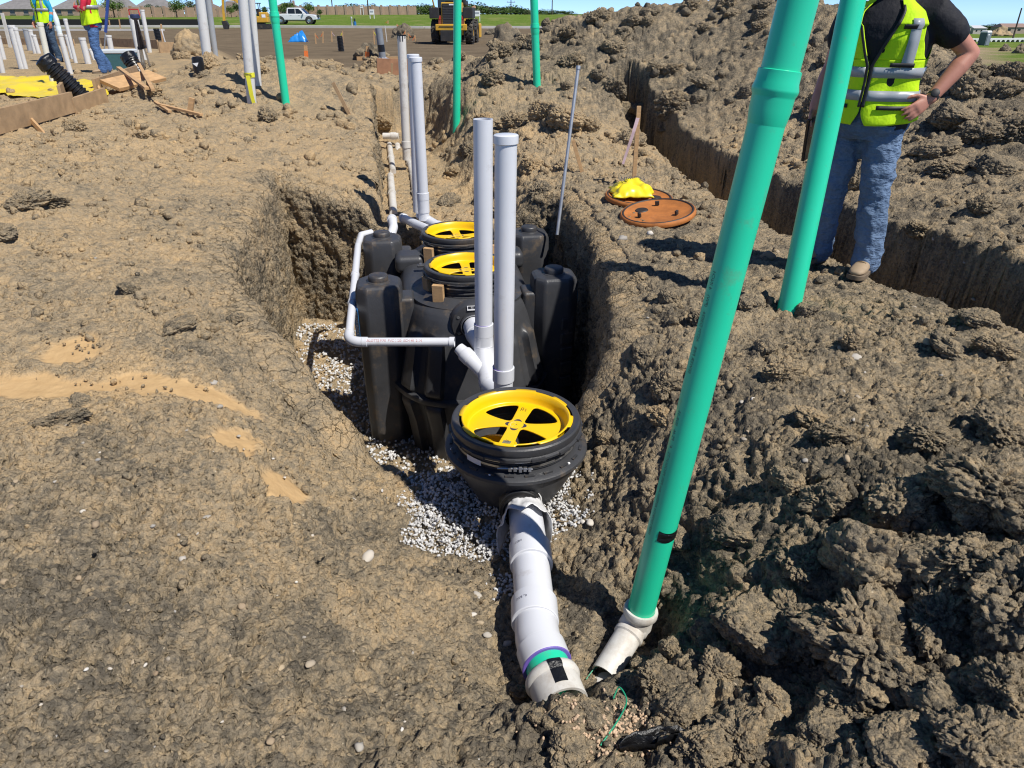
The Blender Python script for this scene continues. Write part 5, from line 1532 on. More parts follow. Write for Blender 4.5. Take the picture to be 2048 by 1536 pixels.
def person(loc, yaw, label, J, jeans, shirt, sleeve, vest_style, boots, hair, fine=True, group=None, bulk=(1.0, 1.0)):
    """J: joints in metres, facing -Y, the wearer's left is +X"""
    t = thing('person', label, 'person', loc, (0, 0, yaw), group)
    TORSO = [(z, a * (1 + (bulk[0] - 1) * min(1, max(0, (1.56 - z) / .12))), c * (1 + (bulk[1] - 1) * min(1, max(0, (1.56 - z) / .12)))) for z, a, c in TORSO0]
    lk = .5 + .5 * bulk[0]
    def torso_at(z):
        zs = [t[0] for t in TORSO]
        return np.interp(z, zs, [t[1] for t in TORSO]), np.interp(z, zs, [t[2] for t in TORSO])
    vx = .0065 if fine else .010
    b = MB()
    b.loft([ell((0, 0, z), a * .93, c * .93, 24) for z, a, c in TORSO] + [ell((0, .005, 1.58), .058, .060, 24), ell((0, .005, 1.62), .056, .060, 24)])
    tilt = J.get('head', (0, 0)); hc = Vector((tilt[0], -.015 + tilt[1], 1.715))
    b.loft([ell(hc + Vector((0, y, z)), a, c, 24) for z, a, c, y in ((-.125, .030, .035, -.045), (-.115, .046, .052, -.035), (-.085, .060, .074, -.018), (-.04, .068, .088, -.002), (0, .073, .096, .006), (.045, .076, .100, .012), (.08, .068, .088, .014), (.105, .048, .06, .015), (.118, .02, .025, .015))])
    limb(b, [hc + Vector((0, -.085, .012)), hc + Vector((0, -.108, -.022)), hc + Vector((0, -.106, -.034))], [.008, .013, .014], 10)
    limb(b, [hc + Vector((-.022, -.080, -.066)), hc + Vector((.022, -.080, -.066))], [.007, .007], 8)
    for sx in (-1, 1):
        limb(b, [hc + Vector((sx * .074, .012, -.02)), hc + Vector((sx * .080, .018, .016))], [.012, .016], 10)
        limb(b, [hc + Vector((sx * .030, -.083, .022)), hc + Vector((sx * .048, -.074, .020))], [.008, .007], 8)
        S, E, W, T = (Vector(J[k + ('L' if sx > 0 else 'R')]) for k in ('sh', 'el', 'wr', 'ft'))
        limb(b, [S, S + (E - S) * .4, E], [.056 * lk, .052 * lk, .042 * lk], 18)
        limb(b, [E, E + (W - E) * .3, W], [.043 * lk, .046 * lk, .029 * lk], 18)
        hand(b, W, T, J['pn' + ('L' if sx > 0 else 'R')], J['th' + ('L' if sx > 0 else 'R')], J.get('curl', .3))
        H, K, A = (Vector(J[k + ('L' if sx > 0 else 'R')]) for k in ('hip', 'kn', 'an'))
        limb(b, [H, H + (K - H) * .5, K, K + (A - K) * .35, A], [.080, .068, .050, .052, .036], 18)
    body = blob(b, 'body', SKIN, t, vx, 4)
    # hair, eyes
    h = MB(); h.loft([ell(hc + Vector((0, y, z)), a, c, 24) for z, a, c, y in ((-.03, .070, .060, .040), (.02, .079, .092, .022), (.05, .081, .104, .016), (.085, .074, .095, .016), (.112, .052, .066, .016), (.126, .02, .026, .016))])
    h.build('hair', M('hair_' + label[:6], hair, .6, .3, 60, bmp=.6, bscale=200), t)
    for sx in (-1, 1):
        e = MB().lathe([(0, .011), (.007, .0085), (.011, 0), (.007, -.0085), (0, -.011)], 14, hc + Vector((sx * .031, -.078, .008)), (0, 1, 0)).build('eye', M('eye_white', (.6, .58, .55), .2), t)
        MB().lathe([(0, .0116), (.004, .0112), (.0055, .010)], 12, hc + Vector((sx * .031, -.078, .008)), (0, -1, 0)).build('iris', LENS, e)
    # trousers
    p = MB(); p.loft([ell((0, 0, z), a * bulk[0] + .012, c * bulk[1] + .014, 28) for z, a, c in ((.80, .12, .10), (.86, .168, .122), (.93, .176, .126), (.985, .172, .122))])
    for s in ('L', 'R'):
        H, K, A = (Vector(J[k + s]) for k in ('hip', 'kn', 'an')); hem = A + Vector((0, .0, -.035))
        limb(p, [H + Vector((0, 0, -.02)), H + (K - H) * .45, K, K + (A - K) * .4, A + Vector((0, 0, .05)), hem], [k * lk for k in (.104, .094, .077, .077, .073, .078)], 22)
    pj = blob(p, 'trousers', jeans, t, .008, 3, (.075, .040) if fine else (.09, .03))
    MB().lathe([(1, -.022), (1.03, -.02), (1.03, .02), (1, .022)], 40).build('belt', TRIM, t) if False else None
    if fine:
        st = MB()
        limb(st, [Vector((.004, -.142, .985)), Vector((.006, -.146, .93)), Vector((.0, -.14, .875))], [.004, .004, .004], 6)
        st.build('fly_seam', M('gold_thread', (.30, .20, .10), .7), pj)
        for s, sx in (('L', 1), ('R', -1)):
            lp = MB(); limb(lp, [Vector((sx * .075, -.138, .965)), Vector((sx * .12, -.128, .915)), Vector((sx * .175, -.07, .895))], [.004] * 3, 6); lp.build('pocket_seam', TRIM, pj)
    # boots
    for s in ('L', 'R'):
        A = Vector(J['an' + s]); f = Vector(J['toe' + s]); f.z = 0; f.normalize(); sd = Vector((-f.y, f.x, 0)); g = Vector((A.x, A.y, 0)) 
        bt = MB(); rings = []
        for q, hw, z0, z1 in ((-.085, .026, .03, .075), (-.075, .036, .028, .10), (-.03, .042, .026, .115), (.03, .045, .026, .105), (.09, .050, .026, .088), (.14, .053, .026, .078), (.185, .048, .027, .068), (.210, .032, .03, .055), (.216, .015, .034, .048)):
            c = g + f * q; rings.append([c + sd * hw * math.cos(a) * (1 if math.sin(a) < 0 else .92) + Vector((0, 0, (z0 + z1) / 2 + (z1 - z0) / 2 * math.sin(a))) for a in np.linspace(0, 2 * math.pi, 20, endpoint=False)])
        bt.loft(rings); bt.tube([A + Vector((0, 0, -.04)), A + Vector((0, 0, .06))], [.052, .050], 20)
        bo = bt.build('boot', boots, t, smooth=60)
        so = MB(); pr = [(-.09, .03), (-.075, .042), (0, .049), (.07, .052), (.14, .058), (.19, .052), (.215, .034), (.222, .012)]
        out = [g + f * q + sd * w for q, w in pr] + [g + f * q - sd * w for q, w in reversed(pr)]
        so.loft([[v + Vector((0, 0, z)) for v in out] for z in (.0, .031)]); so.build('sole', M('boot_sole', (.16, .12, .08), .8, .2), bo, bevel=.004)
        if fine:
            lc = MB()
            for k in range(4):
                q = .02 + .026 * k; zz = .112 - .008 * k
                lc.tube([g + f * q + sd * .024 + Vector((0, 0, zz - .004)), g + f * (q + .006) + Vector((0, 0, zz + .004)), g + f * q - sd * .024 + Vector((0, 0, zz - .004))], .003, 6)
            lc.build('laces', M('lace', (.3, .2, .1), .8), bo)
    # shirt
    sh = MB(); sh.loft([ell((0, 0, z), a + .010, c + .010, 28) for z, a, c in TORSO if z < 1.53] + [ell((0, .004, 1.552), .076, .074, 28)])
    for s in ('L', 'R'):
        S, E, W = (Vector(J[k + s]) for k in ('sh', 'el', 'wr'))
        inn = Vector((S.x * .55, 0, S.z - .02))
        if sleeve == 'short': limb(sh, [inn, S, S + (E - S) * .46], [.078 * lk, .078 * lk, .076 * lk], 20)
        else: limb(sh, [inn, S, S + (E - S) * .5, E, E + (W - E) * .5, W + (E - W) * .10], [.075, .068, .060, .052, .047, .038], 20)
    blob(sh, 'shirt', shirt, t, .010, 4, (.12, .014))
    # vest: two halves with neck opening and arm holes
    def on(th, z, off): 
        a, c = torso_at(z); fl = .036 - .018 * float(sstep(.92, 1.15, z)) + (.012 if z > 1.4 else 0)
        w = float(fl) + .007 * math.sin(5 * th + 9 * z) * (1 - float(sstep(1.2, 1.4, z))) + .004 * math.sin(11 * th - 14 * z) + off
        return Vector(((a + w) * math.cos(th), (c + w) * math.sin(th), z))
    def fe(z):
        return .02 + max(0, z - 1.20) * 1.65 + max(0, .97 - z) ** 1.3 * 6.0
    def ah(z): return .52 * math.sqrt(max(0.0, min(1.0, (z - 1.23) / .10)))
    vm = MB()
    def panel(zs, lo, hi, n, sx):
        rows = []
        for z in zs:
            t0, t1 = lo(z), hi(z); row = []
            for k in range(n + 1):
                th = t0 + (t1 - t0) * k / n
                if sx < 0: th = math.pi - th
                p = on(th, z, 0.0)
                if z < 1.0: p.z += .03 * math.sin(th) * (1 - (z - .915) / .085)
                row.append(p)
            rows.append(row)
        vs = [p for r_ in rows for p in r_]; w_ = n + 1
        vm.add(vs, [(j * w_ + k, j * w_ + k + 1, (j + 1) * w_ + k + 1, (j + 1) * w_ + k) for j in range(len(rows) - 1) for k in range(n)])
    hp = math.pi / 2
    for sx in (1, -1):
        panel(np.linspace(.915, 1.23, 40), lambda z: -hp + fe(z), lambda z: hp, 64, sx)
        panel(np.linspace(1.23, 1.535, 36), lambda z: -hp + fe(z), lambda z: -ah(z), 30, sx)
        panel(np.linspace(1.23, 1.535, 36), lambda z: ah(z), lambda z: hp, 30, sx)
    ve = vm.build('vest', HIVIS, t, smooth=70)
    so = ve.modifiers.new('thickness', 'SOLIDIFY'); so.thickness = .004
    def strip(name, mat, path, half, off=.0075, vert=False):
        mb = MB(); n = len(path); L = []
        for th, z in path:
            if vert: L.append((on(th - half, z, off), on(th + half, z, off)))
            else: L.append((on(th, z - half, off), on(th, z + half, off)))
        vs = [p for q in L for p in q]
        mb.add(vs, [(2 * i, 2 * i + 2, 2 * i + 3, 2 * i + 1) for i in range(n - 1)])
        o = mb.build(name, mat, ve, smooth=70); m = o.modifiers.new('thickness', 'SOLIDIFY'); m.thickness = .0015
    band = vest_style
    for z in band['bands']: strip('reflective_band', SILVER, [(th, z) for th in np.linspace(-math.pi / 2 + .07, 1.5 * math.pi - .07, 90)], band.get('half', .026))
    for sx in (-1, 1):
        c0 = -math.pi / 2 + sx * .78
        strip('shoulder_band', SILVER, [(c0 + sx * .06 * (z - 1.14), z) for z in np.linspace(max(band['bands']) + .02, 1.435, 16)], .13, .008, True)
    for sx in (-1, 1):
        strip('zip_edge', TRIM, [(-math.pi / 2 + sx * (.045 + max(0, z - 1.20) * 1.65), z) for z in np.linspace(.985, 1.50, 40)], .035 if sx > 0 else .03, .0085, True)
        if fine:
            for z, a0, a1 in ((1.395, .50, .78), (1.205, .42, .95), (.985, .32, 1.05)):
                strip('pocket_trim', TRIM, [(-math.pi / 2 + sx * a, z) for a in np.linspace(a0, a1, 10)], .011, .011)
            for z0, z1, a0, a1 in ((1.22, 1.33, .40, .95), (1.055, 1.105, .30, 1.05), (.955, .99, .30, 1.05)):
                pass
    return t
RELAX = dict(shL=(.205, 0, 1.455), elL=(.255, .04, 1.16), wrL=(.25, -.06, .92), ftL=(.245, -.09, .74), pnL=(-1, 0, 0), thL=(0, -1, 0),
             shR=(-.205, 0, 1.455), elR=(-.255, .04, 1.16), wrR=(-.25, -.06, .92), ftR=(-.245, -.09, .74), pnR=(1, 0, 0), thR=(0, -1, 0),
             hipL=(.085, 0, .90), knL=(.115, -.02, .50), anL=(.13, .02, .10), toeL=(.25, -1, 0), hipR=(-.085, 0, .90), knR=(-.115, -.02, .50), anR=(-.13, .02, .10), toeR=(-.25, -1, 0))
def posed(**k):
    d = dict(RELAX); d.update(k); return d
TANBOOT = M('tan_leather', (.33, .24, .15), .7, .2, 12, dirt=.3, dscale=14, dcol=(.36, .28, .18))
MAN = Vector((2.12, 4.47, 0)); MAN.z = hz(MAN.x, MAN.y) + .03
man = person(MAN, R(-42), 'man in lime hi-vis vest, black t-shirt and jeans, hand on hip, by the green pipe', posed(
    shL=(.225, 0, 1.455), shR=(-.225, 0, 1.455), elL=(.405, .15, 1.262), wrL=(.305, -.02, 1.035), ftL=(.205, -.165, .915), pnL=(-.5, .45, -.1), thL=(0, .35, 1), curl=.22,
    elR=(-.29, .04, 1.17), wrR=(-.30, -.09, .95), ftR=(-.30, -.12, .78), anL=(.17, -.01, .10), knL=(.135, -.03, .50), toeL=(.05, -1, 0), anR=(-.15, .03, .10), knR=(-.12, -.03, .50), toeR=(-.3, -1, 0)),
    denim('faded_denim', (.125, .185, .285)), cloth('black_tshirt', (.012, .012, .016), .5, 9), 'short', dict(bands=(1.045, 1.165), half=.027), TANBOOT, (.05, .03, .02), bulk=(1.22, 1.32))
w = Vector((.305, -.02, 1.035)); e = Vector((.405, .15, 1.262)); d = (w - e).normalized()
wt = MB().lathe([(.029, 0), (.034, .002), (.034, .022), (.029, .024)], 28, w - d * .035, d).build('watch_strap', TRIM, man)
nn = (Vector((.75, .0, .65)) - d * Vector((.75, .0, .65)).dot(d)).normalized()
nn = (Vector((.35, -.75, .45)) - d * Vector((.35, -.75, .45)).dot(d)).normalized()
wc = MB().lathe([(0, .013), (.019, .013), (.023, .010), (.023, 0)], 24, w - d * .023 + nn * .030, nn).build('watch_case', TRIM, wt)
tb = MB().box((0, 0, 0), (.020, .10, .25), (R(6), 0, 0)).build('tablet', LENS, bevel=.006)
tb.location = MAN + Matrix.Rotation(R(-42), 3, 'Z') @ Vector((-.285, -.135, .775)); tb.rotation_euler = (0, 0, R(-42))
props(tb, 'flat black tablet held low by the man in the vest', 'tablet')

P3 = ground(208, 146)
person(P3, R(-62), 'worker in red long sleeves, lime vest and blue jeans beside the teal cooler', posed(
    elL=(.26, -.10, 1.19), wrL=(.06, -.24, 1.22), ftL=(-.10, -.24, 1.26), pnL=(0, 1, 0), thL=(0, 0, 1), elR=(-.26, -.10, 1.19), wrR=(-.06, -.22, 1.18), ftR=(.10, -.2, 1.16), pnR=(0, 1, 0), thR=(0, 0, 1),
    anL=(.13, .0, .10), knL=(.11, -.05, .50), anR=(-.16, .10, .10), knR=(-.12, -.05, .5)),
    denim('blue_denim', (.07, .14, .30)), cloth('red_shirt', (.50, .02, .05)), 'long', dict(bands=(1.22,), half=.035), TANBOOT, (.02, .015, .01), False, 'workers on the building pad', (1.15, 1.2))
P2 = ground(112, 124)
person(P2, R(-20), 'worker in cyan long sleeves and lime vest standing among the white stubs', posed(wrR=(-.28, -.08, .93), ftR=(-.28, -.12, .76)),
    denim('dark_denim', (.045, .075, .12)), cloth('cyan_shirt', (.02, .33, .55)), 'long', dict(bands=(1.19,), half=.035), TANBOOT, (.02, .015, .01), False, 'workers on the building pad', (1.15, 1.2))

# ------------------------------------------------------------------ building pad on the left: stubs, boards, sheeting, corrugated pipe
STUB = M('dusty_white_pvc', (0.60, 0.60, 0.585), 0.4, 0.05, 4, dirt=0.3, dscale=5)
GREYP = M('grey_pvc', (0.30, 0.32, 0.34), 0.4, 0.1, 5, dirt=0.2)
def stub(bx, by, tx, ty, w, label, mat=STUB, cap=True, group='white pipe stubs standing in the building pad', name='pipe_stub'):
    g = ground(bx, by); dist = g.y / ray(bx, by)[1]; r = w / 2 / FPX * dist
    return stand(name, g, at(tx, ty, g.y), r, mat, label, group, cap=.04 if cap else None, open_top=not cap, deep=.12)
stub(6, 146, -12, 62, 9, 'white stub cut by the left edge of the picture, standing lowest')
stub(8, 119, -4, 72, 9, 'white stub at the left edge, just behind the lowest one')
stub(45, 138, 22, 51, 12.5, 'thick white stub left of its thinner twin near the left edge')
stub(52, 138, 30, 56, 8.5, 'thinner white stub touching the thick one near the left edge')
stub(61, 101, 51, 58, 10, 'grey pipe stub behind the legs of the cyan-sleeved worker', GREYP)
stub(71, 107, 60, 60, 8, 'white stub left of the cyan-sleeved worker, partly behind him')
stub(78, 107, 67, 70, 8, 'shorter white stub next to the cyan-sleeved worker')
stub(108, 174, 80, 46, 10.5, 'tall white stub rising through the yellow sheet behind the corrugated pipe')
s10 = stub(142, 149, 120, 68, 9.5, 'white stub with a clear water bottle standing on top')
stub(152, 126, 130, 38, 7, 'slim tall white stub between the two workers')
stub(145, 118, 132, 70, 6.5, 'slim short white stub between the two workers')
stub(177, 128, 164, 76, 11.5, 'thick short white stub in front of the red-sleeved worker')
stub(189, 120, 180, 98, 7, 'low white stub behind the red-sleeved worker')
stub(225, 112, 217, 71, 10, 'short white stub right of the red-sleeved worker')
stub(282, 124, 263, 32, 11, 'tall white stub in front of the survey tripod, leftmost of the cluster')
stub(289, 124, 272, 34, 8, 'white stub in the middle of the tripod cluster')
stub(294, 123, 280, 68, 6, 'shortest white stub of the tripod cluster')
stub(300, 105, 284, 20, 8, 'lone tall white stub behind the tripod')
# tall ones
def tall(bx, by, tx, ty, w, label, mat, k=1.5):
    g = ground(bx, by); dist = g.y / ray(bx, by)[1]; tp = g + (at(tx, ty, g.y) - g) * k
    return stand('white_pipe', g, tp, w / 2 / FPX * dist, mat, label, 'tall white pipes standing on the left mound', deep=.2)
tall(416, 125, 400, 0, 18, 'tall white pipe with a grey one close behind it', STUB)
tall(431, 112, 416, 0, 11, 'tall grey pipe close behind the white one on the mound', GREYP)
tall(504, 209, 486, 0, 18, 'tall white pipe with yellow tape, next to the slim green pipe', STUB)
tall(517, 175, 503, 0, 13, 'tall white pipe half hidden behind the taped one', STUB)
TAPEY = M('yellow_tape', (.72, .68, .04), .5)
g = ground(504, 209); tp = MB()
rr = 18.4 / 2 / FPX * g.y / ray(504, 209)[1] + .004
p = at(499, 150, g.y); a0 = []
tp.lathe([(rr, -.03), (rr + .002, -.028), (rr + .002, .03), (rr, .032)], 30, p - Vector((0, 0, 0)))
for i in range(6): pass
o = tp.build('caution_tape', TAPEY); o.data.transform(Matrix.Translation(-p)); o.location = p
tl = MB().add([Vector((-.03, -rr - .004, 0)), Vector((.03, -rr - .004, 0)), Vector((.045, -rr - .03, -.25)), Vector((-.01, -rr - .03, -.25)), Vector((.06, -rr - .012, -.44)), Vector((.02, -rr - .012, -.46))], [(0, 1, 2, 3), (3, 2, 4, 5)])
tl.build('loose_end', TAPEY, o); tx = MB(); text_on(tx, 'LIME', .06, Matrix.Translation((0, -rr - .0045, .0)) @ Matrix.Rotation(R(90), 4, 'X')); tx.build('lettering', INK, o, smooth=0)
props(o, 'yellow tape tied round the tall white pipe', 'tape')
# bottle
g = s10.location; b = at(120, 68, g.y) ; rb = 9.5 / 2 / FPX * g.y / ray(142, 149)[1]
GLASS = M('clear_plastic', (.70, .80, .84), .12, .05)
t = thing('water_bottle', 'clear water bottle standing on a white stub', 'bottle', b + Vector((0, 0, .008)))
MB().lathe([(0, 0), (rb * .9, 0), (rb, .02), (rb, .12), (rb * .94, .13), (rb, .14), (rb, .27), (rb * .55, .36), (rb * .35, .39)], 24).build('bottle', GLASS, t)
MB().lathe([(rb * .4, .39), (rb * .42, .395), (rb * .42, .43), (0, .432)], 20).build('cap', WHITE, t)
# white lath at the far left
stake(21, 95, 4, 26, 5.5, 'whitewashed lath standing among the stubs at the far left', M('whitewash', (.55, .54, .50), .8), None)
# blue levelling rod, tripod, cooler
g = ground(208, 110); tpz = at(216, 0, g.y)
t = thing('levelling_rod', 'blue levelling rod standing right of the red-sleeved worker', 'rod', g); d = tpz - g
MB(g).beam(g + d * .42, g + d * 1.7, .07, .05, up=(0, 1, 0)).build('staff', M('blue_rod', (.03, .07, .28), .4), t); MB(g).tube([g, g + d * .42], .02, 10).build('spike', GALV, t)
def tripod():
    h = at(270, 34, 15.6); t = thing('survey_tripod', 'white-legged survey tripod with a red-handled head among the stubs', 'tripod', Vector((h.x, h.y, .45)))
    og = t.location
    MB(og).lathe([(0, .05), (.07, .05), (.09, .03), (.09, -.02), (.05, -.05), (0, -.05)], 20, h).build('head', M('navy', (.02, .03, .08), .5), t)
    hd = MB(og); hd.tube([h + Vector((-.10, 0, .03)), h + Vector((-.09, 0, .13)), h + Vector((.09, 0, .13)), h + Vector((.10, 0, .03))], .012, 8); hd.build('handle', M('red_paint', (.5, .03, .03), .4), t)
    for px, py in ((252, 103), (309, 128), (276, 100)):
        f = ground(px, py); f = Vector((f.x, f.y, f.z)); 
        f = h + (f - h) * min(1, 1.5 / (f - h).length * 1.15) if (f - h).length > 2.2 else f
        f.z = hz(f.x, f.y) - .02
        m = h + (f - h) * .55
        lg = MB(og).beam(h, m, .05, .03, up=(0, 1, 0)).build('leg', M('leg_navy', (.03, .035, .07), .5), t)
        MB(og).beam(h + (f - h) * .35, h + (f - h) * .93, .032, .022, up=(0, 1, 0)).build('leg_extension', M('white_leg', (.62, .62, .60), .4), lg)
        MB(og).tube([h + (f - h) * .93, f], [.02, .006], 8).build('foot_point', INK, lg)
        MB(og).box(m, (.07, .05, .06)).build('clamp', INK, lg)
tripod()
g = ground(238, 142); g2 = ground(214, 138)
t = thing('cooler', 'teal cooler with a white lid sitting behind the red-sleeved worker', 'cooler', g, (0, 0, R(8)))
MB().box((0, .2, .17), (.62, .40, .34), taper=1.06).build('tub', M('teal_plastic', (.05, .13, .14), .5, .1), t, bevel=.02)
MB().box((0, .2, .38), (.68, .45, .08)).build('lid', M('white_plastic', (.62, .66, .68), .4, .05), t, bevel=.02)
MB().tube([(-.34, .2, .26), (-.38, .2, .14), (-.34, .2, .10)], .02, 8).build('handle', WHITE, t)
# corrugated black pipes
def corr(p0, p1, r, label, name='corrugated_pipe', wrap=True, pitch=None, group='black corrugated drain pipes'):
    p0, p1 = Vector(p0), Vector(p1); d = p1 - p0; L = d.length; pitch = pitch or r * .42; n = int(L / pitch); pr = []
    for k in range(n):
        h = k * pitch; pr += [(r * .85, h), (r, h + pitch * .22), (r, h + pitch * .55), (r * .85, h + pitch * .78)]
    pr += [(r * .86, L), (r * .82, L), (r * .82, L - .2)]
    t = thing(name, label, 'pipe', p0, group=group)
    MB(p0).lathe(pr, 36, p0, d).build('barrel', BLACKC, t)
    if wrap:
        x, y, dd = frame_of(d); V = []; nu, nv = 40, 10
        for j in range(nv):
            for i in range(nu):
                a = 2 * math.pi * i / nu; n_ = float(fbm(np.array([[math.cos(a) * 1.5, math.sin(a) * 1.5, j * .4 + r * 50]]), 3)[0])
                q = r * (1.06 + .10 * n_) if j < nv - 2 else r * (.9 if j == nv - 2 else .05)
                V.append(p1 - dd * (r * 1.1 * (1 - j / (nv - 2)) * (1 + .2 * n_) if j < nv - 1 else -.02) + (x * math.cos(a) + y * math.sin(a)) * q)
        MB(p0).add(V, [(j * nu + i, j * nu + (i + 1) % nu, (j + 1) * nu + (i + 1) % nu, (j + 1) * nu + i) for j in range(nv - 1) for i in range(nu)]).build('bag_wrap', TAPE, t, smooth=60)
    return t
a = ground(182, 198); corr(a - Vector((0, 0, .10)), at(84, 116, a.y - .2), 15.5 / FPX * a.y, 'long black corrugated pipe leaning left with a bagged end')
a = ground(286, 152); corr(a - Vector((0, 0, .08)), at(253, 108, a.y + .1), 13 / FPX * a.y, 'short black corrugated pipe beside the loose planks')
a = ground(318, 81); corr(a - Vector((0, 0, .1)), at(312, 57, a.y), 5.6 / FPX * a.y, 'upright black corrugated stub at the far edge of the pad', wrap=False)
a = ground(683, 103); corr(a - Vector((0, 0, .2)), at(679, 72, a.y), 5.6 / FPX * a.y, 'upright black corrugated stub in the dirt left of the grey pipe', wrap=False)
# black tub-like capped stub
g = ground(401, 153); dist = g.y
r = 11 / FPX * dist * .92
t = thing('taped_stub', 'short stub wrapped in black plastic with a white patch on the left mound', 'pipe stub', g)
MB().lathe([(r * .9, -.1), (r, .0), (r * .97, .10), (r * 1.03, .16), (r * .98, .26), (r * .7, .28), (0, .27)], 24).build('wrap', TAPE, t)
MB().prism([(-r * .6, .19), (r * .5, .20), (r * .1, .14)], -.003, .003, Matrix.Translation((0, -r * 1.02, 0)) @ Matrix.Rotation(R(90), 4, 'X')).build('patch', WHITE, t, smooth=0)
MB().tube([(0, 0, -.12), (0, 0, -.02)], r * .7, 20).build('pipe_end', PVCD, t)
# form boards
def board(ax, ay, bx, by, label, hgt=.24, th=.04, mat=WOODG, group='form boards round the pad', za=0.02, Ya=None, Yb=None):
    A = ground(ax, ay) if Ya is None else at(ax, ay, Ya); B = ground(bx, by) if Yb is None else at(bx, by, Yb)
    A.z += hgt / 2 + za - .03; B.z += hgt / 2 + za - .03
    o = MB(A).beam(A, B, th, hgt).build('form_board', mat, loc=A, bevel=.003)
    return props(o, label, 'board', group)
board(-30, 282, 152, 228, 'weathered form board at the left edge with a stake against it', za=.05)
board(150, 229, 215, 205, 'short form board piece continuing right of the corrugated pipe', .2, za=.02)
board(195, 196, 278, 160, 'form board behind the loose planks and short corrugated pipe', za=.04)
board(128, 215, 143, 190, 'form board corner piece standing under the long corrugated pipe', .3, za=0)
board(205, 92, 318, 98, 'far form board running behind the tripod', .3, .05, WOODG)
board(320, 106, 402, 104, 'far form board left of the tall white pipe', .32, .05, WOODG)
board(-10, 88, 150, 92, 'far form board behind the cyan-sleeved worker', .25, .05, WOODG)
board(714, 121, 800, 121, 'fresh lumber board behind the grey pipe', .16, .05, WOOD)
board(735, 128, 845, 128, 'second fresh lumber board in front of the grey pipe', .08, .12, WOOD)
board(755, 150, 822, 152, 'wide reddish board standing in the dirt below the grey pipe', .30, .05, M('red_lumber', (.30, .15, .08), .8, .25, 6, dirt=.3))
def plank(p, q, w, th, label, mat=WOOD, up=(0, 0, 1), name='plank', rise=.02, ra=0, rb=0):
    A, B = ground(*p), ground(*q); A.z += rise + th / 2 + ra; B.z += rise + th / 2 + rb
    o = MB(A).beam(A, B, w, th, up=up).build(name, mat, loc=A, bevel=.002)
    return props(o, label, 'plank', 'loose lumber on the left mound')
plank((224, 190), (318, 168), .34, .05, 'wide pale plank lying flat on the left mound', rise=.10, up=(.2, -.45, 1))
plank((246, 174), (300, 205), .06, .035, 'narrow stick leaning across the wide pale plank', rise=.16, ra=.10)
plank((286, 166), (312, 208), .05, .035, 'pointed stick crossing the end of the wide plank', rise=.16, ra=.10)
plank((313, 215), (342, 234), .045, .03, 'short pointed stick below the wide plank', rise=.05)
plank((322, 222), (405, 242), .05, .03, 'long thin stick lying on the soil right of the planks', rise=.06)
stake(379, 232, 384, 196, 10, 'broken stake standing upright right of the planks', WOOD)
stake(84, 264, 55, 232, 9, 'stake braced against the left form board', WOOD, dY=.3)
stake(208, 200, 193, 170, 8, 'stake braced against the middle form board', WOOD, dY=.4)
# yellow sheeting
def sheet(corners, label, n=46, amp=.05, lift=.03):
    C = [ground(*c) for c in corners]; V = []
    for j in range(n):
        for i in range(n):
            u, v = i / (n - 1), j / (n - 1)
            p = (C[0] * (1 - u) + C[1] * u) * (1 - v) + (C[3] * (1 - u) + C[2] * u) * v
            q = np.array([[p.x * 1.1, p.y * 1.1, 2.0]]); nz_ = float(fbm(q, 4)[0])
            e = min(u, 1 - u, v, 1 - v)
            p = p + Vector((.25 * float(perlin(q * 1.3 + 5)[0]), .25 * float(perlin(q * 1.3 + 9)[0]), 0)) * (1 - min(1, e * 5))
            V.append((p, nz_))
    Z = base_h(np.array([p.x for p, _ in V]), np.array([p.y for p, _ in V]))
    c = V[0][0].copy(); c.z = float(Z[0])
    W = [Vector((p.x, p.y, z + lift + amp * abs(nz_))) for (p, nz_), z in zip(V, Z)]
    o = MB(c).add(W, [(j * n + i, j * n + i + 1, (j + 1) * n + i + 1, (j + 1) * n + i) for j in range(n - 1) for i in range(n - 1)]).build('yellow_sheet', M('yellow_sheeting', (.74, .56, .025), .4, .1, 2, dirt=.08), loc=c, smooth=50)
    m = o.modifiers.new('thickness', 'SOLIDIFY'); m.thickness = .004
    return props(o, label, 'plastic sheet', 'yellow vapour sheeting on the pad')
sheet([(-40, 192), (205, 205), (190, 168), (-40, 160)], 'wide yellow plastic sheet spread under the long corrugated pipe', amp=.10)
sheet([(-40, 262), (32, 248), (8, 216), (-40, 214)], 'smaller yellow sheet at the left edge behind the form board', 24, .08)
sheet([(378, 92), (402, 92), (400, 86), (382, 86)], 'scrap of yellow sheeting by the far form board', 14, .05)
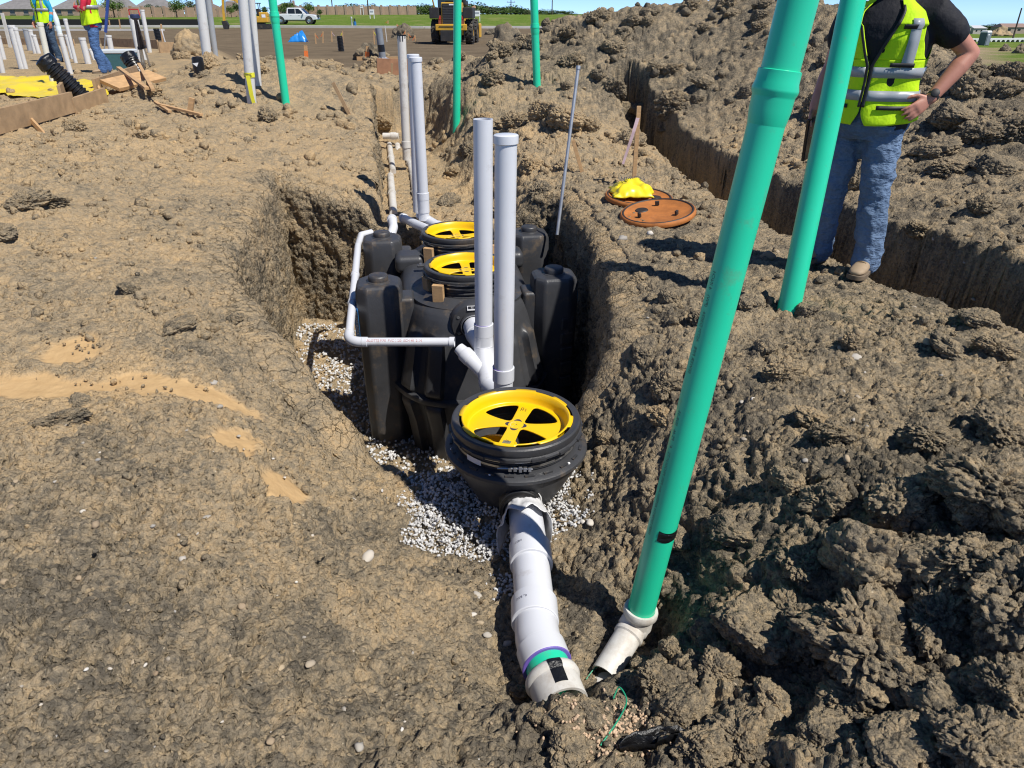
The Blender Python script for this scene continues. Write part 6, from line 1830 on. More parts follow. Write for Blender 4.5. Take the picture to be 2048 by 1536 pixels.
# ------------------------------------------------------------------ middle distance: stakes, grey pipe, tarp
g = ground(766, 122); r = 6.8 / FPX * g.y / ray(766, 122)[1]
t = stand('grey_pipe', g, at(757, 56, g.y), r, M('grey_duct', (.20, .215, .235), .5, .15, 6, dirt=.2), 'thick grey pipe with a taped middle behind the lumber boards', None, open_top=True)
d = (at(757, 56, g.y) - g)
MB(g).tube([g + d * .28, g + d * .5], r * 1.02, 28).build('tape_band', TAPE, t)
x_ = MB(); 
for k in range(9):
    a = k * .7; x_.box((math.cos(a) * r * 1.3, math.sin(a) * r * 1.3, .05 + .03 * random.random()), (.14, .1, .08), (a, a * .7, a))
x_.build('bagged_foot', M('grey_film', (.35, .36, .40), .4), t)
stakes = [(632, 88, 630, 66, 'orange-topped stake furthest left behind the tan mound'), (646, 86, 646, 63, 'orange-ribboned stake near the blue tarp'), (664, 84, 663, 62, 'thin pink-ribboned stake left of the black corrugated stub'),
          (686, 92, 685, 62, 'yellow-ribboned stake behind the black corrugated stub'), (749, 89, 747, 61, 'yellow-ribboned stake left of the grey pipe'), (811, 88, 811, 60, 'orange-ribboned stake just behind the taped standpipe'), (817, 80, 816, 65, 'short orange stake right of the taped standpipe'), (832, 88, 830, 70, 'low orange-flagged stake left of the wheel loader'), (795, 62, 794, 48, 'distant orange stake by the dark dirt heap'), (776, 48, 776, 41, 'most distant small stake in front of the grass')]
for i, (bx, by, tx, ty, lab) in enumerate(stakes):
    stake(bx, by, tx, ty, 2.2, lab, WOOD, 'survey stakes with ribbons', (ORANGE if i not in (2, 3, 4) else (PINK if i == 2 else TAPEY), -1.5 if i % 2 else 1.5, .25))
stake(774, 84, 770, 51, 1.6, 'thin white marker rod right of the grey pipe', M('white_rod', (.6, .58, .54), .5), None)
for bx, by, tx, ty, lab in ((613, 117, 611, 91, 'orange-painted hub stake on the tan mound beside the slim green pipe'), (735, 121, 735, 92, 'orange-painted stake at the left end of the lumber boards')):
    g = ground(bx, by); w = 6 / FPX * g.y; tp = at(tx, ty, g.y); t = thing('stake', lab, 'stake', g, group='orange painted hub stakes')
    MB(g).beam(g - Vector((0, 0, .1)), tp, w, .03, up=(0, 1, 0)).build('post', WOOD, t); MB(g).beam(g + Vector((0, 0, .0)), g + (tp - g) * .6, w * 1.15, .038, up=(0, 1, 0)).build('painted_band', ORANGE, t)
stake(781, 150, 782, 126, 9, 'stubby split stake in front of the reddish board', WOODG)
stake(327, 100, 322, 48, 3, 'slim white-flagged lath beside the far corrugated stub', WOOD, None, (WHITE, .4, .5))
stake(220, 55, 218, 40, 2, 'tiny lath at the far edge of the graded soil, left one', WOOD); stake(241, 58, 238, 38, 2, 'tiny lath at the far edge of the graded soil, right one', WOOD)
def tarp():
    g = ground(597, 84); n = 18; V = []; w = 36 / FPX * g.y / ray(597, 84)[1]; h = 18 / FPX * g.y
    for j in range(n):
        for i in range(n):
            u, v = i / (n - 1) * 2 - 1, j / (n - 1)
            nn_ = float(fbm(np.array([[u * 2, v * 2, 8.]]), 3)[0])
            V.append(g + Vector((u * w * .5, (v - .5) * .9, max(0.0, h * math.sin(math.pi * min(1, v * 1.05)) * (.75 + .45 * u * .6 + .5 * nn_) * (1 - abs(u) ** 6)))))
    o = MB(g).add(V, [(j * n + i, j * n + i + 1, (j + 1) * n + i + 1, (j + 1) * n + i) for j in range(n - 1) for i in range(n - 1)]).build('blue_tarp', M('blue_film', (.02, .22, .62), .35, .1), loc=g, smooth=30)
    m = o.modifiers.new('thickness', 'SOLIDIFY'); m.thickness = .006
    props(o, 'crumpled bright blue tarp on the dark soil behind the mound', 'tarp')
tarp()
g = ground(710, 51); t = thing('water_stub', 'blue pipe stub with a black cap at the edge of the graded soil', 'pipe stub', g); k = g.y / FPX
MB().lathe([(2.6 * k, 0), (2.6 * k, 6 * k), (1.6 * k, 6.2 * k)], 16).build('sleeve', M('blue_pvc', (.03, .16, .42), .4), t); MB().lathe([(1.6 * k, 6 * k), (1.6 * k, 11 * k), (0, 11.2 * k)], 16).build('cap', INK, t)
g = ground(704, 51); o = MB().lathe([(1.1 * k, 0), (1.1 * k, 10 * k), (1.8 * k, 11 * k), (1.6 * k, 13.5 * k), (0, 14 * k)], 12).build('hydrant_riser', STUB, loc=g); props(o, 'slim pale riser left of the blue pipe stub', 'pipe stub')

# ------------------------------------------------------------------ machines and vehicles
CATY = M('machine_yellow', (.58, .33, .03), .45, .12, 3, dirt=.25, dscale=2)
TYRE = M('tyre_rubber', (.035, .033, .030), .85, .2, 6, dirt=.4, dscale=3, dcol=(.20, .16, .11))
DARK = M('dark_steel', (.025, .024, .023), .6, .3, 4, dirt=.15, dscale=3)
GLZ = M('dark_glass', (.015, .02, .025), .06, .1)
CHROME = M('chrome', (.6, .6, .6), .2, .1, metal=1)
def wheel(parent, c, r, w, axis=(1, 0, 0), rim=None, tread=0):
    c = Vector(c); ax = Vector(axis)
    m = MB().lathe([(r * .58, -w / 2), (r * .88, -w / 2), (r * .98, -w * .38), (r, -w * .2), (r, w * .2), (r * .98, w * .38), (r * .88, w / 2), (r * .58, w / 2), (r * .58, -w / 2)], 36, c, ax)
    if tread:
        x, y, d = frame_of(ax)
        for k in range(tread):
            a = 2 * math.pi * k / tread
            for s in (-1, 1):
                a2 = a + (.5 * 2 * math.pi / tread if s > 0 else 0); p = c + (x * math.cos(a2) + y * math.sin(a2)) * r + d * s * w * .24
                t_ = (-x * math.sin(a2) + y * math.cos(a2)); n_ = (x * math.cos(a2) + y * math.sin(a2))
                rot = Matrix((d * .9 + t_ * s * .45, t_ * .9 - d * s * .45, n_)).transposed(); rot = Matrix([v.normalized() for v in rot.transposed()]).transposed()
                m.box(p, (w * .42, r * .11, r * .12), rot)
    o = m.build('wheel', TYRE, parent)
    MB().lathe([(0, w * .30), (r * .25, w * .30), (r * .3, w * .22), (r * .5, w * .2), (r * .6, w * .42), (r * .6, -w * .42), (r * .3, -w * .22), (0, -w * .3)], 28, c, ax).build('rim', rim or CATY, o)
    return o
def loader():
    g = ground(904, 90); g.y = 50; g.x = at(904, 88, 50).x; g.z = hz(g.x, g.y)
    t = thing('wheel_loader', 'yellow wheel loader seen from behind on the graded soil', 'loader', g, (0, 0, R(-3)))
    # facing +Y, rear towards the viewer
    for sx in (-1, 1):
        wheel(t, (sx * 1.08, .75, .70), .70, .52, (1, 0, 0), CATY, 18)
        wheel(t, (sx * 1.08, 3.6, .70), .70, .52, (1, 0, 0), CATY, 18)
        MB().box((sx * 1.05, .75, 1.78), (.62, 1.6, .62)).build('fender', DARK, t, bevel=.05)
        MB().box((sx * .72, .05, 1.35), (.18, .10, .6)).build('rear_light_panel', M('rust_panel', (.25, .07, .03), .6, .3), t, bevel=.01)
        l = MB().box((sx * .72, -.01, 1.5), (.12, .03, .16)).build('tail_light', M('red_lens', (.5, .03, .02), .3), t, bevel=.01)
    MB().box((0, -.05, .98), (1.95, .5, .36)).build('counterweight', CATY, t, bevel=.04)
    MB().box((0, -.31, 1.02), (1.5, .03, .05)).build('bumper_slot', DARK, t)
    MB().box((0, .1, .68), (1.5, .5, .28)).build('counterweight_base', CATY, t, bevel=.04)
    MB().box((0, .6, .5), (1.3, 2.2, .62)).build('chassis', DARK, t, bevel=.04)
    MB().box((0, 1.0, 1.62), (1.22, 2.1, 1.5)).build('engine_hood', CATY, t, bevel=.06)
    gr = MB().box((0, -.06, 1.62), (1.06, .05, 1.36)).build('grille', DARK, t, bevel=.01)
    for k in range(9): MB().box((0, -.09, 1.05 + .14 * k), (.98, .02, .05)).build('grille_slat', M('grille_grey', (.05, .05, .05), .5), gr)
    MB().box((.12, -.10, 2.24), (.42, .02, .07)).build('name_strip', WHITE, t)
    cb = MB().box((0, 2.3, 2.95), (1.55, 1.5, 1.5)).build('cab', DARK, t, bevel=.08)
    MB().box((0, 1.54, 3.0), (1.3, .03, 1.1)).build('rear_window', GLZ, cb, bevel=.01)
    for sx in (-1, 1): MB().box((sx * .785, 2.3, 3.0), (.03, 1.2, 1.1)).build('side_window', M('tinted_window', (.10, .22, .22), .1), cb, bevel=.01)
    MB().box((0, 2.3, 3.78), (1.75, 1.8, .12)).build('cab_roof', CATY, cb, bevel=.04)
    MB().box((-.78, 1.55, 2.35), (.5, .1, .55)).build('mirror', GLZ, t, bevel=.02)
    MB().beam((-1.15, .9, 2.05), (-1.32, .7, 2.95), .09, .05, up=(0, 1, 0)).build('handrail', CATY, t)
    MB().tube([(.45, .6, 2.3), (.45, .6, 2.9)], .07, 12).build('exhaust_stack', DARK, t)
    MB().box((0, 5.4, .7), (2.75, .9, .9)).build('bucket', CATY, t, bevel=.08)
    for sx in (-1, 1): MB().beam((sx * .55, 3.2, 1.5), (sx * .55, 5.1, .8), .18, .35).build('lift_arm', CATY, t)
    MB().box((-1.75, 5.4, .35), (.5, .8, .10)).build('bucket_edge', DARK, t)
loader()
def excavator():
    b = at(520, 47, 88); g = Vector((b.x, 88, hz(b.x, 88)))
    t = thing('mini_excavator', 'small yellow excavator with its boom reaching left, behind the tall pipes', 'excavator', g, (0, 0, R(8)))
    for sy in (-1, 1):
        tr = MB(); pr = [(-1.0 + .25 * math.cos(a) if math.cos(a) < 0 else 1.0 + .25 * math.cos(a), .27 + .25 * math.sin(a)) for a in np.linspace(0, 2 * math.pi, 28, endpoint=False)]
        tr.prism(pr, -.18, .18, Matrix.Translation((0, sy * .65, 0)) @ Matrix.Rotation(R(90), 4, 'X')); o = tr.build('track', DARK, t)
        for x in (-.95, -.35, .25, .95): MB().lathe([(0, .2), (.16, .2), (.16, -.2), (0, -.2)], 18, (x, sy * .65, .27), (0, 1, 0)).build('roller', TYRE, o)
    MB().box((0, 0, .52), (1.1, 1.0, .2)).build('undercarriage', DARK, t, bevel=.03)
    MB().box((.15, 0, .95), (1.7, 1.35, .62)).build('house', CATY, t, bevel=.10, seg=3)
    MB().box((.55, 0, 1.45), (.9, 1.3, .45)).build('engine_cover', CATY, t, bevel=.10, seg=3)
    MB().box((.6, -.68, 1.3), (.4, .02, .3)).build('side_decal', WHITE, t)
    c = MB()
    for x in (-.55, .15):
        for y in (-.55, .55): c.beam((x, y, 1.25), (x, y, 2.5), .07, .07, up=(0, 1, 0))
    cp = c.build('canopy_frame', DARK, t); MB().box((-.2, 0, 2.53), (1.0, 1.3, .08)).build('canopy_roof', DARK, t, bevel=.02)
    MB().box((.0, 0, 1.65), (.4, .45, .7)).build('seat', DARK, t, bevel=.08)
    MB().beam((-.7, 0, .95), (-2.2, 0, 2.9), .26, .34, up=(0, 1, 0)).build('boom', CATY, t); MB().beam((-2.15, 0, 2.85), (-3.55, 0, 2.95), .24, .3, up=(0, 1, 0)).build('boom_tip', CATY, t)
    MB().beam((-3.5, 0, 3.15), (-3.75, 0, .75), .24, .30, up=(0, 1, 0)).build('dipper', CATY, t); MB().beam((-3.3, 0, 2.8), (-3.6, 0, 1.3), .10, .10, up=(0, 1, 0)).build('ram', CHROME, t)
    MB().prism([(-4.0, .8), (-3.5, .85), (-3.3, .4), (-3.45, .0), (-3.9, .05)], -.3, .3, Matrix.Rotation(R(90), 4, 'X')).build('bucket', DARK, t, bevel=.03)
    MB().box((-1.2, 0, .3), (.12, 1.5, .4)).build('dozer_blade', CATY, t, bevel=.02)
excavator()
def pickup():
    b = at(594, 47, 106); g = Vector((b.x, 106, hz(b.x, 106)))
    t = thing('pickup_truck', 'white crew-cab pickup truck parked beside the grass field', 'pickup truck', g, (0, 0, R(2)))
    WH = M('white_car_paint', (.68, .70, .72), .25, .02)
    body = [(-2.9, .55), (-2.92, .95), (-2.88, 1.22), (-.95, 1.22), (1.15, 1.20), (2.2, 1.14), (2.72, 1.06), (2.9, .88), (2.92, .55), (2.45, .50), (-2.4, .50)]
    m = Matrix.Rotation(R(90), 4, 'X')
    MB().prism(body, -.98, .98, m).build('body', WH, t, bevel=.07, seg=3)
    cab = [(-1.0, 1.20), (-.92, 1.88), (-.75, 1.94), (.55, 1.94), (.85, 1.84), (1.55, 1.20)]
    c = MB(); c.loft([[Vector((x * (1 if abs(y) < .9 else 1), y * (1 - .16 * max(0, (z - 1.2) / .74)), z)) for x, z in cab] for y in (-.94, .94)]); cb = c.build('cab', WH, t, bevel=.05, seg=3)
    for sy in (-1, 1):
        for nm, q in (('rear_window', [(-.80, 1.26), (-.76, 1.80), (.12, 1.82), (.12, 1.26)]), ('front_window', [(.20, 1.26), (.20, 1.82), (.62, 1.80), (1.28, 1.26)])):
            w = MB(); vs = [Vector((x, sy * (.955 * (1 - .16 * max(0, (z - 1.2) / .74))), z)) for x, z in q]; w.add(vs, [(0, 1, 2, 3)]); o = w.build(nm, GLZ, cb, smooth=0); s = o.modifiers.new('t', 'SOLIDIFY'); s.thickness = .012; s.offset = 0
        for x in (-.45, .62): MB().box((x, sy * .995, 1.06), (.2, .03, .035)).build('door_handle', WH, t, bevel=.008)
        MB().box((1.18, sy * 1.12, 1.30), (.16, .24, .2)).build('mirror', WH, t, bevel=.04)
        for x in (-1.85, 1.85):
            MB().lathe([(.36, -.02), (.50, -.02), (.50, .02), (.36, .02), (.36, -.02)], 32, (x, sy * .975, .46), (0, 1, 0)).build('wheel_arch', DARK, t)
            wheel(t, (x, sy * .86, .41), .41, .28, (0, sy, 0), CHROME)
        MB().box((.0, sy * .93, .42), (2.5, .12, .08)).build('running_board', DARK, t, bevel=.02)
        MB().box((2.80, sy * .72, .93), (.22, .42, .20)).build('headlight', M('headlamp', (.12, .13, .14), .1), t, bevel=.03)
        MB().box((-2.88, sy * .86, 1.0), (.08, .2, .34)).build('tail_light', M('red_lens2', (.4, .03, .02), .3), t, bevel=.02)
    MB().box((2.90, 0, .90), (.10, 1.1, .36)).build('grille', DARK, t, bevel=.03)
    MB().box((2.92, 0, .58), (.16, 1.8, .22)).build('bumper', CHROME, t, bevel=.05)
    ws = MB().add([Vector((.90, -.76, 1.84)), Vector((.90, .76, 1.84)), Vector((1.56, .86, 1.24)), Vector((1.56, -.86, 1.24))], [(0, 1, 2, 3)]).build('windshield', GLZ, cb, smooth=0); s = ws.modifiers.new('t', 'SOLIDIFY'); s.thickness = .02; s.offset = 0
    MB().box((-1.95, 0, 1.23), (1.75, 1.7, .02)).build('bed_cover', DARK, t)
pickup()
# ------------------------------------------------------------------ kerb, silt fence, paths
CONC = M('pale_concrete', (.52, .50, .46), .85, .15, .6)
def strip(name, pts, w, h, mat, kind='structure', label=None, cat=None):
    mb = MB(pts[0])
    for a, b in zip(pts[:-1], pts[1:]): mb.beam(Vector(a) + Vector((0, 0, h / 2)), Vector(b) + Vector((0, 0, h / 2)), w, h)
    o = mb.build(name, mat, loc=pts[0])
    if kind: o['kind'] = kind
    return o
def gp(x, y, dz=0.0): return Vector((x, y, hz(x, y) + dz))
strip('kerb', [gp(x, 91.5 + (3 if x < -20 else 0), -.02) for x in (-75, -50, -30, -10, 0, 15, 30, 45)], 1.4, .24, CONC)
strip('kerb', [gp(x, 82, -.02) for x in (-60, -46, -36)], .6, .2, CONC)
strip('path', [gp(x, y, -.01) for x, y in ((17, 24), (22, 29), (29, 36.5), (40, 45))], .35, .03, M('pale_path', (.45, .40, .30), .9), 'structure')
o = strip('silt_fence', [gp(x, 99, 0) for x in (-90, -70, -55, -45, -38)], .06, .75, M('black_fabric', (.012, .012, .012), .8), None); props(o, 'low black silt fence along the far grass, left side', 'fence')
# ------------------------------------------------------------------ far houses, wall, poles, signs
BRICKM = M('tan_brick', (.36, .26, .19), .9, .15, 1.5); ROOFM = M('brown_shingle', (.17, .135, .115), .9, .2, 1.2); WALLM = M('tan_masonry', (.42, .29, .20), .9, .15, .8)
def house(px0, px1, py_top, Y, label, eave=.36, hip=True, mat=ROOFM):
    a, b = at(px0, 28, Y), at(px1, 28, Y); W = b.x - a.x; c = (a + b) / 2; g = Vector((c.x, Y, hz(c.x, Y))); top = at((px0 + px1) / 2, py_top, Y).z - g.z; D = W * .7; ez = max(1.3, top * eave * .7)
    t = thing('house', label, 'house', g, (0, 0, random.uniform(-.06, .06)), 'far brick houses with brown roofs')
    MB().box((0, D / 2, ez / 2 - .3), (W * .94, D * .94, ez + .6)).build('wall', BRICKM, t)
    r = W * (.28 if hip else .49)
    rf = MB().add([Vector(p) for p in ((-W / 2, 0, ez), (W / 2, 0, ez), (W / 2, D, ez), (-W / 2, D, ez), (-W / 2 + W * .5 - r * .5, D * .5, top), (W / 2 - W * .5 + r * .5, D * .5, top))], [(0, 1, 5, 4), (1, 2, 5), (2, 3, 4, 5), (3, 0, 4), (3, 2, 1, 0)]).build('roof', mat, t, smooth=0)
    MB().box((W * .2, D * .6, top + .1), (.5, .5, 1.0)).build('chimney', BRICKM, rf)
    for x in (-.3, -.05, .22):
        w = MB().box((W * x, D * .03 - .03, ez * .55), (1.0, .10, ez * .5)).build('window', GLZ, t); MB().box((W * x, D * .03 - .05, ez * .55 - ez * .3), (1.3, .14, .1)).build('sill', CONC, w)
    return t
GREYR = M('grey_shingle', (.20, .19, .185), .9, .2, 1.2)
house(195, 262, -14, 165, 'grey-roofed house behind the red-sleeved worker', mat=GREYR); house(262, 345, -6, 172, 'wide grey-roofed house above the tripod', mat=GREYR)
house(372, 436, 3, 190, 'brown-roofed house left of the excavator boom'); house(436, 482, 2, 195, 'brown-roofed house right of the excavator boom'); house(540, 602, 6, 200, 'hip-roofed house above the pickup truck'); house(596, 650, 14, 235, 'low brown roof right of the pickup truck')
house(690, 728, 14, 230, 'steep-gabled far house behind the tan wall', hip=False, mat=GREYR); house(722, 758, 19, 240, 'low far house next to the gabled one'); house(100, 190, -4, 180, 'grey-roofed house between the two workers', mat=GREYR); house(-20, 80, -2, 180, 'grey-roofed house at the far left edge', mat=GREYR)
def masonry():
    A, B = at(585, 28, 205), at(835, 28, 205); t = thing('boundary_wall', 'long tan masonry wall along the far side of the grass', 'wall', gp(A.x, 205)); n = 14; dx = (B.x - A.x) / n
    for k in range(n):
        MB().box((dx * (k + .5), 0, .75), (dx - .5, .2, 2.3)).build('wall_panel', WALLM, t)
        MB().box((dx * k, 0, .85), (.55, .5, 2.7)).build('pier', BRICKM, t)
    A, B = at(195, 28, 150), at(500, 28, 160); t = thing('boundary_wall', 'tan wall in front of the far houses on the left', 'wall', gp(A.x, 150)); n = 14; dx = (B.x - A.x) / n
    for k in range(n):
        MB().box((dx * (k + .5), .7 * k, .75), (dx - .5, .2, 1.9)).build('wall_panel', WALLM, t); MB().box((dx * k, .7 * k, .85), (.5, .5, 2.2)).build('pier', BRICKM, t)
masonry()
POLE = M('utility_pole', (.07, .055, .045), .9, .2, 2)
def pole(px, py_top, Y, label, arm=True):
    p = at(px, 28, Y); g = gp(p.x, Y); h = at(px, py_top, Y).z - g.z
    t = thing('utility_pole', label, 'pole', g, group='far utility poles')
    MB().tube([(0, 0, -.5), (0, 0, h)], [.17, .12], 10).build('mast', POLE, t)
    if arm:
        MB().box((0, 0, h - .8), (2.4, .12, .14)).build('cross_arm', POLE, t)
        for x in (-1, 0, 1): MB().lathe([(0, .25), (.06, .2), (.06, 0)], 8, (x, 0, h - .73)).build('insulator', CONC, t)
pole(737, -30, 200, 'dark utility pole standing above the white sign board'); pole(666, -8, 210, 'utility pole left of the gabled far house'); pole(934, 2, 210, 'utility pole right of the wheel loader'); pole(1022, -2, 230, 'utility pole left of the spoil heap'); pole(585, -25, 190, 'utility pole above the pickup truck', False); pole(750, 8, 215, 'short utility pole beside the white sign board', False); pole(1104, -12, 230, 'utility pole behind the spoil heap')
def sign(px, py, w, h, Y, label, flag=None):
    p = at(px, py, Y); g = gp(p.x, Y); k = Y / ray(px, py)[1] / FPX
    t = thing('sign_board', label, 'sign', g)
    for s in (-1, 1): MB().box((s * w * k * .45, 0, (p.z - g.z) / 2), (.1, .1, p.z - g.z + h * k)).build('post', WHITE, t)
    MB().box((0, -.08, p.z - g.z), (w * k, .06, h * k)).build('panel', WHITE, t); MB().box((0, -.12, p.z - g.z + h * k * .1), (w * k * .7, .02, h * k * .3)).build('panel_print', M('sign_grey', (.35, .37, .42), .6), t)
    if flag: MB().box((-w * k * .5, 0, p.z - g.z + h * k * 1.1), (w * k * .6, .03, h * k * .5), (0, R(-25), 0)).build('flag', M('peach_flag', (.6, .33, .2), .7), t)
sign(743.5, 24, 9, 9, 140, 'white sign board right of the dark utility pole'); sign(954, 27, 12, 10, 120, 'white sign board with a peach flag right of the wheel loader', True); sign(723, 13, 6, 5, 200, 'small peach sign beyond the tan wall')
# ------------------------------------------------------------------ trees
BARK = M('bark', (.10, .075, .05), .9, .2, 6)
def leafmat(name, a, b):
    m, nt, bs = _nodes(name); oi = nt.nodes.new('ShaderNodeObjectInfo'); n = noise(nt, .9, 4, .6)
    c = ramp(nt, n, [(.3, a), (.7, b)]); nt.links.new(c, bs.inputs['Base Color']); bs.inputs['Roughness'].default_value = .7; bs.inputs['Specular IOR Level'].default_value = .2
    return m
LEAFA = leafmat('leaf_dark', (.030, .062, .018), (.075, .125, .032)); LEAFB = leafmat('leaf_light', (.055, .105, .022), (.125, .19, .045)); LEAFC = leafmat('leaf_grey', (.06, .085, .045), (.12, .14, .075))
def crown_mesh(seed, n=900, lobes=12):
    r_ = np.random.default_rng(seed); C = r_.normal(size=(lobes, 3)); C /= np.linalg.norm(C, axis=1, keepdims=True); C *= (.25 + .4 * r_.random((lobes, 1))); C[:, 2] = C[:, 2] * .7
    L = .28 + .24 * r_.random(lobes); V = []; F = []
    for k in range(n):
        i = r_.integers(lobes); d = r_.normal(size=3); d /= np.linalg.norm(d); p = C[i] + d * L[i] * (.55 + .5 * r_.random() ** .5)
        u = r_.normal(size=3); u -= d * (u @ d) * .6; u /= np.linalg.norm(u); v = np.cross(u, r_.normal(size=3)); v /= np.linalg.norm(v); s = .04 + .06 * r_.random()
        b = len(V); V += [p - u * s, p + v * s * .6, p + u * s, p - v * s * .6]; F.append((b, b + 1, b + 2, b + 3))
    return mesh_np('crown', np.array(V), np.array(F), False)
CROWNS = [crown_mesh(40 + k) for k in range(8)]
CMAT = {}
def tree(px, py_top, wpx, Y, label, leaf, group, trunk_h=.3, base=None):
    p = at(px, 28, Y); g = gp(p.x, Y); top = at(px, py_top, Y).z - g.z; k = Y / ray(px, 28)[1] / FPX; w = wpx * k
    t = thing('tree', label, 'tree', g, (0, 0, random.uniform(0, 6)), group)
    cz = top * (1 + trunk_h) / 2; hz_ = top - cz
    tr = MB(); tr.tube([(0, 0, -.4), (0, 0, top * trunk_h), (0.02 * w, 0, top * .75)], [w * .045 + .03, w * .032 + .02, w * .01], 8)
    for q in range(4):
        a = q * 1.6; z0 = top * (trunk_h + .05 * q); tr.tube([(0, 0, z0), (math.cos(a) * w * .2, math.sin(a) * w * .2, z0 + top * .2), (math.cos(a) * w * .33, math.sin(a) * w * .33, z0 + top * .33)], [w * .022, w * .014, w * .005], 6)
    tr.build('trunk', BARK, t)
    i = random.randrange(8); key = (i, leaf.name)
    if key not in CMAT:
        me = CROWNS[i].copy(); me.materials.append(leaf); CMAT[key] = me
    o = link('crown', CMAT[key], None, t); o.location = (0, 0, cz); o.scale = (w * .80, w * .80, hz_ * 1.55)
    return t
side = 'trees on the horizon behind the grass'
wl = [(655, 16, 26), (676, 13, 24), (700, 9, 30), (722, 12, 24), (742, 11, 22), (764, 14, 28), (783, 15, 26), (803, 12, 30), (822, 13, 26), (842, 9, 30), (858, 10, 28), (930, 8, 36), (948, 6, 34), (966, 13, 30), (985, 14, 34), (1004, 16, 28), (1022, 12, 34), (1040, 17, 26), (1062, 20, 30), (1090, 20, 30), (1130, 22, 30)]
words = ['broad dark', 'pale feathery', 'low rounded', 'tall leaning', 'dense green', 'ragged']
for i, (px, py, w) in enumerate(wl):
    near = 'left of the dark pole' if px < 737 else 'between dark pole and loader' if px < 900 else 'between loader and spoil heap' if px < 1000 else 'over the spoil heap'
    grp = [q for q in wl if (q[0] < 737) == (px < 737) and (q[0] < 900) == (px < 900) and (q[0] < 1000) == (px < 1000)]
    pos = [q[0] for q in grp].index(px) + 1
    nth = ['first', 'second', 'third', 'fourth', 'fifth', 'sixth', 'seventh', 'eighth'][pos - 1]
    tree(px, py - 2, w * 1.4, 250 + (i * 37) % 40, f'{nth} far tree from the left {near}', (LEAFA, LEAFB, LEAFA, LEAFC, LEAFB)[i % 5], side, .08)
    tree(px + 9, py + 5, w * 1.15, 228 + (i * 17) % 15, f'low bush in front of the {nth} far tree {near}', (LEAFB, LEAFA, LEAFC)[i % 3], side, .04)
for i, (px, py, w, nm) in enumerate(((228, -2, 30, 'by the levelling rod'), (300, 8, 14, 'over the lone tall stub'), (322, 9, 12, 'right of the lone tall stub'), (353, -4, 26, 'left of the tall white pipe'), (368, 6, 16, 'just left of the tall white pipe'), (383, 0, 20, 'touching the tall white pipe'), (462, 10, 14, 'beside the excavator boom'), (530, 12, 16, 'right of the excavator'), (562, 12, 12, 'above the pickup bed'), (618, 4, 18, 'right above the pickup hood'), (640, 18, 12, 'at the right end of the pickup'), (410, 2, 22, 'between the two tall pipe groups'), (575, 2, 26, 'behind the hip-roofed house'), (480, 4, 24, 'between the white and green tall pipes'))):
    tree(px, py, w, 148 + (i % 3) * 8, f'small garden tree {nm}, in front of the houses', (LEAFB, LEAFA, LEAFC)[i % 3], 'young trees along the far houses', .35)
# ------------------------------------------------------------------ right distance
p = at(1966, 90, 120); g = gp(p.x, 120)
t = thing('portable_toilet', 'grey portable toilet with white roof on the far right grass', 'portable toilet', g, (0, 0, R(28)))
k = 120 / ray(1966, 90)[1] / FPX; w = 15 * k; h = at(1966, 65, 120).z - g.z
MB().box((0, 0, h / 2), (w, w, h)).build('cabin', M('grey_blue_plastic', (.12, .15, .18), .5, .1), t, bevel=.05)
MB().box((0, -w / 2 - .02, h * .48), (w * .72, .05, h * .85)).build('door', M('grey_door', (.17, .20, .23), .5, .1), t, bevel=.02); MB().box((-w * .2, -w / 2 - .05, h * .84), (w * .3, .02, h * .08)).build('vent', WHITE, t)
MB().box((0, 0, h + .12), (w * 1.06, w * 1.06, .28), taper=.8).build('roof', WHITE, t, bevel=.08)
# row of white storage covers
CH = []
for i in range(15):
    px = 1918 + i * 9.5; p = at(px, 70, 150); g = gp(p.x, 150); k = 150 / ray(px, 70)[1] / FPX; top = g.z + (5.5 + .12 * i) * k; bot = g.z + .6 * k
    mb = MB(); r = (9.5 * k) / 2
    z0 = bot - g.z; zt = top - g.z
    out = [(-r, 0), (-r, zt), (r, zt), (r, 0), (r * .8, 0)] + [(r * .8 * math.cos(a), z0 * .2 + (zt - z0 * .2) * .62 * math.sin(a)) for a in np.linspace(0.15, math.pi - .15, 10)] + [(-r * .8, 0)]
    mb.prism(out, -1.0, 1.0, Matrix.Rotation(R(90), 4, 'X'))
    o = mb.build('concrete_culvert', WHITE, loc=g)
    nth = ['first', 'second', 'third', 'fourth', 'fifth', 'sixth', 'seventh', 'eighth', 'ninth', 'tenth', 'eleventh', 'twelfth', 'thirteenth', 'fourteenth', 'fifteenth'][i]
    props(o, f'white arched culvert section, {nth} from the left in the far right row', 'culvert', 'white culvert sections in a row')
p = at(1930, 55, 260); 
def shed(px0, px1, py0, py1, Y, rc, label, wc=(.45, .42, .38)):
    a, b = at(px0, py1, Y), at(px1, py1, Y); W = b.x - a.x; g = gp((a.x + b.x) / 2, Y); zt = at(px0, py0, Y).z - g.z; ze = at(px0, (py0 + py1) / 2, Y).z - g.z
    t = thing('shed', label, 'building', g)
    MB().box((0, 4, ze / 2), (W * .96, 8, ze)).build('wall', M('shed_wall' + label[:5], wc, .8, .1), t)
    MB().add([Vector(q) for q in ((-W / 2, -.3, ze), (W / 2, -.3, ze), (W / 2, 8.3, ze), (-W / 2, 8.3, ze), (-W * .42, 4, zt), (W * .42, 4, zt))], [(0, 1, 5, 4), (1, 2, 5), (2, 3, 4, 5), (3, 0, 4), (3, 2, 1, 0)]).build('roof', M('roof_' + label[:5], rc, .6, .1), t, smooth=0)
    for x in (-.25, .1): MB().box((W * x, -.03, ze * .6), (W * .1, .06, ze * .25)).build('window', GLZ, t)
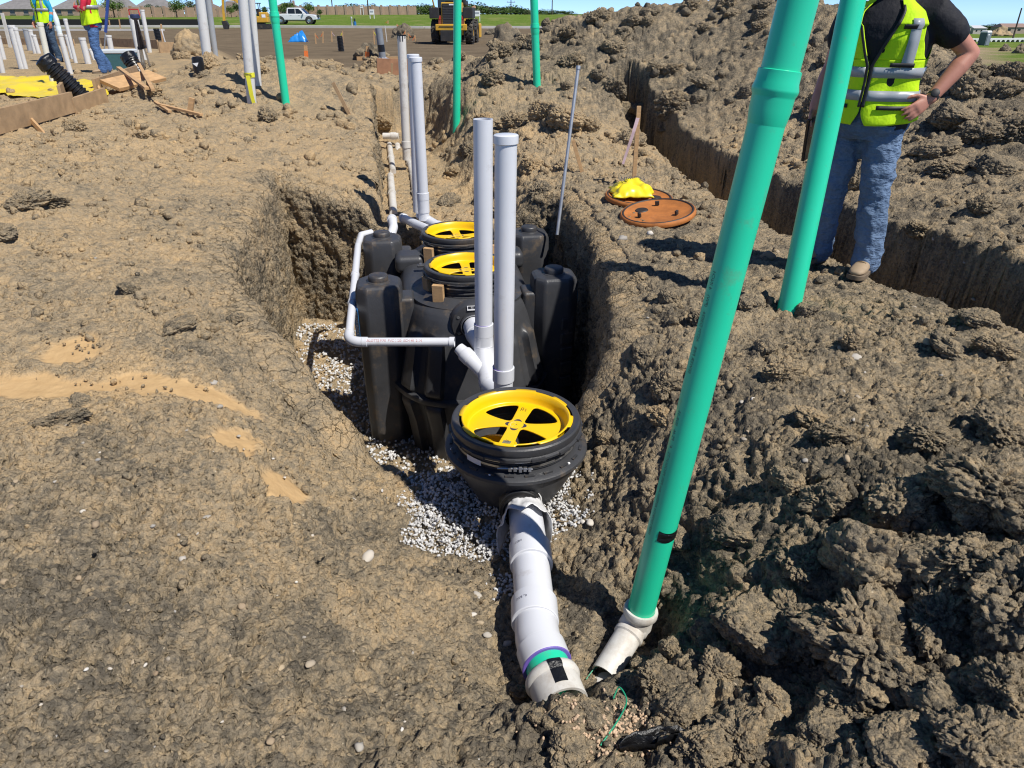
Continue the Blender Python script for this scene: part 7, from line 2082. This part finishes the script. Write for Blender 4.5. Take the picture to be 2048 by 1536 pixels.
shed(1917, 1942, 46, 60, 270, (.20, .38, .26), 'green-roofed shed far off right of the man'); shed(1946, 1974, 51, 62, 280, (.55, .55, .55), 'pale flat shed right of the green-roofed one'); shed(2004, 2060, 47, 62, 300, (.30, .20, .16), 'long brown-roofed building at the right edge', (.38, .30, .24))
def heap(px, py, w, h, Y, label, tn):
    p = at(px, py, Y); g = gp(p.x, Y); k = Y / ray(px, py)[1] / FPX; v, f = ico(5)
    zt = at(px, py - h, Y).z - g.z; n = v.copy(); ar = abs(math.sin(px)) * 40
    v = v * (1 + .30 * fbm(v * 1.4 + ar, 3))[:, None] * np.array([w * k / 2, w * k / 3, zt])
    v[:, 2] *= np.where(v[:, 2] > 0, .55 + .45 * np.clip(1 - np.hypot(n[:, 0], n[:, 1]), 0, 1), .2)
    D = 0; tint = 0
    for q, a_ in ((1.3, .20), (2.7, .12), (5.5, .07)):
        f1, f2, idr = worley(v * q / max(.5, zt) + ar); D = D + a_ * zt * (np.sqrt(np.clip(1 - (f1 / .72) ** 2, 0, 1)) - .4); tint = tint + idr - .5
    v = v + n * D[:, None]
    me = mesh_np('dirt_heap', v, f); z = np.zeros(len(v)); attr(me, 'tan', z + tn); attr(me, 'tint', tint)
    for q in ('silt', 'green', 'far'): attr(me, q, z)
    o = link('dirt_heap', me, SOIL); o.location = g
    props(o, label, 'dirt heap')
heap(2000, 66, 44, 12, 240, 'orange dirt heap behind the far right culvert row', 0.77); heap(2012, 94, 20, 5, 70, 'low dark heap on the right grass', 0.14); heap(2042, 97, 22, 9, 60, 'dark soil heap at the right edge of the grass', 0.12)
for i, (px, py, w) in enumerate(((1992, 47, 20), (1975, 50, 14), (1938, 52, 10), (2012, 53, 16))): tree(px, py, w, 310 + i * 9, ['dark far tree behind the orange dirt heap', 'dark far tree above the portable toilet', 'small far tree right of the green-roofed shed', 'far tree at the left end of the brown-roofed building'][i], LEAFA, 'far trees over the right sheds', .2)
pole(2040, 16, 150, 'thin leaning-looking mast at the right edge of the picture', False)
heap(1015, 66, 70, 14, 34, 'dark dirt heap left of the spoil pile beside the loader', 0.17); heap(805, 56, 40, 8, 62, 'dark dirt heap in front of the kerb left of the loader', 0.12); heap(985, 62, 26, 6, 70, 'small dark heap right of the loader', 0.07); heap(740, 92, 60, 6, 33, 'low dark dirt heap left of the grey pipe', 0.14); heap(375, 80, 60, 18, 24, 'tan dirt heap left of the tall white pipe', 0.77)
